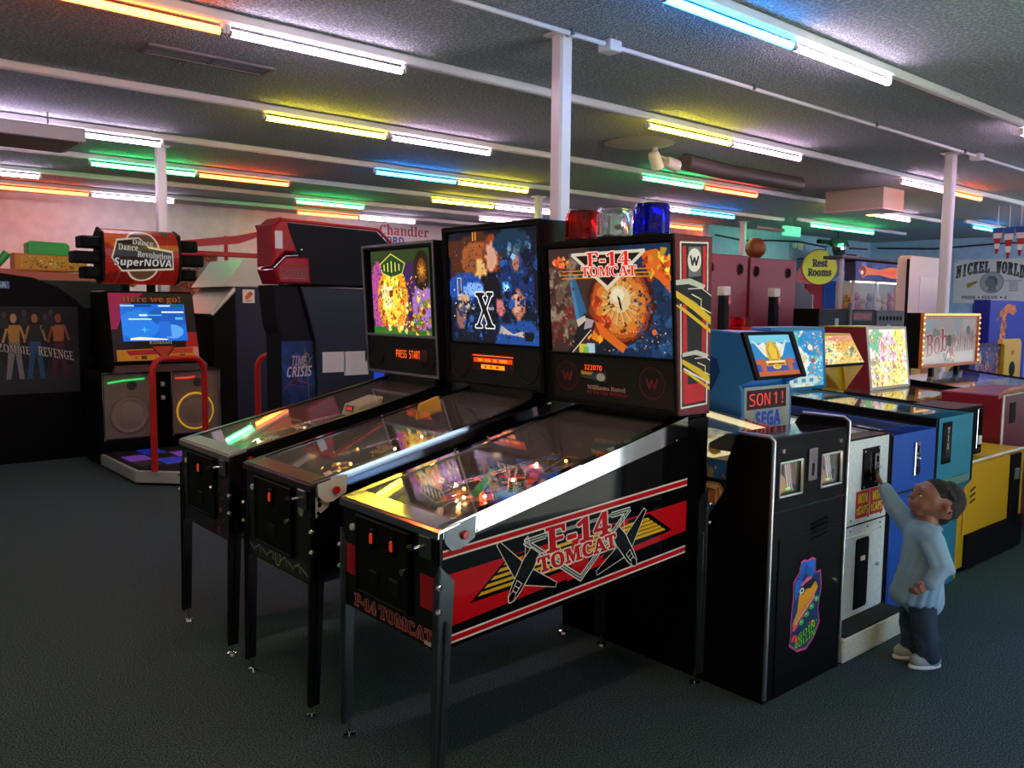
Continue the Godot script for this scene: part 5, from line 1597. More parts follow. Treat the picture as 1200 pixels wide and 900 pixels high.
	part(o, "side_cheek", MB.new().prism([V(0.012, 0), V(0.012, 0.62), V(-0.04, 0.665), V(-0.64, 0.665), V(-0.64, 0)], -0.012, 0.004, 0, 0.003), M.yellow_paint)
	part(o, "kick_plate", MB.new().box(Vector3(0.58, 0.12, -0.004), Vector3(0.88, 0.2, 0.02), 0.003), M.black_matte)
	part(o, "front_door", MB.new().box(Vector3(0.43, 0.43, -0.003), Vector3(0.66, 0.40, 0.012), 0.004), M.yellow_paint)
	part(o, "ticket_strip", MB.new().box(Vector3(0.87, 0.40, -0.003), Vector3(0.15, 0.46, 0.018), 0.003), M.black)
	part(o, "ticket_mouth", MB.new().box(Vector3(0.87, 0.50, 0.008), Vector3(0.07, 0.07, 0.01), 0.003), M.grey)
	for k in 3:
		part(o, "louvre", MB.new().box(Vector3(0.2, 0.42 + k * 0.035, 0.004), Vector3(0.07, 0.008, 0.006), 0.0, Basis(Vector3(0, 0, 1), 0.25)), M.charcoal)
	part(o, "top_trim", MB.new().tube([Vector3(0.1, 0.652, 0.0), Vector3(1.03, 0.652, 0.0)], 0.008, 8), M.ivory)
	for k in [[-0.005, 0.55], [-0.005, 0.2]]:
		part(o, "bolt", MB.new().ball(Vector3(-0.02, k[1], -0.05), 0.008, 8), M.charcoal)
	o = thing("ticket_box", "black ticket dispenser box standing on the yellow cabinet", "ticket box", Vector3(5.28, 0.665, -2.16))
	part(o, "case", MB.new().box(Vector3(0, 0.15, 0), Vector3(0.40, 0.296, 0.3), 0.006), M.black)
	part(o, "dispenser_plate", MB.new().box(Vector3(0.14, 0.16, 0.153), Vector3(0.07, 0.24, 0.008), 0.002), M.steel)
	part(o, "ticket_stub", MB.new().box(Vector3(0.14, 0.09, 0.162), Vector3(0.035, 0.05, 0.006)), M.white_enamel)
	o = thing("prize_cabinet", "dark red cabinet with pale edge trim behind the yellow cabinet", "arcade cabinet", Vector3(6.1, 0, -2.13))
	part(o, "body", MB.new().box(Vector3(0.45, 0.49, -0.2), Vector3(0.86, 0.96, 0.4), 0.008), M.wine)
	part(o, "plinth", MB.new().box(Vector3(0.45, 0.03, -0.2), Vector3(0.8, 0.06, 0.36)), M.black_matte)
	part(o, "edge_trim", MB.new().tube([Vector3(0.03, 0.05, 0.002), Vector3(0.03, 0.965, 0.002), Vector3(0.88, 0.972, 0.002)], 0.008, 8), M.ivory)
	part(o, "speaker_hole", MB.new().box(Vector3(0.2, 0.84, 0.0), Vector3(0.1, 0.14, 0.008), 0.003), M.black)

	# ---- long black tables with lit tops, framed sign on posts
	o = rolldown("bowler_table", "long black game table with glass top under a framed cartoon sign", "arcade table", {"x0": 7.5, "x1": 9.1, "zf": -2.75, "zb": -3.55, "yf": 0.86, "yb": 0.93, "flat": 0.06, "body": M.black, "band": true, "field": print_mat("field_bob", art_abstract(69, 400, 240, "b8b0a0", [[0.3, 0.5, 0.2, 0.3, "d8c040"], [0.7, 0.5, 0.2, 0.3, "c8c8c0"]], ["e8d860", "f0f0e0", "707070", "a8a890"], 30).tex(), 0.12)})
	for x in [-0.28, 0.28]:
		part(o, "sign_post", MB.new().box(Vector3(x + 0.085, 0.955, -0.70), Vector3(0.05, 0.09, 0.04), 0.004), M.black)
	o = thing("framed_sign", "square light-bulb framed cartoon sign with red lettering on two black posts", "sign", Vector3(8.385, 1.0, -3.42))
	part(o, "case", MB.new().box(Vector3(0.0, 0.25, -0.06), Vector3(1.26, 0.50, 0.14), 0.006), M.black)
	var bob := Canvas.new(600, 240, C("c8c8b8"))
	bob.soften(4.0)
	bob.rect(14, 14, 110, 66, C("b8d0d8"))
	bob.rect(430, 14, 140, 60, C("d8d8c8"))
	bob.rect(330, 10, 70, 90, C("b8c8c8"))
	bob.shards(rng, 40, [C("a8c0a0"), C("d8b8a8"), C("b88a78"), C("c8d0b8"), C("8aa088")], 20, 70, 580, 150, 10, 36)
	for k in 9:
		bob.line([V(330 + k * 28, 92 + (k % 3) * 14), V(322 + k * 28, 176)], 11.0, [C("c06a78"), C("d89a98"), C("a85a6a")][k % 3])
	bob.words("Bob", V(40, 206), V(226, -30), V(-6, -120), C("c01c34"), "Droid Serif", 700, 6.0, C("f0e8e0"))
	bob.rect(262, 96, 44, 54, C("30402c"))
	bob.poly([V(20, 200), V(580, 176), V(580, 240), V(20, 240)], C("dcd8c8"))
	bob.oval(300, 192, 38, 32, C("c02028"))
	bob.shards(rng, 14, [C("50584c"), C("d8c060"), C("e8e0d0"), C("386048")], 230, 196, 380, 230, 8, 22)
	part(o, "sign_face", MB.new().panel(Vector3(-0.60, 0.47, 0.01), Vector3(1.2, 0, 0), Vector3(0, -0.44, 0), 0.006), print_mat("bob_print", bob.tex(), 0.12))
	part(o, "sign_frame", MB.new().box(Vector3(0, 0.485, 0.015), Vector3(1.26, 0.03, 0.03), 0.004).box(Vector3(0, 0.015, 0.015), Vector3(1.26, 0.03, 0.03), 0.004).box(Vector3(-0.615, 0.25, 0.015), Vector3(0.03, 0.44, 0.03), 0.004).box(Vector3(0.615, 0.25, 0.015), Vector3(0.03, 0.44, 0.03), 0.004), M.orange_plastic)
	var bulb := MB.new().ball(Vector3.ZERO, 0.011, 8).mesh()
	for k in 26:
		like(o, "frame_bulb", bulb, M.lamp_frame, Transform3D(Basis(), Vector3(-0.6 + 1.2 * k / 25.0, 0.485, 0.034)))
	for k in 9:
		for s in [-1.0, 1.0]:
			like(o, "frame_bulb", bulb, M.lamp_frame, Transform3D(Basis(), Vector3(s * 0.615, 0.04 + 0.052 * k, 0.034)))


# ------------------------------------------------------------------ the machines on the left
func art_dance_marquee() -> Texture2D:
	var r := RandomNumberGenerator.new(); r.seed = 90
	var c := Canvas.new(700, 500, C("a81a10"))
	c.oval(140, 90, 200, 110, C("d85a1c"))
	c.oval(330, 60, 160, 60, C("c8481a"))
	c.oval(600, 420, 200, 160, C("8a120c"))
	c.oval(120, 430, 180, 90, C("70100a"))
	c.soften(18.0)
	for k in 10:
		c.line([V(40 + k * 60, 500), V(140 + k * 70, 20 + (k % 3) * 60)], 3.0, [C("c8321a"), C("e06a2c"), C("8a160e")][k % 3])
	c.oval(350, 240, 172, 172, C("f4e2c8"))
	c.oval(350, 240, 158, 158, C("8a5a34"))
	c.oval(350, 240, 146, 150, C("6a4a30"))
	c.poly([V(60, 260), V(120, 150), V(330, 130), V(420, 190), V(640, 210), V(650, 320), V(420, 330), V(160, 340)], C("f4e2c8"))
	c.poly([V(74, 262), V(128, 162), V(326, 142), V(412, 202), V(628, 222), V(638, 308), V(416, 318), V(164, 328)], C("2a1c18"))
	c.words("Dance", V(262, 180), V(196, 8), V(6, -34), C("e8e4e0"), "Droid Serif", 700, 3.0, C("2a1c18"))
	c.words("Dance", V(128, 216), V(180, 4), V(6, -36), C("e8e4e0"), "Droid Serif", 700, 3.0, C("2a1c18"))
	c.words("Revolution", V(300, 252), V(320, 12), V(4, -36), C("e8e4e0"), "Droid Serif", 700, 3.0, C("2a1c18"))
	c.words("SuperNOVA", V(86, 314), V(540, 2), V(6, -54), C("f2f0ec"), "Droid Sans", 700, 4.0, C("3a2018"))
	c.oval(590, 80, 34, 32, C("1c5a2c"))
	c.text("2006", 330, 350, 50, 16, C("8a3a28"))
	return c.tex()

func art_dance_screen() -> Texture2D:
	var c := Canvas.new(480, 360, C("1c6ad8"))
	var r := RandomNumberGenerator.new(); r.seed = 91
	c.oval(120, 200, 160, 140, C("2a80e8"))
	c.oval(360, 120, 160, 100, C("1a5cc0"))
	c.soften(16.0)
	c.rect(0, 10, 200, 12, C("c8e8f8"))
	c.rect(100, 8, 130, 18, C("103a70"))
	c.rect(280, 8, 90, 16, C("c8e8f8"))
	c.rect(380, 8, 90, 22, C("1c5a60"))
	c.rect(130, 100, 60, 16, C("f0fcff"))
	c.rect(190, 104, 110, 8, C("60e0f0"))
	c.rect(300, 70, 170, 16, C("e0f4ff"))
	c.rect(50, 140, 170, 14, C("c0f0d0"))
	c.rect(400, 130, 60, 22, C("60c8e0"))
	c.star(160, 250, 34, 10, 4, C("48c8f8"))
	c.oval(370, 270, 84, 70, C("60a8f4"))
	c.rect(270, 170, 90, 150, C("2a70dc"))
	c.poly([V(50, 330), V(120, 320), V(330, 342), V(330, 352), V(50, 350)], C("f8f4e0"))
	return c.tex()

func art_dance_bezel() -> Texture2D:
	var c := Canvas.new(640, 560, C("140a0c"))
	c.poly([V(0, 0), V(260, 0), V(120, 120), V(40, 300), V(0, 300)], C("c81a70"))
	c.poly([V(640, 330), V(560, 330), V(540, 470), V(640, 470)], C("c81c18"))
	for k in 6:
		c.line([V(10, 320 + k * 24), V(70, 320 + k * 24)], 4.0, C("2c1c1a"))
	c.poly([V(20, 470), V(640, 455), V(640, 560), V(20, 560)], C("e8a81c"))
	c.poly([V(90, 476), V(330, 470), V(330, 510), V(110, 516)], C("c8283a"))
	c.poly([V(380, 468), V(600, 462), V(590, 506), V(400, 510)], C("d84a3a"))
	c.rect(600, 455, 40, 100, C("e8a8a0"))
	c.poly([V(270, 440), V(470, 440), V(400, 530), V(350, 550)], C("5a1c14"))
	c.poly([V(290, 446), V(450, 446), V(392, 520), V(356, 536)], C("c8481c"))
	for x in [160, 230, 460, 560]:
		c.star(x, 534, 18, 8, 3, C("d85a18"))
	c.rect(196, 520, 40, 30, C("3a5a20"))
	c.rect(490, 514, 40, 30, C("3a5a20"))
	c.text("Here we go!", 100, 26, 440, 62, C("d8743a"), "Droid Serif", 700, 4.0, C("3a1210"))
	c.text("KONAMI", 270, 400, 170, 26, C("e8e0c8"), "Droid Sans", 700)
	return c.tex()

func art_zombie_side() -> Texture2D:
	var r := RandomNumberGenerator.new(); r.seed = 92
	var c := Canvas.new(560, 520, C("0b0d10"))
	c.poly([V(0, 300), V(560, 280), V(560, 520), V(0, 520)], C("2a3038"))
	c.oval(280, 250, 300, 130, C("15191f"))
	c.soften(22.0)
	# loose standing shapes in the print's colours
	for f in [[120, "c89a3a", "8a8a90", "c8a070"], [260, "1c2a20", "2a5a8a", "b87a4a"], [420, "b86a3a", "5a2038", "a05038"]]:
		var x: float = f[0]
		c.oval(x, 70, 22, 28, C(f[3]))
		c.poly([V(x - 44, 110), V(x + 44, 110), V(x + 34, 210), V(x - 34, 210)], C(f[1]))
		c.poly([V(x - 36, 210), V(x + 36, 210), V(x + 60, 430), V(x + 26, 430), V(x + 4, 270), V(x - 30, 430), V(x - 62, 430)], C(f[2]))
		c.line([V(x - 42, 116), V(x - 74, 210)], 16.0, C(f[3]))
		c.line([V(x + 42, 116), V(x + 70, 200)], 16.0, C(f[3]))
	for f in [[60, 50], [190, 40], [330, 60], [370, 36]]:
		c.oval(f[0], f[1], 15, 20, C("4a4440"))
		c.rect(f[0] - 26, f[1] + 20, 52, 60, C("26282a"))
	c.soften(3.0)
	c.words("ZOMBIE", V(16, 262), V(210, 26), V(-6, -48), C("c8c0b8"), "Droid Serif", 700, 3.0, C("20242a"))
	c.words("REVENGE", V(280, 290), V(240, 38), V(-6, -54), C("d8d0c8"), "Droid Serif", 700, 3.0, C("20242a"))
	return c.tex()

func art_gun_side() -> Texture2D:
	var c := Canvas.new(440, 560, C("12306a"))
	var r := RandomNumberGenerator.new(); r.seed = 93
	c.shards(r, 40, [C("0e2856"), C("163a7e"), C("0c2048")], 0, 0, 440, 560, 20, 80)
	c.words("TIME", V(120, 170), V(190, 4), V(16, -70), C("a8a8c0"), "Droid Sans", 700, 4.0, C("6a2a4a"))
	c.words("CRISIS", V(56, 250), V(320, -4), V(18, -74), C("c8c8cc"), "Droid Sans", 700, 4.0, C("5a3a5a"))
	for k in 13:
		var a0 := TAU * k / 13
		c.line([V(318 + 44 * cos(a0), 138 + 52 * sin(a0)), V(318 + 44 * cos(a0 + 0.5), 138 + 52 * sin(a0 + 0.5))], 6.0, C("b8b040"))
	c.line([V(300, 50), V(330, 200), V(352, 420)], 5.0, C("a8a050"))
	c.line([V(260, 200), V(400, 110)], 5.0, C("b0a840"))
	c.line([V(30, 330), V(160, 260), V(380, 310)], 8.0, C("a02a34"))
	c.line([V(100, 300), V(350, 330)], 6.0, C("802a50"))
	c.oval(220, 520, 130, 50, C("3a4658"))
	return c.tex()

func left_group() -> void:
	# ---- dance machine
	var o := thing("dance_machine", "dance arcade machine with red cylinder marquee, blue screen and red grab bars", "dance machine", Vector3(2.19, 0, -8.4))
	# stage
	var stg := part(o, "stage", MB.new().prism([V(0.0, 0.05), V(1.54, 0.05), V(1.54, 1.33), V(0.28, 1.33), V(0.0, 1.05)], 0.02, 0.12, 1, 0.006), M.silver_edge)
	part(stg, "stage_deck", MB.new().prism([V(0.03, 0.06), V(1.47, 0.06), V(1.47, 1.29), V(0.30, 1.29), V(0.03, 1.03)], 0.12, 0.126, 1), M.charcoal)
	var cols := [["pad_pink", "e02a8a"], ["pad_blue", "2a3ae0"], ["pad_violet", "8a50e0"]]
	for c in cols:
		glow(c[0], c[1], 0.1)
	for px in 2:
		for gx in 3:
			for gz in 3:
				var mm: Material = M.dark_pad
				if (gx + gz) % 2 == 1:
					mm = M[cols[gx % 2][0]] if gz != 1 else M[cols[2][0]] if px == 0 else M[cols[0][0]]
				part(stg, "arrow_pad_light" if (gx + gz) % 2 == 1 else "steel_pad", MB.new().box(Vector3(0.08 + px * 0.74 + 0.1 + gx * 0.215, 0.128, 0.22 + gz * 0.29), Vector3(0.2, 0.012, 0.27), 0.004), mm)
	part(stg, "stage_front_print", MB.new().panel(Vector3(0.30, 0.118, 1.33), Vector3(1.2, 0, 0), Vector3(0, -0.09, 0), 0.002), print_mat("stage_print", art_words(600, 50, "141210", [["SUPERNOVA", 150, 6, 260, 34, "d82a6a", "Droid Sans", 2.0, "5a1030"]]), 0.4))
	for k in 2:
		var x0 := 0.11 + k * 0.905
		var pts := []
		for y in [0.126, 0.5, 0.93]:
			pts.append(Vector3(x0, y, 1.2))
		for i in range(1, 8):
			var a := PI * i / 8
			pts.append(Vector3(x0 + 0.11 - 0.11 * cos(a / 2), 0.95 + 0.11 * sin(a / 2), 1.2))
		for i in range(1, 8):
			var a := PI * i / 8
			pts.append(Vector3(x0 + 0.32 + 0.11 * sin(a / 2), 0.95 + 0.11 * cos(a / 2), 1.2))
		for y in [0.93, 0.5, 0.126]:
			pts.append(Vector3(x0 + 0.43, y, 1.2))
		part(stg, "grab_bar", MB.new().tube(pts, 0.026, 12), M.red_bar, "red grab bar")
	# lower speaker cabinet
	part(o, "lower_cabinet", MB.new().box(Vector3(0.58, 0.44, -0.22), Vector3(1.15, 0.86, 0.44), 0.008), M.black)
	for s in 2:
		var cx := 0.27 + s * 0.62
		var sp := part(o, "speaker_panel", MB.new().box(Vector3(cx, 0.55, 0.012), Vector3(0.46, 0.60, 0.02), 0.004), M.brown_panel)
		part(sp, "acrylic_cover", MB.new().box(Vector3(cx, 0.55, 0.06), Vector3(0.47, 0.61, 0.006)), M.clear_glass)
		for q in [-0.235, 0.235]:
			part(sp, "cover_rail", MB.new().box(Vector3(cx + q, 0.55, 0.045), Vector3(0.014, 0.63, 0.05), 0.003), M.steel)
		part(sp, "cover_rail", MB.new().box(Vector3(cx, 0.862, 0.045), Vector3(0.47, 0.014, 0.05), 0.003), M.steel)
		var B := Basis(Vector3(1, 0, 0), PI / 2)
		part(sp, "woofer", MB.new().lathe([V(0.0, 0.03), V(0.05, 0.028), V(0.13, 0.008), V(0.155, 0.02), V(0.165, 0.016), V(0.17, 0.0)], Vector3(cx, 0.46, 0.022), 28, B), M.cone_grey)
		part(sp, "woofer_light", MB.new().lathe([V(0.165, 0.0), V(0.178, 0.016), V(0.186, 0.0)], Vector3(cx, 0.46, 0.022), 28, B), M.pad_amber if s else M.chrome)
		part(sp, "tweeter", MB.new().lathe([V(0.0, 0.02), V(0.03, 0.02), V(0.045, 0.0)], Vector3(cx + 0.03, 0.74, 0.022), 16, B), M.charcoal)
		part(sp, "neon_lamp", MB.new().tube([Vector3(cx - 0.19, 0.77 + 0.02 * s, 0.03), Vector3(cx - 0.05, 0.79, 0.03), Vector3(cx + 0.14 * (1 - s), 0.8, 0.03)], 0.010, 8), M.pad_green if s == 0 else M.pad_red)
	part(o, "coin_column", MB.new().box(Vector3(0.58, 0.5, 0.01), Vector3(0.15, 0.70, 0.03), 0.004), M.black_gloss)
	for k in 2:
		part(o, "coin_button", MB.new().box(Vector3(0.58, 0.74 - k * 0.13, 0.03), Vector3(0.035, 0.04, 0.012), 0.003), M.silver)
	part(o, "control_shelf", MB.new().prism([V(0.06, 0.86), V(0.10, 0.93), V(-0.1, 0.96), V(-0.1, 0.86)], 0.14, 1.0, 0, 0.006), M.brown_panel)
	part(o, "name_strip", MB.new().panel(Vector3(0.22, 0.985, 0.02), Vector3(0.72, 0, 0), Vector3(0, -0.07, 0.02), 0.006), print_mat("dance_strip", art_words(720, 70, "120c0e", [["Dance Dance Revolution", 70, 14, 560, 40, "c8c4be", "Droid Serif"]]), 0.4))
	# monitor cabinet: leaning face
	var prof := [V(0.10, 0.96), V(-0.06, 1.60), V(-0.10, 1.625), V(-0.60, 1.625), V(-0.60, 0.0), V(-0.44, 0.0), V(-0.44, 0.88), V(-0.02, 0.88)]
	part(o, "monitor_cabinet", MB.new().prism(prof, 0.12, 0.92, 0, 0.01), M.black)
	part(o, "bezel", MB.new().panel(Vector3(0.13, 1.605, -0.058), Vector3(0.78, 0, 0), Vector3(0, -0.63, 0.157), 0.008), print_mat("dance_bezel", art_dance_bezel(), 0.3))
	part(o, "screen", MB.new().panel(Vector3(0.225, 1.50, -0.026), Vector3(0.59, 0, 0), Vector3(0, -0.345, 0.086), 0.012), lit_mat("dance_screen", art_dance_screen(), 1.0))
	# round marquee with side speakers
	var mq := MB.new()
	var R := 0.26
	for k in 14:
		var a0 := -PI / 2 * 1.05 + PI * 1.05 * k / 14
		var a1 := -PI / 2 * 1.05 + PI * 1.05 * (k + 1) / 14
		var p0 := Vector3(0, sin(a0) * R, cos(a0) * R * 0.7)
		var p1 := Vector3(0, sin(a1) * R, cos(a1) * R * 0.7)
		var c := Vector3(0.12, 1.95, -0.25)
		var w := Vector3(0.68, 0, 0)
		mq.face([c + p0, c + p0 + w, c + p1 + w, c + p1], (p0 + p1), [V(0, 1.0 - k / 14.0), V(1, 1.0 - k / 14.0), V(1, 1.0 - (k + 1) / 14.0), V(0, 1.0 - (k + 1) / 14.0)])
	part(o, "lighted_marquee", mq, lit_mat("dance_marquee", art_dance_marquee(), 0.5, 0.3))
	for s in [0.10, 0.80]:
		part(o, "marquee_end", MB.new().prism([V(-0.25, 1.69), V(-0.1, 1.73), V(-0.06, 1.95), V(-0.1, 2.17), V(-0.25, 2.22), V(-0.36, 2.15), V(-0.36, 1.75)], s, s + 0.03, 0, 0.006), M.charcoal)
	part(o, "marquee_back", MB.new().box(Vector3(0.46, 1.95, -0.3), Vector3(0.7, 0.44, 0.1), 0.01), M.black)
	for s in [-1.0, 1.0]:
		for k in 3:
			var ln: float = [0.17, 0.23, 0.15][k]
			var cx: float = (0.10 - ln / 2) if s < 0 else (0.83 + ln / 2)
			var y: float = [2.07, 1.93, 1.79][k]
			var sp := part(o, "side_speaker", MB.new().box(Vector3(cx, y, -0.2), Vector3(ln, 0.11, 0.2), 0.012), M.charcoal)
			part(sp, "speaker_grille", MB.new().box(Vector3(cx, y, -0.096), Vector3(ln - 0.04, 0.085, 0.01), 0.003), M.black)
	for x in [0.36, 0.60]:
		part(o, "marquee_post", MB.new().box(Vector3(x, 1.66, -0.3), Vector3(0.06, 0.12, 0.08)), M.black)

	# ---- black gun-game cabinet seen from its side
	o = thing("gun_game_cabinet", "black arcade cabinet with rounded top and a dark figure print on its side", "arcade cabinet", Vector3(0.93, 0, -9.02))
	part(o, "side_panel", MB.new().prism([V(-0.1, 0), V(1.33, 0), V(1.36, 0.2), V(1.36, 1.42), V(1.26, 1.54), V(1.1, 1.66), V(0.9, 1.74), V(0.6, 1.78), V(0.2, 1.78), V(-0.1, 1.7)], -0.02, 0.0, 2, 0.004), M.black)
	part(o, "body", MB.new().prism([V(-0.08, 0.02), V(1.32, 0.02), V(1.34, 1.42), V(1.1, 1.64), V(0.6, 1.76), V(-0.08, 1.68)], -0.8, -0.02, 2), M.black_matte)
	part(o, "side_decal", MB.new().panel(Vector3(0.57, 1.47, 0.0), Vector3(0.70, 0, 0), Vector3(0, -0.82, 0), 0.0015), print_mat("zombie_side", art_zombie_side(), 0.45))
	part(o, "maker_sticker", MB.new().panel(Vector3(0.50, 1.70, 0.0), Vector3(0.20, 0, 0), Vector3(0, -0.065, 0), 0.0015), print_mat("blue_sticker", art_words(160, 50, "5a9ac8", [["SEGA", 20, 8, 120, 34, "dcecf6"]]), 0.4))
	part(o, "side_trim", MB.new().tube([Vector3(0.60, 1.58, 0.006), Vector3(0.55, 1.36, 0.006)], 0.008, 6), M.silver)

	# ---- dark green cabinet between
	o = thing("dark_cabinet", "dark green cabinet between the figure-print cabinet and the dance machine", "arcade cabinet", Vector3(2.15, 0, -9.9))
	part(o, "body", MB.new().box(Vector3(0.25, 0.87, -0.3), Vector3(1.1, 1.74, 0.6), 0.01), M.dark_green)
	part(o, "front_recess", MB.new().box(Vector3(0.3, 1.2, 0.005), Vector3(0.7, 0.5, 0.02), 0.004), M.black_matte)
	part(o, "coin_door", MB.new().box(Vector3(0.3, 0.6, 0.005), Vector3(0.4, 0.5, 0.02), 0.004), M.black)
	# ---- green castle-like prize machine top
	o = thing("prize_machine", "green and orange toy-castle prize machine behind the black cabinets", "prize machine", Vector3(2.1, 0, -11.6))
	part(o, "cabinet", MB.new().box(Vector3(0.5, 0.85, -0.3), Vector3(1.7, 1.7, 0.6), 0.01), M.dark_green)
	part(o, "canopy", MB.new().prism([V(-0.28, 1.70), V(1.05, 1.70), V(0.95, 1.86), V(-0.1, 1.90)], -0.4, 0.02, 2, 0.01), M.coral)
	part(o, "battlement", MB.new().prism([V(0.05, 1.88), V(0.85, 1.88), V(0.85, 2.07), V(0.05, 2.09)], -0.2, 0.03, 2, 0.01), M.orange_plastic)
	part(o, "turret", MB.new().prism([V(0.20, 2.08), V(0.66, 2.07), V(0.66, 2.20), V(0.62, 2.23), V(0.24, 2.24), V(0.20, 2.21)], -0.2, 0.03, 2, 0.01), M.green_plastic)
	part(o, "battlement_print", MB.new().panel(Vector3(0.12, 2.06, 0.031), Vector3(0.66, 0, 0), Vector3(0, -0.15, 0), 0.002), print_mat("castle_print", art_abstract(97, 200, 50, "d88a1c", [], ["c8641c", "f0b040", "a84a18"], 20, 4, 12).tex(), 0.4))
	for s in [[-0.02, 0.4], [0.9, -0.45]]:
		part(o, "vine_arm", MB.new().tube([Vector3(s[0], 2.08, 0.03), Vector3(s[0] - s[1] * 0.25, 1.95, 0.04), Vector3(s[0] - s[1] * 0.8, 1.90, 0.04), Vector3(s[0] - s[1] * 1.0, 1.78, 0.04)], [0.05, 0.045, 0.04, 0.035], 10), M.green_plastic)
	part(o, "lamp_knob", MB.new().ball(Vector3(1.22, 1.80, 0.05), 0.07, 12), M.green_plastic)
	part(o, "lamp_knob", MB.new().ball(Vector3(1.38, 1.76, 0.05), 0.05, 12), M.yellow_plastic)

	# ---- navy cabinet with a silver wedge top
	o = thing("silver_top_cabinet", "navy and black cabinet with a slanted silver top and small emblem", "arcade cabinet", Vector3(3.61, 0, -8.62))
	part(o, "body", MB.new().prism([V(0.0, 0.0), V(0.55, 0.0), V(0.55, 1.69), V(0.0, 1.69)], -0.9, 0.0, 2, 0.006), M.navy)
	part(o, "front_plate", MB.new().prism([V(-0.24, 0.0), V(0.0, 0.0), V(0.0, 1.66), V(-0.24, 1.42)], -0.9, -0.004, 2, 0.004), M.black)
	part(o, "slant_panel", MB.new().prism([V(-0.27, 1.41), V(-0.24, 1.39), V(0.0, 1.64), V(0.0, 1.68), V(-0.02, 1.685)], -0.92, 0.004, 2, 0.003), M.silver_panel)
	part(o, "silver_hood", MB.new().prism([V(-0.12, 1.69), V(0.56, 1.69), V(0.56, 1.98), V(0.1, 1.98)], -0.92, 0.004, 2, 0.006), M.silver_panel)
	part(o, "emblem", MB.new().panel(Vector3(0.08, 1.665, 0.0), Vector3(0.13, 0, 0), Vector3(0, -0.14, 0), 0.002), print_mat("emblem", art_emblem(), 0.4))
	part(o, "label_plate", MB.new().box(Vector3(-0.17, 1.505, -0.4), Vector3(0.05, 0.004, 0.14), 0.0, Basis(Vector3(0, 0, 1), 0.8)), M.white_enamel)
	part(o, "screen_edge", MB.new().tube([Vector3(-0.255, 1.41, 0.004), Vector3(-0.005, 1.67, 0.004)], 0.010, 6), M.white_enamel)
	# ---- shooter with the red visor
	o = thing("shooter_cabinet", "tall black shooting game with red visor hood and blue logo side", "arcade cabinet", Vector3(2.70, 0, -6.0))
	part(o, "gun_side", MB.new().prism([V(0.10, 1.66), V(0.30, 1.66), V(0.37, 1.42), V(0.42, 1.24), V(0.46, 0.0), V(0.16, 0.0), V(0.16, 1.28), V(0.13, 1.36)], -0.26, 0.0, 2, 0.008), M.charcoal)
	part(o, "rear_body", MB.new().prism([V(0.31, 1.655), V(1.25, 1.64), V(1.25, 0.0), V(0.47, 0.0), V(0.43, 1.24), V(0.38, 1.42)], -0.5, 0.03, 2, 0.008), M.navy_dark)
	part(o, "logo_panel", MB.new().panel(Vector3(0.165, 1.24, 0.0), Vector3(0.28, 0, 0), Vector3(0, -0.62, 0), 0.002), print_mat("gun_side_print", art_gun_side(), 0.4))
	part(o, "canopy", MB.new().prism([V(0.17, 2.13), V(1.0, 2.11), V(1.11, 2.02), V(1.2, 1.66), V(0.36, 1.665), V(0.36, 1.86), V(0.26, 1.88)], -0.46, 0.01, 2, 0.012), M.charcoal)
	part(o, "canopy_trim", MB.new().tube([Vector3(0.17, 2.145, 0.012), Vector3(1.0, 2.125, 0.012), Vector3(1.125, 2.03, 0.012), Vector3(1.215, 1.66, 0.012)], 0.014, 8), M.red_paint)
	part(o, "visor", MB.new().prism([V(0.10, 2.10), V(0.18, 2.165), V(0.22, 2.14), V(0.31, 1.90), V(0.2, 1.90), V(0.10, 1.80)], -0.28, 0.02, 2, 0.02), M.visor_red)
	part(o, "visor_jaw", MB.new().prism([V(0.10, 1.775), V(0.19, 1.88), V(0.39, 1.87), V(0.405, 1.67), V(0.14, 1.67)], -0.28, 0.03, 2, 0.016), M.visor_red)
	part(o, "maker_plate", MB.new().panel(Vector3(0.145, 1.80, 0.03), Vector3(0.23, 0, 0), Vector3(0, -0.10, 0), 0.003), print_mat("namco_print", art_words(260, 100, "8a1c24", [["namco", 14, 26, 228, 44, "5a1218", "Droid Sans", 3.0, "c05a5a"], ["_", 20, 84, 220, 5, "c05a5a"]]), 0.35))
	part(o, "visor_label", MB.new().panel(Vector3(0.115, 2.06, 0.02), Vector3(0.06, 0, 0), Vector3(0, -0.13, 0), 0.002), M.silver_panel)
	part(o, "visor_chevron", MB.new().tube([Vector3(0.10, 1.785, 0.03), Vector3(0.19, 1.875, 0.034), Vector3(0.29, 1.885, 0.034)], 0.008, 6), M.chrome)
	for q in [[0.55, 1.15, 0.20, 0.16], [0.74, 1.15, 0.22, 0.19], [0.93, 1.15, 0.14, 0.08]]:
		part(o, "paper_notice", MB.new().panel(Vector3(q[0] - 0.06, q[1], 0.03), Vector3(q[2], 0, 0), Vector3(0, -q[3], 0), 0.001), M.paper)
	part(o, "side_screen", MB.new().panel(Vector3(0.95, 1.06, 0.03), Vector3(0.1, 0, 0), Vector3(0, -0.16, 0), 0.003), glow("blue_screen", "1c40c0", 0.5))
	part(o, "sensor", MB.new().ball(Vector3(0.33, 1.93, 0.015), 0.012, 8), M.chrome)

	# ---- red tube frame of the booth behind
	o = thing("ride_frame", "red tubular booth frame with painted panel behind the dance machine", "booth frame", Vector3(3.5, 0, -10.4))
	for x in [0.0, 0.75, 1.6]:
		part(o, "upright", MB.new().tube([Vector3(x, 0, 0), Vector3(x, 2.3 + 0.06 * x, 0)], 0.025, 8), M.red_bar)
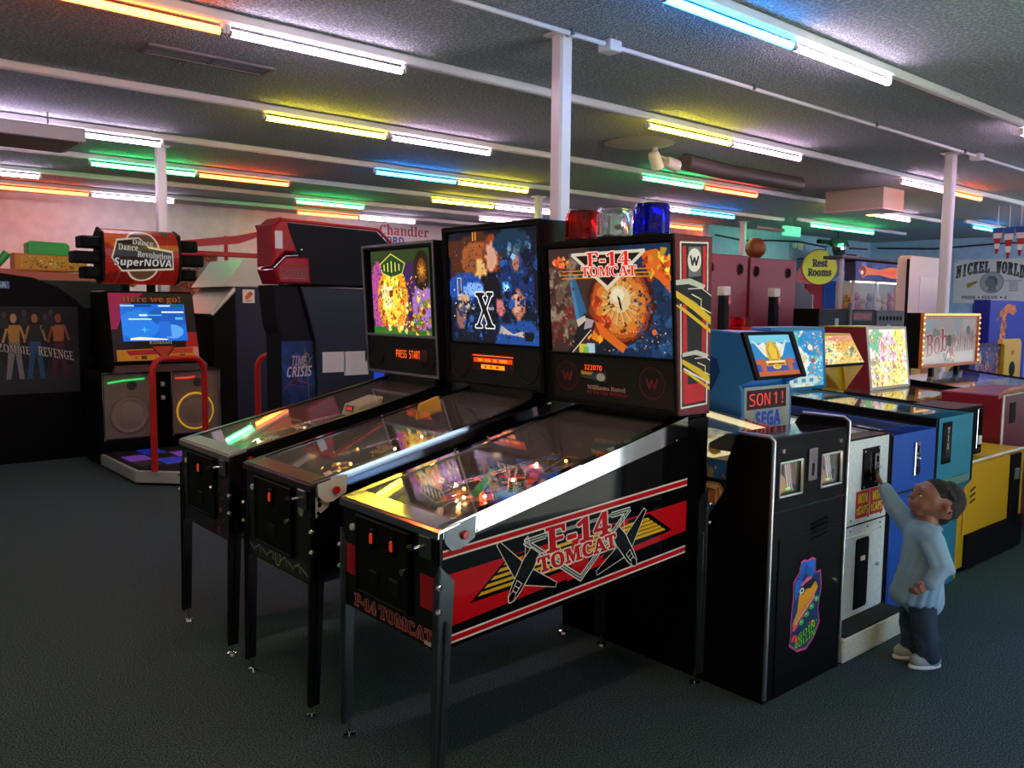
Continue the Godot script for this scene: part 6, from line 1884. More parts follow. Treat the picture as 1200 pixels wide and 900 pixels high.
	part(o, "top_beam", MB.new().prism([V(-0.1, 2.22), V(0.2, 2.26), V(0.9, 2.36), V(1.3, 2.46), V(1.8, 2.46), V(1.8, 2.41), V(1.3, 2.41), V(0.9, 2.26), V(-0.1, 2.14)], -0.04, 0.04, 2), M.red_bar)
	part(o, "mid_beam", MB.new().box(Vector3(0.9, 2.12, 0), Vector3(1.7, 0.06, 0.05), 0.01), M.red_bar)
	part(o, "painted_panel", MB.new().panel(Vector3(0.05, 2.12, -0.05), Vector3(0.6, 0, 0), Vector3(0, -0.9, 0), 0.02), print_mat("booth_print", art_abstract(98, 200, 300, "8a4a2c", [[0.5, 0.2, 0.3, 0.2, "8a8478"]], ["a8542c", "6a3a28", "c8784a", "8a2c24"], 60, 8, 26).tex(), 0.5))
	part(o, "counter", MB.new().box(Vector3(0.8, 0.5, -0.3), Vector3(1.6, 1.0, 0.5), 0.01), M.silver_grey)

func art_emblem() -> Texture2D:
	var c := Canvas.new(100, 110, C("f0ece4"))
	c.oval(58, 40, 26, 18, C("d83a1c"), -0.6)
	c.oval(44, 58, 28, 18, C("e8641c"), -0.6)
	c.rect(22, 88, 56, 10, C("a89a90"))
	return c.tex()

func left_materials() -> void:
	mat("silver_edge", "b8bab8", 0.4, 0.3)
	mat("dark_pad", "3a3a40", 0.3, 0.4)
	mat("red_bar", "c41c1c", 0.35)
	mat("brown_panel", "7d6a60", 0.35)
	mat("cone_grey", "8a7870", 0.45)
	glow("pad_amber", "e0b020", 0.5)
	glow("pad_green", "20d060", 0.9)
	glow("pad_red", "e03a20", 0.8)
	mat("coral", "c8584a", 0.4)
	mat("silver_panel", "c8c6c0", 0.35, 0.2)
	mat("navy_dark", "15182c", 0.45)
	mat("visor_red", "9a1424", 0.12)
	mat("paper", "d8d6d0", 0.8)

# ------------------------------------------------------------------ background right, wall pieces, ceiling fittings
func art_round_sign() -> Texture2D:
	var c := Canvas.new(300, 300, C("f2dc2c"))
	c.text("Rest", 86, 84, 128, 62, C("20242c"), "Droid Serif", 700, 3.0, C("20242c"))
	c.text("Rooms", 50, 164, 200, 62, C("20242c"), "Droid Serif", 700, 3.0, C("20242c"))
	return c.tex()

func back_group() -> void:
	mat("booth_maroon", "8a2c34", 0.45)
	mat("slope_grey", "3a3d40", 0.5)
	mat("crane_yellow", "d89a18", 0.4)
	mat("cream_panel", "eee4d4", 0.3)
	mat("deep_royal", "10209a", 0.35)
	# two maroon booths with porthole vents and marker posts
	var spots := [[7.77, 8.60, 2.13], [8.64, 9.64, 2.12]]
	for k in 2:
		var b: Array = spots[k]
		var w: float = b[1] - b[0]
		var o := thing("game_booth", ["maroon booth with two round vents behind the blue hooded cabinet", "second maroon booth with two round vents, beside the dark sloping cabinet"][k], "game booth", Vector3(b[0], 0, -5.8), 0.0, "maroon booths")
		part(o, "case", MB.new().box(Vector3(w / 2, b[2] / 2, -0.5), Vector3(w - 0.01, b[2], 1.0), 0.01), M.booth_maroon)
		for f in [0.12, 0.80]:
			var ring := part(o, "vent_ring", MB.new().lathe([V(0.055, 0.0), V(0.06, 0.012), V(0.07, 0.0)], Vector3(w * f, b[2] - 0.16, 0.0), 20, Basis(Vector3(1, 0, 0), PI / 2)), M.maroon)
			part(ring, "vent_hole", MB.new().lathe([V(0.0, 0.004), V(0.056, 0.004), V(0.056, 0.0)], Vector3(w * f, b[2] - 0.16, 0.0), 20, Basis(Vector3(1, 0, 0), PI / 2)), M.black_matte)
		part(o, "corner_strip", MB.new().box(Vector3(0.0, b[2] / 2, 0.0), Vector3(0.012, b[2], 0.012)), M.maroon)
		var p := thing("marker_post", ["black post with pale cap and red tag before the first maroon booth", "black post with pale cap and red tag before the second maroon booth"][k], "post", Vector3([7.86, 8.84][k], 0, -5.6), 0.0, "posts before the booths")
		part(p, "shaft", MB.new().box(Vector3(0, 0.84, 0), Vector3(0.09, 1.64, 0.09), 0.006), M.charcoal)
		part(p, "cap", MB.new().box(Vector3(0.0, 1.71, 0), Vector3(0.12, 0.10, 0.10), 0.008), M.ivory)
		part(p, "red_tag", MB.new().box(Vector3(0.04, 1.61, 0.048), Vector3(0.05, 0.09, 0.01), 0.003), M.red_plastic)
		part(p, "foot", MB.new().box(Vector3(0, 0.01, 0), Vector3(0.2, 0.02, 0.2)), M.charcoal)
	var ball := thing("ball_prize", "brown ball resting on top of the maroon booths", "ball", Vector3(8.96, 2.12, -5.95))
	part(ball, "ball", MB.new().ball(Vector3(0, 0.125, 0), 0.125, 20), M.orange_brown)
	part(ball, "seam", MB.new().tube([Vector3(-0.126, 0.125, 0), Vector3(-0.09, 0.125, 0.089), Vector3(0, 0.125, 0.127), Vector3(0.09, 0.125, 0.089), Vector3(0.126, 0.125, 0)], 0.003, 6), M.black)
	# dark sloping cabinet
	var o := thing("slope_cabinet", "dark grey cabinet with sloping shoulder beside the maroon booths", "arcade cabinet", Vector3(9.98, 0, -6.0))
	part(o, "body", MB.new().prism([V(0, 0), V(0.43, 0), V(0.42, 1.70), V(0.0, 1.90), V(-0.3, 1.90), V(-0.3, 0)], -0.3, 0.0, 2, 0.01), M.slope_grey)
	part(o, "light_strip", MB.new().box(Vector3(0.435, 1.58, -0.02), Vector3(0.02, 0.26, 0.02), 0.004), M.white_enamel)
	part(o, "front_recess", MB.new().box(Vector3(0.2, 1.35, 0.005), Vector3(0.36, 0.3, 0.01)), M.black_matte)
	# row of black cabinet backs
	var bx := [[8.80, 9.46, 1.53, "black cabinet back with a small white sticker by the red backbox", M.black], [9.54, 10.11, 1.525, "black cabinet top with red maker lettering by the red backbox", M.black], [10.14, 10.87, 1.515, "dark grey cabinet top with a row of vent holes", M.slope_grey]]
	for k in 3:
		var b: Array = bx[k]
		var w: float = b[1] - b[0]
		o = thing("upright_cabinet", b[3], "arcade cabinet", Vector3(b[0], 0, -5.0), 0.0, "upright cabinets seen over the backboxes")
		part(o, "case", MB.new().box(Vector3(w / 2, b[2] / 2, -0.16), Vector3(w, b[2], 0.32), 0.01), b[4])
		if k == 0:
			part(o, "sticker", MB.new().panel(Vector3(0.36, 1.42, 0.0), Vector3(0.08, 0, 0), Vector3(0, -0.1, 0), 0.002), M.silver_grey)
			part(o, "lock", MB.new().ball(Vector3(0.2, 1.25, 0.0), 0.016, 10), M.chrome)
			part(o, "edge_post", MB.new().box(Vector3(w + 0.03, 0.8, 0.0), Vector3(0.04, 1.6, 0.04), 0.004), M.grey)
		elif k == 1:
			part(o, "maker_print", MB.new().panel(Vector3(0.03, 1.50, 0.0), Vector3(0.46, 0, 0), Vector3(0, -0.11, 0), 0.002), print_mat("midway_print", art_words(230, 55, "101012", [["MIDWAY", 8, 10, 214, 36, "c8202c"]]), 0.4))
			part(o, "orange_figure", MB.new().prism([V(0.12, 1.18), V(0.40, 1.18), V(0.40, 1.26), V(0.32, 1.31), V(0.18, 1.30), V(0.12, 1.26)], 0.0, 0.02, 2, 0.004), M.orange_dull)
		else:
			for i in 7:
				part(o, "vent_hole", MB.new().lathe([V(0, 0.004), V(0.026, 0.004), V(0.03, 0.0)], Vector3(0.10 + i * 0.09, 1.42, 0.0), 12, Basis(Vector3(1, 0, 0), PI / 2)), M.black_matte)
			part(o, "switch_plate", MB.new().box(Vector3(0.32, 1.27, 0.004), Vector3(0.07, 0.14, 0.01), 0.003), M.silver_grey)
	# crane game
	o = thing("crane_game", "glass crane game with an orange comet sign and yellow side", "crane game", Vector3(12.98, 0, -7.0))
	part(o, "base", MB.new().box(Vector3(1.3, 0.75, -0.16), Vector3(2.2, 1.5, 0.3), 0.02), M.charcoal)
	part(o, "roof", MB.new().box(Vector3(1.2, 2.36, -0.16), Vector3(2.45, 0.05, 0.34), 0.008), M.slope_grey)
	part(o, "sign_box", MB.new().box(Vector3(1.35, 2.16, -0.1), Vector3(1.86, 0.33, 0.18), 0.01), M.navy)
	var c := Canvas.new(400, 100, C("3a3a7a"))
	var r := RandomNumberGenerator.new(); r.seed = 111
	c.shards(r, 20, [C("4a4a90"), C("2c2c66")], 0, 0, 400, 100, 10, 40)
	c.poly([V(20, 50), V(50, 14), V(90, 30), V(180, 38), V(260, 20), V(400, 18), V(400, 84), V(270, 82), V(180, 66), V(90, 70), V(50, 88)], C("f07a1c"))
	c.poly([V(110, 44), V(190, 46), V(270, 34), V(400, 34), V(400, 66), V(260, 64), V(180, 58)], C("f8541c"))
	c.oval(52, 50, 24, 28, C("8a1c24"))
	c.oval(46, 58, 12, 12, C("f8e0c0"))
	part(o, "comet_sign", MB.new().panel(Vector3(0.45, 2.31, -0.01), Vector3(1.8, 0, 0), Vector3(0, -0.30, 0), 0.006), lit_mat("comet_print", c.tex(), 0.8))
	part(o, "light_bar", MB.new().box(Vector3(1.35, 1.985, -0.06), Vector3(1.8, 0.03, 0.08), 0.005), glow("crane_lamp", "fff0c8", 2.2))
	part(o, "front_pane", MB.new().box(Vector3(1.35, 1.73, -0.02), Vector3(1.8, 0.46, 0.008)), M.clear_glass)
	for x in [0.05, 0.45, 1.18, 2.25]:
		part(o, "window_post", MB.new().box(Vector3(x, 1.92 if x < 0.3 else 1.75, -0.04), Vector3(0.05 if x < 2.0 else 0.03, 0.84 if x < 0.3 else 0.5, 0.05), 0.005), M.silver)
	part(o, "claw_rod", MB.new().tube([Vector3(1.6, 1.98, -0.2), Vector3(1.6, 1.68, -0.2)], 0.025, 8), M.chrome)
	part(o, "claw", MB.new().lathe([V(0.0, 0.1), V(0.04, 0.09), V(0.05, 0.04), V(0.09, -0.06), V(0.05, -0.1)], Vector3(1.6, 1.62, -0.2), 10), M.chrome)
	part(o, "back_wall", MB.new().box(Vector3(1.35, 1.73, -0.30), Vector3(1.9, 0.5, 0.03)), M.silver_grey)
	part(o, "side_pillar", MB.new().box(Vector3(2.36, 1.95, -0.1), Vector3(0.20, 0.84, 0.25), 0.008), M.crane_yellow)
	part(o, "side_skirt", MB.new().box(Vector3(2.42, 0.76, -0.1), Vector3(0.16, 1.53, 0.3), 0.008), M.crane_yellow)
	for i in 7:
		var t := thing("plush_prize", "small plush toy heaped inside the crane game", "plush toy", Vector3(13.5 + i * 0.25, 1.5, -7.16), 0.0, "plush toys in the crane game")
		var pm: Material = [M.plastic_gold, M.plastic_red, M.plush_tan, M.plush_grey, M.plastic_white][i % 5]
		var s := 0.9 + 0.2 * sin(i * 2.3)
		part(t, "body", MB.new().ball(Vector3(0, 0.09 * s, 0), 0.09 * s, 12, Vector3(1, 1, 0.9)), pm)
		part(t, "head", MB.new().ball(Vector3(0, 0.22 * s, 0.01), 0.065 * s, 12), pm)
		for e in [-1.0, 1.0]:
			part(t, "ear", MB.new().ball(Vector3(e * 0.05 * s, 0.28 * s, 0), 0.024 * s, 8), pm)
	# white cabinet flank
	o = thing("white_cabinet", "tall cream cabinet flank with an inset panel beside the crane game", "arcade cabinet", Vector3(13.15, 0, -6.0))
	part(o, "case", MB.new().prism([V(0.0, 0.0), V(1.25, 0.0), V(1.25, 2.36), V(0.08, 2.36), V(0.02, 2.33), V(0.0, 2.25)], -0.2, 0.0, 2, 0.015), M.cream_panel)
	part(o, "inset_panel", MB.new().box(Vector3(0.78, 1.1, 0.004), Vector3(0.84, 1.9, 0.012), 0.006), M.gloss_cream)
	part(o, "edge_strip", MB.new().box(Vector3(-0.012, 1.15, -0.02), Vector3(0.024, 2.3, 0.04), 0.004), M.charcoal)
	# banner, framed photo, blue basketball cabinet, yellow driver
	o = thing("wall_banner", "pale vinyl banner with a large silver coin hanging on the blue wall", "banner", Vector3(20.99, 2.2, -7.75))
	part(o, "cloth", MB.new().panel(Vector3(0, 0.50, -0.78), Vector3(0, 0, 1.56), Vector3(0, -1.0, 0), 0.006), print_mat("banner", art_banner(), 0.7))
	for z in [-0.74, 0.74]:
		part(o, "eyelet", MB.new().lathe([V(0.012, 0.002), V(0.022, 0.004), V(0.026, 0.0)], Vector3(-0.006, 0.46, z), 12, Basis(Vector3(0, 0, 1), PI / 2)), M.chrome)
	o = thing("framed_photo", "small dark framed photo below the coin banner", "picture", Vector3(20.99, 1.57, -7.92))
	part(o, "frame", MB.new().box(Vector3(-0.01, 0, 0), Vector3(0.02, 0.22, 0.30), 0.004), M.black)
	part(o, "print", MB.new().panel(Vector3(-0.02, 0.07, -0.1), Vector3(0, 0, 0.2), Vector3(0, -0.14, 0), 0.002), M.brown_panel)
	o = thing("blue_cabinet", "tall royal blue cabinet with an orange abstract player print", "arcade cabinet", Vector3(13.64, 0, -5.0))
	part(o, "case", MB.new().box(Vector3(0.75, 0.845, -0.12), Vector3(1.5, 1.69, 0.24), 0.01), M.deep_royal)
	part(o, "orange_print", MB.new().board([V(0.42, 1.08), V(0.62, 1.08), V(0.66, 1.30), V(0.60, 1.42), V(0.72, 1.50), V(0.92, 1.46), V(1.05, 1.52), V(0.96, 1.62), V(0.66, 1.63), V(0.36, 1.50), V(0.24, 1.36), V(0.34, 1.40), V(0.5, 1.46), V(0.44, 1.30)], Vector3(0, 0, 0), Vector3(1, 0, 0), Vector3(0, 1, 0), 0.002, Rect2(0, 1, 1.2, 0.7)), print_mat("player_print", art_abstract(121, 200, 120, "d8701c", [], ["e88a2c", "b04a14", "2c140c", "f0a040"], 50, 4, 14).tex(), 0.4))
	part(o, "plinth", MB.new().box(Vector3(0.75, 0.02, -0.08), Vector3(1.4, 0.04, 0.14)), M.black_matte)
	o = thing("driving_cabinet", "yellow-framed cabinet with dark blue toucan-coloured side print", "arcade cabinet", Vector3(11.7, 0, -4.5))
	part(o, "case", MB.new().box(Vector3(0.7, 0.54, -0.12), Vector3(1.4, 1.08, 0.24), 0.01), M.navy)
	part(o, "side_print", MB.new().panel(Vector3(0.12, 1.05, 0.0), Vector3(0.9, 0, 0), Vector3(0, -0.62, 0), 0.003), print_mat("toucan_print", art_abstract(122, 240, 170, "26286a", [[0.2, 0.4, 0.1, 0.3, "c8c8d0"], [0.6, 0.3, 0.2, 0.2, "2a6a88"]], ["8a2c6a", "3a8a98", "40308a", "c8a83a", "a83a5a"], 50, 6, 24).tex(), 0.4))
	part(o, "yellow_flank", MB.new().prism([V(1.0, 0.0), V(1.62, 0.0), V(1.62, 1.08), V(1.56, 1.14), V(0.9, 1.14), V(0.9, 1.08), V(1.0, 1.06)], 0.0, 0.06, 2, 0.008), M.yellow_plastic)
	part(o, "speaker_oval", MB.new().lathe([V(0, 0.006), V(0.1, 0.006), V(0.11, 0)], Vector3(1.3, 0.72, 0.06), 20, Basis(Vector3(1, 0, 0), PI / 2)), M.black)
	part(o, "tag", MB.new().panel(Vector3(1.24, 0.98, 0.06), Vector3(0.1, 0, 0), Vector3(0, -0.06, 0), 0.002), M.orange_dull)
	o = thing("yellow_console", "yellow console with black oval under the framed cartoon sign", "arcade cabinet", Vector3(9.3, 0, -4.2))
	part(o, "case", MB.new().box(Vector3(0.6, 0.46, -0.1), Vector3(1.3, 0.92, 0.2), 0.02), M.yellow_plastic)
	part(o, "post", MB.new().box(Vector3(-0.1, 0.5, 0.0), Vector3(0.1, 1.0, 0.1), 0.005), M.black)
	part(o, "speaker_oval", MB.new().lathe([V(0, 0.006), V(0.16, 0.006), V(0.17, 0)], Vector3(1.15, 0.70, 0.0), 20, Basis(Vector3(1, 0, 0), PI / 2)), M.black)
	part(o, "tag", MB.new().panel(Vector3(0.3, 0.88, 0.0), Vector3(0.3, 0, 0), Vector3(0, -0.1, 0), 0.002), M.orange_dull)
	# rest room sign: round disc on a red and blue twist
	o = thing("rest_room_sign", "round yellow rest room sign with red and blue wings on the wall", "sign", Vector3(17.62, 2.45, -10.05), -0.62)
	part(o, "red_wing", MB.new().prism([V(-0.66, -0.36), V(-0.36, 0.14), V(0.12, -0.36)], 0.0, 0.02, 2), M.red_paint)
	part(o, "blue_wing", MB.new().prism([V(0.1, 0.48), V(0.42, 0.36), V(0.78, 0.08), V(0.32, -0.28), V(0.2, 0.1)], 0.0, 0.02, 2), M.blue_paint)
	var disc := []
	for k in 32:
		disc.append(V(0.40 * cos(TAU * k / 32), 0.38 * sin(TAU * k / 32)))
	part(o, "disc", MB.new().board(disc, Vector3(0, 0, 0.02), Vector3(1, 0, 0), Vector3(0, 1, 0), 0.012, Rect2(-0.40, -0.38, 0.80, 0.76)), print_mat("rest_room", art_round_sign(), 0.5))
	var rim := []
	for k in 33:
		rim.append(Vector3(0.41 * cos(TAU * k / 32), 0.39 * sin(TAU * k / 32), 0.026))
	part(o, "rim", MB.new().tube(rim, 0.012, 6, false), M.red_paint)
	part(o, "bracket", MB.new().tube([Vector3(0, 0.2, 0), Vector3(-0.33, 0.2, -0.45)], 0.015, 6), M.charcoal)
	o = thing("door_sign", "small red lettered sign high on the blue wall", "sign", Vector3(19.85, 2.81, -10.59))
	part(o, "plate", MB.new().panel(Vector3(-0.42, 0.06, 0), Vector3(0.84, 0, 0), Vector3(0, -0.13, 0), 0.01), print_mat("door_sign", art_words(200, 36, "7a2440", [["PARTY ROOM", 12, 8, 176, 20, "d8b8c0"]]), 0.5))
	struct("door_2", MB.new().box(Vector3(18.32, 1.05, -10.56), Vector3(0.72, 2.1, 0.05), 0.006), M.red_paint)
	struct("door_3", MB.new().box(Vector3(19.0, 1.1, -10.56), Vector3(0.56, 2.2, 0.05), 0.006), M.blue_paint)
	o = thing("mirror_ball", "faceted mirror ball hanging near the rest room sign", "mirror ball", Vector3(17.1, 2.83, -9.35))
	var mb := MB.new()
	for i in 12:
		for k in 24:
			var pts := []
			for w in [[i, k], [i, k + 1], [i + 1, k + 1], [i + 1, k]]:
				var th: float = PI * w[0] / 12.0
				var ph: float = TAU * w[1] / 24.0
				pts.append(Vector3(sin(th) * cos(ph), cos(th), sin(th) * sin(ph)) * 0.23)
			mb.face(pts, pts[0] + pts[1] + pts[2] + pts[3])
	part(o, "ball", mb, M.chrome)
	part(o, "hanger", MB.new().tube([Vector3(0, 0.22, 0), Vector3(0, 0.355, 0)], 0.01, 6), M.charcoal)
	part(o, "motor", MB.new().box(Vector3(-0.35, 0.1, -0.1), Vector3(0.5, 0.08, 0.1), 0.01), M.charcoal)
	o = thing("emergency_light", "twin-head emergency light on the blue wall", "light fitting", Vector3(17.3, 2.92, -10.58))
	part(o, "case", MB.new().box(Vector3(0.25, 0, 0.05), Vector3(0.22, 0.16, 0.1), 0.01), M.ivory)
	for x in [0.02, 0.48]:
		part(o, "lamp_head", MB.new().lathe([V(0, 0.06), V(0.06, 0.05), V(0.06, 0)], Vector3(x, 0, 0.06), 12, Basis(Vector3(1, 0, 0), PI / 2)), M.ivory)
	# bunting
	for k in 4:
		var t := thing("bunting_swag", "red white striped flag bunting hanging from the ceiling", "bunting", Vector3(15.0, 2.86, -5.46 + [0.0, 0.17, 0.34, 0.52][k]), 0.0, "flag bunting")
		var h: float = [0.42, 0.5, 0.46, 0.5][k]
		for i in 5:
			var y0 := -h * i / 5.0
			var y1 := -h * (i + 1) / 5.0
			var w0 := 0.085 * (1.0 - i / 6.0)
			var w1 := 0.085 * (1.0 - (i + 1) / 6.0)
			part(t, "stripe", MB.new().prism([V(-w0, y0), V(w0, y0), V(w1, y1), V(-w1, y1)], 0.004 * (i % 2), 0.006 + 0.004 * (i % 2), 0), [M.blue_paint, M.white_enamel, M.red_cloth, M.white_enamel, M.red_cloth][i])
		part(t, "cord", MB.new().tube([Vector3(0, 0, 0), Vector3(0, 0.34, 0)], 0.006, 6), M.white_enamel)
	# dealership banner on the back wall
	o = thing("sponsor_banner", "white banner with red and blue lettering on the back wall", "banner", Vector3(9.95, 2.9, -14.89))
	part(o, "cloth", MB.new().panel(Vector3(-0.95, 0.27, 0), Vector3(1.95, 0, 0), Vector3(0, -0.56, 0), 0.008), print_mat("sponsor", art_words(390, 124, "e8e6e2", [["Chandler", 50, 8, 240, 46, "c03a4a", "Droid Serif"], ["FORD", 56, 60, 110, 34, "2a4a9a", "Droid Sans"]]), 0.6))
	# lit exit box
	o = thing("exit_box", "glowing green box sign hanging under the ceiling channel", "sign", Vector3(13.9, 2.93, -8.62))
	part(o, "light_box", MB.new().box(Vector3(0.2, 0, 0), Vector3(0.5, 0.17, 0.08), 0.008), glow("exit_glow", "58f0a0", 1.1))
	part(o, "hanger", MB.new().tube([Vector3(0.2, 0.085, 0), Vector3(0.2, 0.27, 0)], 0.008, 6), M.alu)
	part(o, "conduit_arm", MB.new().box(Vector3(-0.5, 0.0, 0), Vector3(0.9, 0.06, 0.05), 0.01), M.brown_panel)
	# ceiling pieces
	o = thing("ceiling_vent", "long recessed ceiling vent with a grey metal frame", "vent", Vector3(2.34, 3.2, -5.96))
	part(o, "backing", MB.new().box(Vector3(0, -0.006, 0), Vector3(0.84, 0.012, 0.19)), M.slope_grey)
	var vf := MB.new()
	for z in [-0.105, 0.105]:
		vf.box(Vector3(0, -0.014, z), Vector3(0.88, 0.02, 0.025), 0.003)
	for x in [-0.43, 0.43]:
		vf.box(Vector3(x, -0.014, 0), Vector3(0.025, 0.02, 0.19), 0.003)
	part(o, "frame", vf, M.grey)
	part(o, "cross_bar", MB.new().box(Vector3(0.03, -0.012, 0), Vector3(0.02, 0.014, 0.19)), M.grey)
	for k in 3:
		part(o, "slat", MB.new().box(Vector3(0, -0.012, -0.05 + k * 0.05), Vector3(0.83, 0.008, 0.02), 0.0, Basis(Vector3(1, 0, 0), 0.5)), M.grey)
	o = thing("air_duct", "white boxed duct hanging below the ceiling over the black cabinets", "duct", Vector3(0.6, 2.90, -8.4))
	part(o, "box", MB.new().box(Vector3(0.72, 0.065, -0.16), Vector3(1.6, 0.12, 0.7), 0.008), M.lilac_white)
	part(o, "bottom_grille", MB.new().box(Vector3(0.72, -0.002, -0.16), Vector3(1.5, 0.012, 0.6), 0.003), M.slope_grey)
	part(o, "hanger_rod", MB.new().tube([Vector3(0.2, 0.12, -0.16), Vector3(0.2, 0.295, -0.16)], 0.008, 6), M.alu)
	part(o, "hanger_rod", MB.new().tube([Vector3(1.3, 0.12, -0.16), Vector3(1.3, 0.295, -0.16)], 0.008, 6), M.alu)
	o = thing("ceiling_box", "pale boxed-in panel hanging below the ceiling near the coin pillar", "ceiling box", Vector3(11.5, 2.9, -6.08))
	part(o, "panel", MB.new().box(Vector3(0.3, 0.15, 0), Vector3(0.6, 0.296, 0.86), 0.008), M.cream_dull)
	part(o, "base_trim", MB.new().box(Vector3(0.3, 0.004, 0), Vector3(0.62, 0.016, 0.88), 0.003), M.white_paint)
	o = thing("spot_light", "pair of white ceiling spot cans on a round plate", "light fitting", Vector3(7.0, 3.19, -5.9))
	part(o, "plate", MB.new().lathe([V(0, 0.008), V(0.34, 0.008), V(0.36, -0.004), V(0.3, -0.012), V(0, -0.012)], Vector3(-0.25, 0, 0), 24), M.cream_dull)
	part(o, "stem", MB.new().tube([Vector3(0, 0, 0), Vector3(0, -0.1, 0)], 0.03, 10), M.cream_dull)
	for k in 2:
		part(o, "lamp_can", MB.new().lathe([V(0, 0.10), V(0.05, 0.10), V(0.062, 0.06), V(0.068, -0.08), V(0.06, -0.085), V(0, -0.06)], Vector3(0.02 + k * 0.26, -0.15, 0), 16, Basis(Vector3(0, 0, 1), [0.5, 1.4][k])), M.ivory)
	part(o, "arm", MB.new().tube([Vector3(0, -0.08, 0), Vector3(0.28, -0.12, 0)], 0.016, 8), M.cream_dull)
	o = thing("ceiling_duct", "dark round duct pipe under the ceiling behind the green tube", "duct", Vector3(8.3, 3.06, -5.95))
	part(o, "pipe", MB.new().tube([Vector3(-0.8, 0.03, 0.05), Vector3(0.0, 0.02, 0.0), Vector3(1.4, 0.0, 0.1)], 0.09, 14), M.duct_brown)
	part(o, "hanger_strap", MB.new().tube([Vector3(0.3, 0.13, 0.02), Vector3(0.3, -0.08, 0.02)], 0.006, 6), M.alu)

func back_materials() -> void:
	mat("orange_brown", "8a4a24", 0.4)
	mat("orange_dull", "c8642c", 0.5)
	mat("plush_tan", "b88a5a", 0.9)
	mat("plush_grey", "8a8a90", 0.9)
	mat("gloss_cream", "f4ead8", 0.12)
	mat("red_cloth", "b02a3a", 0.8)
	mat("lilac_white", "d8d0e0", 0.5)
	mat("cream_dull", "b8b4a0", 0.6)
	mat("duct_brown", "5a5048", 0.5)

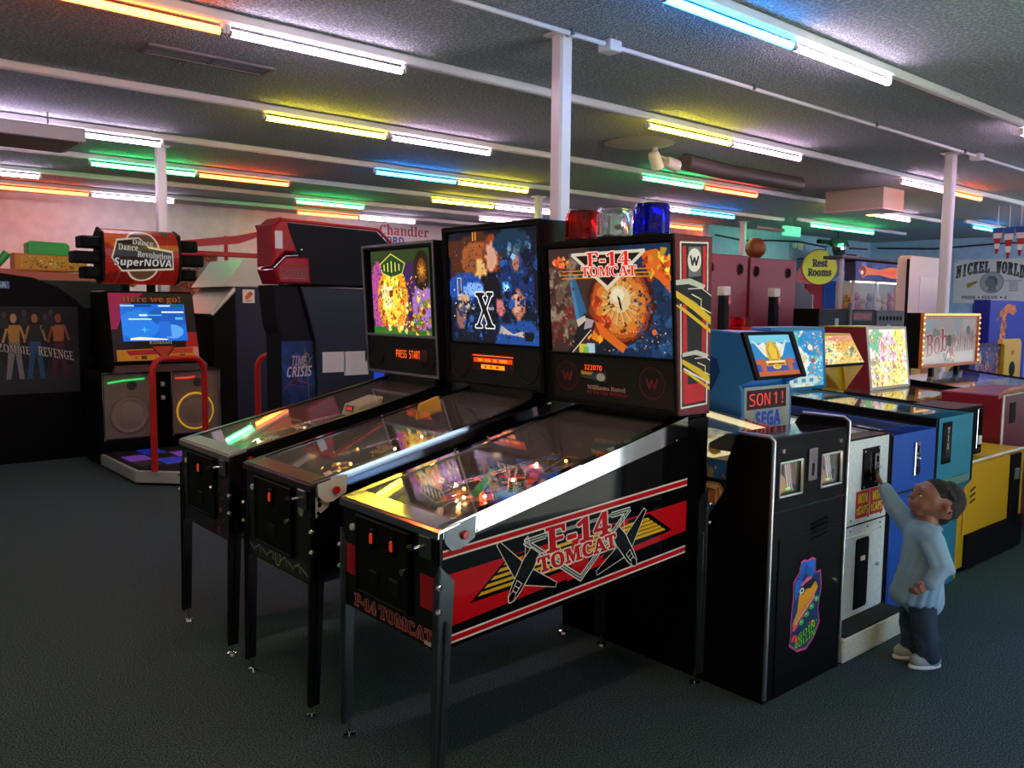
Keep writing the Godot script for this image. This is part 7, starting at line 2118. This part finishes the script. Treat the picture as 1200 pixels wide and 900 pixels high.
# ------------------------------------------------------------------ people: smooth union of tapered bones, meshed as surface nets
class Flesh:
	var bones := []
	func bone(a: Vector3, b: Vector3, ra: float, rb: float) -> Flesh:
		bones.append([a, b, ra, rb])
		return self
	func chain(pts: Array, rs: Array) -> Flesh:
		for i in pts.size() - 1:
			bones.append([pts[i], pts[i + 1], rs[i], rs[i + 1]])
		return self
	func add_to(st: SurfaceTool, cell: float, k: float, floor_y := -1e9) -> void:
		var lo := Vector3.ONE * 1e9
		var hi := -lo
		for b in bones:
			for e in 2:
				lo = lo.min(b[e] - Vector3.ONE * b[2 + e]); hi = hi.max(b[e] + Vector3.ONE * b[2 + e])
		var pad := cell * 3.0 + k
		lo -= Vector3.ONE * pad; hi += Vector3.ONE * pad
		var nx := int((hi.x - lo.x) / cell) + 2
		var ny := int((hi.y - lo.y) / cell) + 2
		var nz := int((hi.z - lo.z) / cell) + 2
		var f := PackedFloat32Array()
		f.resize(nx * ny * nz)
		f.fill(1.0)
		for b in bones:
			var a: Vector3 = b[0]
			var d: Vector3 = b[1] - b[0]
			var l2 := maxf(d.length_squared(), 1e-9)
			var ra: float = b[2]
			var dr: float = b[3] - b[2]
			var m := maxf(b[2], b[3]) + pad
			var l: Vector3 = ((a.min(b[1]) - Vector3.ONE * m) - lo) / cell
			var u: Vector3 = ((a.max(b[1]) + Vector3.ONE * m) - lo) / cell
			for z in range(maxi(0, int(l.z)), mini(nz, int(u.z) + 1)):
				for y in range(maxi(0, int(l.y)), mini(ny, int(u.y) + 1)):
					var at := (z * ny + y) * nx
					var py := lo.y + y * cell
					var pz := lo.z + z * cell
					for x in range(maxi(0, int(l.x)), mini(nx, int(u.x) + 1)):
						var p := Vector3(lo.x + x * cell, py, pz) - a
						var t := clampf(p.dot(d) / l2, 0.0, 1.0)
						var s := (p - d * t).length() - ra - dr * t
						var c := f[at + x]
						var h := maxf(k - absf(c - s), 0.0) / k
						f[at + x] = minf(c, s) - h * h * k * 0.25
		var idx := {}
		var vs := PackedVector3Array()
		var off := [0, 1, nx, nx + 1, nx * ny, nx * ny + 1, nx * ny + nx, nx * ny + nx + 1]
		var cor := [Vector3(0, 0, 0), Vector3(1, 0, 0), Vector3(0, 1, 0), Vector3(1, 1, 0), Vector3(0, 0, 1), Vector3(1, 0, 1), Vector3(0, 1, 1), Vector3(1, 1, 1)]
		var edges := [[0, 1], [2, 3], [4, 5], [6, 7], [0, 2], [1, 3], [4, 6], [5, 7], [0, 4], [1, 5], [2, 6], [3, 7]]
		for z in nz - 1:
			for y in ny - 1:
				var row := (z * ny + y) * nx
				for x in nx - 1:
					var o := row + x
					var v0 := f[o]
					if v0 > cell * 2.0 or v0 < -cell * 2.0:
						continue
					var g := [v0, f[o + 1], f[o + nx], f[o + nx + 1], f[o + off[4]], f[o + off[5]], f[o + off[6]], f[o + off[7]]]
					var inside := 0
					for q in g:
						if q < 0.0:
							inside += 1
					if inside == 0 or inside == 8:
						continue
					var sum := Vector3.ZERO
					var cnt := 0
					for e in edges:
						var ga: float = g[e[0]]
						var gb: float = g[e[1]]
						if (ga < 0.0) != (gb < 0.0):
							sum += cor[e[0]].lerp(cor[e[1]], ga / (ga - gb))
							cnt += 1
					var w := lo + (Vector3(x, y, z) + sum / cnt) * cell
					w.y = maxf(w.y, floor_y)
					idx[o] = vs.size()
					vs.append(w)
		var at_v := func(p: Vector3) -> float:
			var q := (p - lo) / cell
			var i := Vector3i(q).clamp(Vector3i.ZERO, Vector3i(nx - 2, ny - 2, nz - 2))
			var r := q - Vector3(i)
			var o := (i.z * ny + i.y) * nx + i.x
			var c00 := lerpf(f[o], f[o + 1], r.x)
			var c10 := lerpf(f[o + nx], f[o + nx + 1], r.x)
			var c01 := lerpf(f[o + off[4]], f[o + off[5]], r.x)
			var c11 := lerpf(f[o + off[6]], f[o + off[7]], r.x)
			return lerpf(lerpf(c00, c10, r.y), lerpf(c01, c11, r.y), r.z)
		var ns := PackedVector3Array()
		var e := cell * 0.8
		for p in vs:
			var n := Vector3(at_v.call(p + Vector3(e, 0, 0)) - at_v.call(p - Vector3(e, 0, 0)), at_v.call(p + Vector3(0, e, 0)) - at_v.call(p - Vector3(0, e, 0)), at_v.call(p + Vector3(0, 0, e)) - at_v.call(p - Vector3(0, 0, e)))
			ns.append(n.normalized() if n.length() > 1e-9 else Vector3.UP)
		var step := [1, nx, nx * ny]
		for o in idx:
			var v0 := f[o]
			for ax in 3:
				var v1 := f[o + step[ax]]
				if (v0 < 0.0) == (v1 < 0.0):
					continue
				var s1: int = step[(ax + 1) % 3]
				var s2: int = step[(ax + 2) % 3]
				if not (idx.has(o - s1) and idx.has(o - s2) and idx.has(o - s1 - s2)):
					continue
				var q := [idx[o], idx[o - s1], idx[o - s1 - s2], idx[o - s2]]
				if v0 >= 0.0:
					q.reverse()
				for t in [0, 2, 1, 0, 3, 2]:
					st.set_normal(ns[q[t]]); st.set_uv(Vector2.ZERO); st.add_vertex(vs[q[t]])

func flesh_part(parent: Node, called: String, list: Array, m: Material, label := "") -> MeshInstance3D:
	# list of [Flesh, cell, blend]
	var st := SurfaceTool.new()
	st.begin(Mesh.PRIMITIVE_TRIANGLES)
	for e in list:
		e[0].add_to(st, e[1], e[2])
	var o := MeshInstance3D.new()
	o.name = called
	o.mesh = st.commit()
	o.material_override = m
	parent.add_child(o, true)
	if label:
		o.set_meta("label", label)
	return o

# a hand: palm from wrist w towards direction d, back of the hand along n, thumb side along s; curl bends the fingers
func hand(w: Vector3, d: Vector3, n: Vector3, s: Vector3, k: float, curl: Array, thumb := 0.6) -> Flesh:
	var h := Flesh.new()
	d = d.normalized(); n = n.normalized(); s = s.normalized()
	for i in 4:
		var off := s * (0.028 - 0.0185 * i) * k
		h.bone(w + off * 0.5, w + d * 0.075 * k + off, 0.0125 * k, 0.0115 * k)
	for i in 4:
		var ln: float = [0.038, 0.043, 0.040, 0.031][i] * k
		var p := w + d * 0.078 * k + s * (0.028 - 0.0185 * i) * k
		var dir := d
		var pts := [p]
		var rs := [0.0105 * k]
		for j in 3:
			dir = (dir - n * curl[j]).normalized()
			p += dir * ln * [1.0, 0.65, 0.5][j]
			pts.append(p)
			rs.append([0.0098, 0.0088, 0.0072][j] * k)
		h.chain(pts, rs)
	var tp := w + d * 0.022 * k + s * 0.030 * k
	var td := (d * (1.0 - thumb * 0.5) + s * 0.75 - n * 0.25).normalized()
	var t1 := tp + td * 0.036 * k
	var t2 := t1 + (td + d * 0.5 - s * 0.35 - n * 0.2).normalized() * 0.030 * k
	var t3 := t2 + (d - s * 0.25 - n * 0.3).normalized() * 0.022 * k
	h.chain([tp - s * 0.012 * k, t1, t2, t3], [0.0135 * k, 0.0115 * k, 0.0100 * k, 0.0078 * k])
	return h

func person_boy() -> void:
	var o := thing("person", "toddler in pale blue shirt and jeans reaching up to a coin slot", "person", Vector3(3.72, 0, -1.58))
	var sk := mat("skin_brown", "8a5a42", 0.5)
	sk.subsurf_scatter_enabled = true
	sk.subsurf_scatter_strength = 0.15
	var shirt := grainy("shirt_blue", "7896a8", "96b3c3", 30.0, 0.9, 0.05, 0.0, 51)
	var jeans := grainy("jeans", "1c2c36", "34495a", 30.0, 0.9, 0.08, 0.0, 52)
	var hairm := grainy("hair_dark", "110c0a", "2b1d16", 40.0, 0.85, 0.1, 0.0, 53)
	var f := Vector3(-0.75, 0, -0.66)       # where he faces
	var l := Vector3(-0.66, 0, 0.75)        # his left
	var U := Vector3.UP
	var hip := Vector3(-0.02, 0.31, 0.004)
	var chest := Vector3(0.006, 0.50, 0.0)
	var neck := Vector3(0.036, 0.585, -0.002)
	var hc := Vector3(0.066, 0.688, 0.012)  # middle of the head, tipped back
	var tilt := 0.42
	var hf := (f * cos(tilt) + U * sin(tilt)).normalized()
	var hu := (U * cos(tilt) - f * sin(tilt)).normalized()
	var shN := chest + l * 0.085 + U * 0.045
	var shF := chest - l * 0.085 + U * 0.05
	var elN := Vector3(-0.068, 0.455, 0.118)
	var wrN := Vector3(-0.128, 0.378, 0.092)
	var elF := Vector3(0.058, 0.645, -0.16)
	var wrF := Vector3(0.062, 0.720, -0.208)
	var kneeN := Vector3(-0.054, 0.165, 0.051)
	var kneeF := Vector3(0.004, 0.15, -0.028)
	var anN := Vector3(-0.055, 0.055, 0.080)
	var anF := Vector3(-0.006, 0.055, -0.012)
	# one continuous body: trunk, limbs, head and hands
	var trunk := Flesh.new()
	trunk.bone(hip, chest, 0.062, 0.068).bone(chest, neck, 0.055, 0.036).bone(neck, hc - hu * 0.03, 0.034, 0.04)
	trunk.bone(shN, elN, 0.032, 0.026).bone(elN, wrN, 0.026, 0.019).bone(shF, elF, 0.032, 0.026).bone(elF, wrF, 0.026, 0.019)
	trunk.bone(hip + l * 0.035, kneeN, 0.046, 0.036).bone(kneeN, anN, 0.036, 0.026).bone(hip - l * 0.035, kneeF, 0.046, 0.036).bone(kneeF, anF, 0.036, 0.026)
	var head := Flesh.new()
	head.bone(hc + hu * 0.018 - hf * 0.028, hc + hu * 0.014 + hf * 0.022, 0.082, 0.074)   # skull
	head.bone(hc - hu * 0.03 + hf * 0.03, hc - hu * 0.052 + hf * 0.046, 0.052, 0.034)       # jaw and chin
	head.bone(hc - hu * 0.024 + hf * 0.062 + l * 0.03, hc - hu * 0.03 + hf * 0.062 - l * 0.03, 0.028, 0.028) # cheeks
	head.bone(hc + hu * 0.012 + hf * 0.086, hc - hu * 0.014 + hf * 0.104, 0.008, 0.011)      # nose
	head.bone(hc - hu * 0.038 + hf * 0.082 + l * 0.012, hc - hu * 0.038 + hf * 0.082 - l * 0.012, 0.010, 0.010) # lips
	head.bone(hc - hu * 0.048 + hf * 0.078 + l * 0.008, hc - hu * 0.048 + hf * 0.078 - l * 0.008, 0.009, 0.009)
	head.bone(hc + hu * 0.03 + hf * 0.078 + l * 0.034, hc + hu * 0.03 + hf * 0.078 - l * 0.034, 0.014, 0.014)   # brow
	for s in [-1.0, 1.0]:
		var e: Vector3 = hc + l * s * 0.078 - hf * 0.008 - hu * 0.004
		head.chain([e - hu * 0.018, e - hf * 0.012 + l * s * 0.006, e + hu * 0.014 - hf * 0.008 + l * s * 0.006, e + hu * 0.012 + hf * 0.005], [0.007, 0.007, 0.007, 0.005])
	head.bone(hc - hu * 0.05 - hf * 0.02, neck, 0.04, 0.034)
	var hF := hand(wrF, Vector3(0.02, 0.5, -0.62), Vector3(-0.5, -0.5, -0.45), Vector3(-0.7, 0.3, 0.25), 0.52, [0.55, 0.8, 0.6])
	var hN := hand(wrN, Vector3(-0.75, -0.32, -0.45), Vector3(-0.3, 0.25, 0.85), Vector3(-0.45, 0.75, -0.25), 0.52, [0.5, 0.9, 0.7])
	var body := flesh_part(o, "body", [[trunk, 0.010, 0.03], [head, 0.0045, 0.014], [hF, 0.0026, 0.005], [hN, 0.0026, 0.005]], sk)
	for s in [-1.0, 1.0]:
		var e: Vector3 = hc + hu * 0.006 + hf * 0.079 + l * s * 0.032
		part(body, "eye", MB.new().ball(e, 0.0105, 12, Vector3(1, 0.8, 1)), M.ivory)
		part(body, "iris", MB.new().ball(e + hf * 0.006 + U * 0.002, 0.0062, 10), mat("iris", "20140e", 0.15))
	# hair: a close cap of curls behind the brow line
	var hair := Flesh.new()
	hair.bone(hc + hu * 0.030 - hf * 0.040, hc + hu * 0.032 + hf * 0.004, 0.083, 0.074)
	hair.bone(hc - hu * 0.010 - hf * 0.048, hc - hu * 0.034 - hf * 0.044, 0.068, 0.050)
	var rr := RandomNumberGenerator.new(); rr.seed = 21
	for i in 260:
		var d := Vector3(rr.randfn(), rr.randfn(), rr.randfn()).normalized()
		if d.dot(hf) > 0.55 or d.dot(hu) < -0.5 or (d.dot(hf) > 0.1 and d.dot(hu) < 0.35):
			continue
		var p := hc + hu * 0.026 - hf * 0.024 + d * 0.083
		hair.bone(p, p + Vector3(rr.randfn(), rr.randfn(), rr.randfn()) * 0.003, 0.0075, 0.0065)
	flesh_part(o, "hair", [[hair, 0.0042, 0.006]], hairm, "short dark curly hair")
	# shirt: flared hem, long sleeves with cuffs, collar
	var sh := Flesh.new()
	sh.bone(chest + U * 0.035, hip + U * 0.05, 0.080, 0.088)
	sh.chain([hip + U * 0.06 - f * 0.012, hip - U * 0.035 - f * 0.02], [0.085, 0.086])
	sh.chain([hip + U * 0.06 + f * 0.02, hip - U * 0.008 + f * 0.062], [0.080, 0.062])
	sh.bone(chest + l * 0.03 + U * 0.05, shN - U * 0.01, 0.062, 0.05).bone(chest - l * 0.03 + U * 0.05, shF, 0.062, 0.05)
	sh.chain([shN, elN, wrN.lerp(elN, 0.12)], [0.050, 0.041, 0.032])
	sh.chain([shF, elF, wrF.lerp(elF, 0.14)], [0.050, 0.041, 0.031])
	# creases across the sleeve and the back
	for i in 5:
		var t := i / 4.0
		var a := shN.lerp(elN, 0.15 + 0.75 * t)
		sh.bone(a + f * 0.036 + l * 0.012, a - f * 0.030 + l * 0.02 - U * 0.022, 0.022, 0.018)
	for i in 7:
		var p0 := deg_to_rad(15.0 + 22.0 * i)
		var p1 := p0 - deg_to_rad(34.0)
		var d0 := f * cos(p0) + l * sin(p0)
		var d1 := f * cos(p1) + l * sin(p1)
		var mid := chest.lerp(hip, 0.5) + (d0 + d1).normalized() * 0.078
		sh.chain([chest + U * 0.03 + d0 * 0.066, mid, hip - U * 0.03 + d1 * 0.080], [0.012, 0.019, 0.023])
	for i in 4:
		var a := shF.lerp(elF, 0.2 + 0.2 * i)
		sh.bone(a + l * 0.034, a + l * 0.012 + U * 0.034, 0.020, 0.016)
	var shm := flesh_part(o, "shirt", [[sh, 0.0055, 0.007]], shirt, "pale blue long sleeve shirt")
	var col := Flesh.new()
	for i in 9:
		var a0 := TAU * i / 9
		var a1 := TAU * (i + 1) / 9
		var c0 := neck - U * 0.010 + (f * cos(a0) + l * sin(a0)) * 0.046 - U * 0.014 * cos(a0)
		var c1 := neck - U * 0.010 + (f * cos(a1) + l * sin(a1)) * 0.046 - U * 0.014 * cos(a1)
		col.bone(c0, c1, 0.009, 0.009)
		col.bone(c0 - U * 0.012 + (c0 - neck) * 0.25, c1 - U * 0.012 + (c1 - neck) * 0.25, 0.008, 0.008)
	flesh_part(shm, "collar", [[col, 0.004, 0.008]], shirt)
	for e in [[wrN, elN], [wrF, elF]]:
		var cf := Flesh.new()
		cf.bone(e[0].lerp(e[1], 0.10), e[0].lerp(e[1], 0.38), 0.030, 0.034)
		flesh_part(shm, "cuff", [[cf, 0.004, 0.006]], shirt)
	# jeans and shoes
	var jn := Flesh.new()
	jn.bone(hip - U * 0.01, hip - U * 0.03, 0.068, 0.066)
	jn.chain([hip + l * 0.036 - U * 0.02, kneeN, anN + U * 0.004], [0.060, 0.050, 0.046])
	jn.chain([hip - l * 0.036 - U * 0.02, kneeF, anF + U * 0.004], [0.060, 0.050, 0.046])
	for e in [anN, anF]:
		for i in 3:
			jn.bone(e + U * (0.006 + i * 0.022) + f * 0.040 + l * 0.01, e + U * (0.018 + i * 0.022) - f * 0.036 + l * 0.015, 0.020, 0.016)
	for e in [[hip + l * 0.036 - U * 0.03, kneeN, anN], [hip - l * 0.036 - U * 0.03, kneeF, anF]]:
		for i in range(1, 4):
			var t := 0.3 + 0.2 * i
			var c: Vector3 = e[0].lerp(e[1], t) if i < 3 else e[1].lerp(e[2], 0.3)
			jn.bone(c + f * 0.040 + l * 0.014, c - f * 0.034 + l * 0.024 - U * 0.022, 0.017, 0.014)
	flesh_part(o, "jeans", [[jn, 0.0055, 0.008]], jeans, "dark blue jeans")
	for e in [[anN, "shoe"], [anF, "shoe"]]:
		var g := Vector3(e[0].x, 0, e[0].z)
		var sf := (f + l * 0.12).normalized()
		var s := Flesh.new()
		s.bone(g + U * 0.034 - sf * 0.018, g + U * 0.032 + sf * 0.060, 0.031, 0.027)
		s.bone(g + U * 0.05 - sf * 0.012, g + U * 0.036 + sf * 0.05, 0.029, 0.024)
		var so := flesh_part(o, "shoe", [[s, 0.005, 0.012]], M.shoe_grey, "pale grey sneaker")
		var sole := []
		for i in 20:
			var a := TAU * i / 20
			var q := g + sf * (0.020 + 0.074 * cos(a)) + l * 0.033 * sin(a) * (1.0 if cos(a) > -0.5 else 0.9)
			sole.append(V(q.x, q.z))
		part(so, "sole", MB.new().prism(sole, 0.002, 0.016, 1, 0.003), M.white_enamel)
		for i in 3:
			var q := g + U * (0.066 - i * 0.008) + sf * (0.018 + i * 0.016)
			part(so, "strap", MB.new().tube([q - l * 0.024 - U * 0.008, q, q + l * 0.024 - U * 0.008], 0.005, 6), M.white_enamel)

func person_adult() -> void:
	var o := thing("person", "adult in a dark red sweatshirt with one hand on a game table", "person", Vector3(6.62, 0, -1.62))
	var sk := mat("skin_fair", "c08a72", 0.5)
	sk.subsurf_scatter_enabled = true
	sk.subsurf_scatter_strength = 0.15
	var red := grainy("sweat_red", "6a1a24", "84242e", 20.0, 0.9, 0.05, 0.0, 54)
	var dark := grainy("trousers", "15171c", "24272e", 20.0, 0.9, 0.05, 0.0, 55)
	var f := Vector3(-0.45, 0, -0.89)
	var l := Vector3(-0.89, 0, 0.45)
	var U := Vector3.UP
	var hip := Vector3(0, 0.93, 0)
	var chest := Vector3(0, 1.32, 0) + f * 0.02
	var neck := Vector3(0, 1.50, 0) + f * 0.03
	var hc := Vector3(0, 1.64, 0) + f * 0.05
	var shL := chest + l * 0.19 + U * 0.09
	var shR := chest - l * 0.19 + U * 0.09
	var elL := Vector3(-0.36, 1.13, -0.06)
	var wrL := Vector3(-0.59, 1.035, -0.36)
	var elR := shR + Vector3(0.06, -0.30, 0.0)
	var wrR := elR + f * 0.08 - U * 0.24
	var trunk := Flesh.new()
	trunk.bone(hip, chest, 0.15, 0.155).bone(chest, neck, 0.12, 0.062).bone(neck, hc - U * 0.06, 0.06, 0.065)
	trunk.bone(shL, elL, 0.055, 0.045).bone(elL, wrL, 0.043, 0.028).bone(shR, elR, 0.055, 0.045).bone(elR, wrR, 0.043, 0.028)
	for s in [-1.0, 1.0]:
		var k: Vector3 = hip + l * s * 0.10 + Vector3(0, -0.44, 0)
		trunk.bone(hip + l * s * 0.09, k, 0.09, 0.062).bone(k, Vector3(k.x, 0.09, k.z), 0.062, 0.04)
	var head := Flesh.new()
	head.bone(hc + U * 0.03 - f * 0.03, hc + U * 0.025 + f * 0.03, 0.088, 0.082).bone(hc - U * 0.05 + f * 0.045, hc - U * 0.075 + f * 0.06, 0.055, 0.036)
	head.bone(hc + f * 0.10 + U * 0.01, hc + f * 0.122 - U * 0.02, 0.009, 0.013).bone(hc - U * 0.045 + f * 0.095 + l * 0.02, hc - U * 0.045 + f * 0.095 - l * 0.02, 0.011, 0.011)
	for s in [-1.0, 1.0]:
		head.bone(hc + l * s * 0.088 + U * 0.015, hc + l * s * 0.088 - U * 0.02, 0.011, 0.009)
	var hL := hand(wrL, Vector3(-0.12, -0.22, -0.95), Vector3(-0.1, 0.95, -0.2), Vector3(0.95, 0.1, -0.12), 1.0, [0.30, 0.45, 0.4])
	var hR := hand(wrR, -U + f * 0.1, -l, f, 1.0, [0.2, 0.3, 0.3])
	var body := flesh_part(o, "body", [[trunk, 0.014, 0.04], [head, 0.006, 0.018], [hL, 0.0036, 0.007], [hR, 0.005, 0.007]], sk)
	for s in [-1.0, 1.0]:
		part(body, "eye", MB.new().ball(hc + f * 0.098 + U * 0.02 + l * s * 0.035, 0.011, 10), M.ivory)
	var hair := Flesh.new()
	hair.bone(hc + U * 0.055 - f * 0.03, hc + U * 0.065 + f * 0.03, 0.088, 0.07).bone(hc - U * 0.02 - f * 0.05, hc + U * 0.03 - f * 0.04, 0.07, 0.085)
	flesh_part(o, "hair", [[hair, 0.008, 0.02]], M.hair_dark)
	var sw := Flesh.new()
	sw.bone(hip + U * 0.02, chest + U * 0.02, 0.175, 0.178).bone(chest + l * 0.06 + U * 0.07, shL, 0.12, 0.075).bone(chest - l * 0.06 + U * 0.07, shR, 0.12, 0.075)
	sw.chain([shL, elL, wrL.lerp(elL, 0.18)], [0.075, 0.064, 0.047])
	sw.chain([shR, elR, wrR.lerp(elR, 0.12)], [0.075, 0.064, 0.046])
	flesh_part(o, "sweatshirt", [[sw, 0.012, 0.03]], red)
	var tr := Flesh.new()
	tr.bone(hip, hip - U * 0.05, 0.165, 0.15)
	for s in [-1.0, 1.0]:
		var k: Vector3 = hip + l * s * 0.10 + Vector3(0, -0.44, 0)
		tr.chain([hip + l * s * 0.085 - U * 0.04, k, Vector3(k.x, 0.06, k.z)], [0.115, 0.085, 0.075])
	flesh_part(o, "trousers", [[tr, 0.014, 0.03]], dark)
	for s in [-1.0, 1.0]:
		var g := Vector3((hip + l * s * 0.10).x, 0, (hip + l * s * 0.10).z)
		var shoe := Flesh.new()
		shoe.bone(g + U * 0.05 - f * 0.04, g + U * 0.045 + f * 0.16, 0.046, 0.04).bone(g + U * 0.075 - f * 0.03, g + U * 0.05 + f * 0.1, 0.044, 0.036)
		flesh_part(o, "shoe", [[shoe, 0.008, 0.02]], M.black)

func people() -> void:
	grainy("shoe_grey", "8a9090", "b4b8b4", 40.0, 0.7, 0.05, 0.0, 56)
	person_boy()
	person_adult()

func build_all() -> void:
	more_materials()
	left_materials()
	back_materials()
	pinballs()
	right_row()
	left_group()
	back_group()
	people()
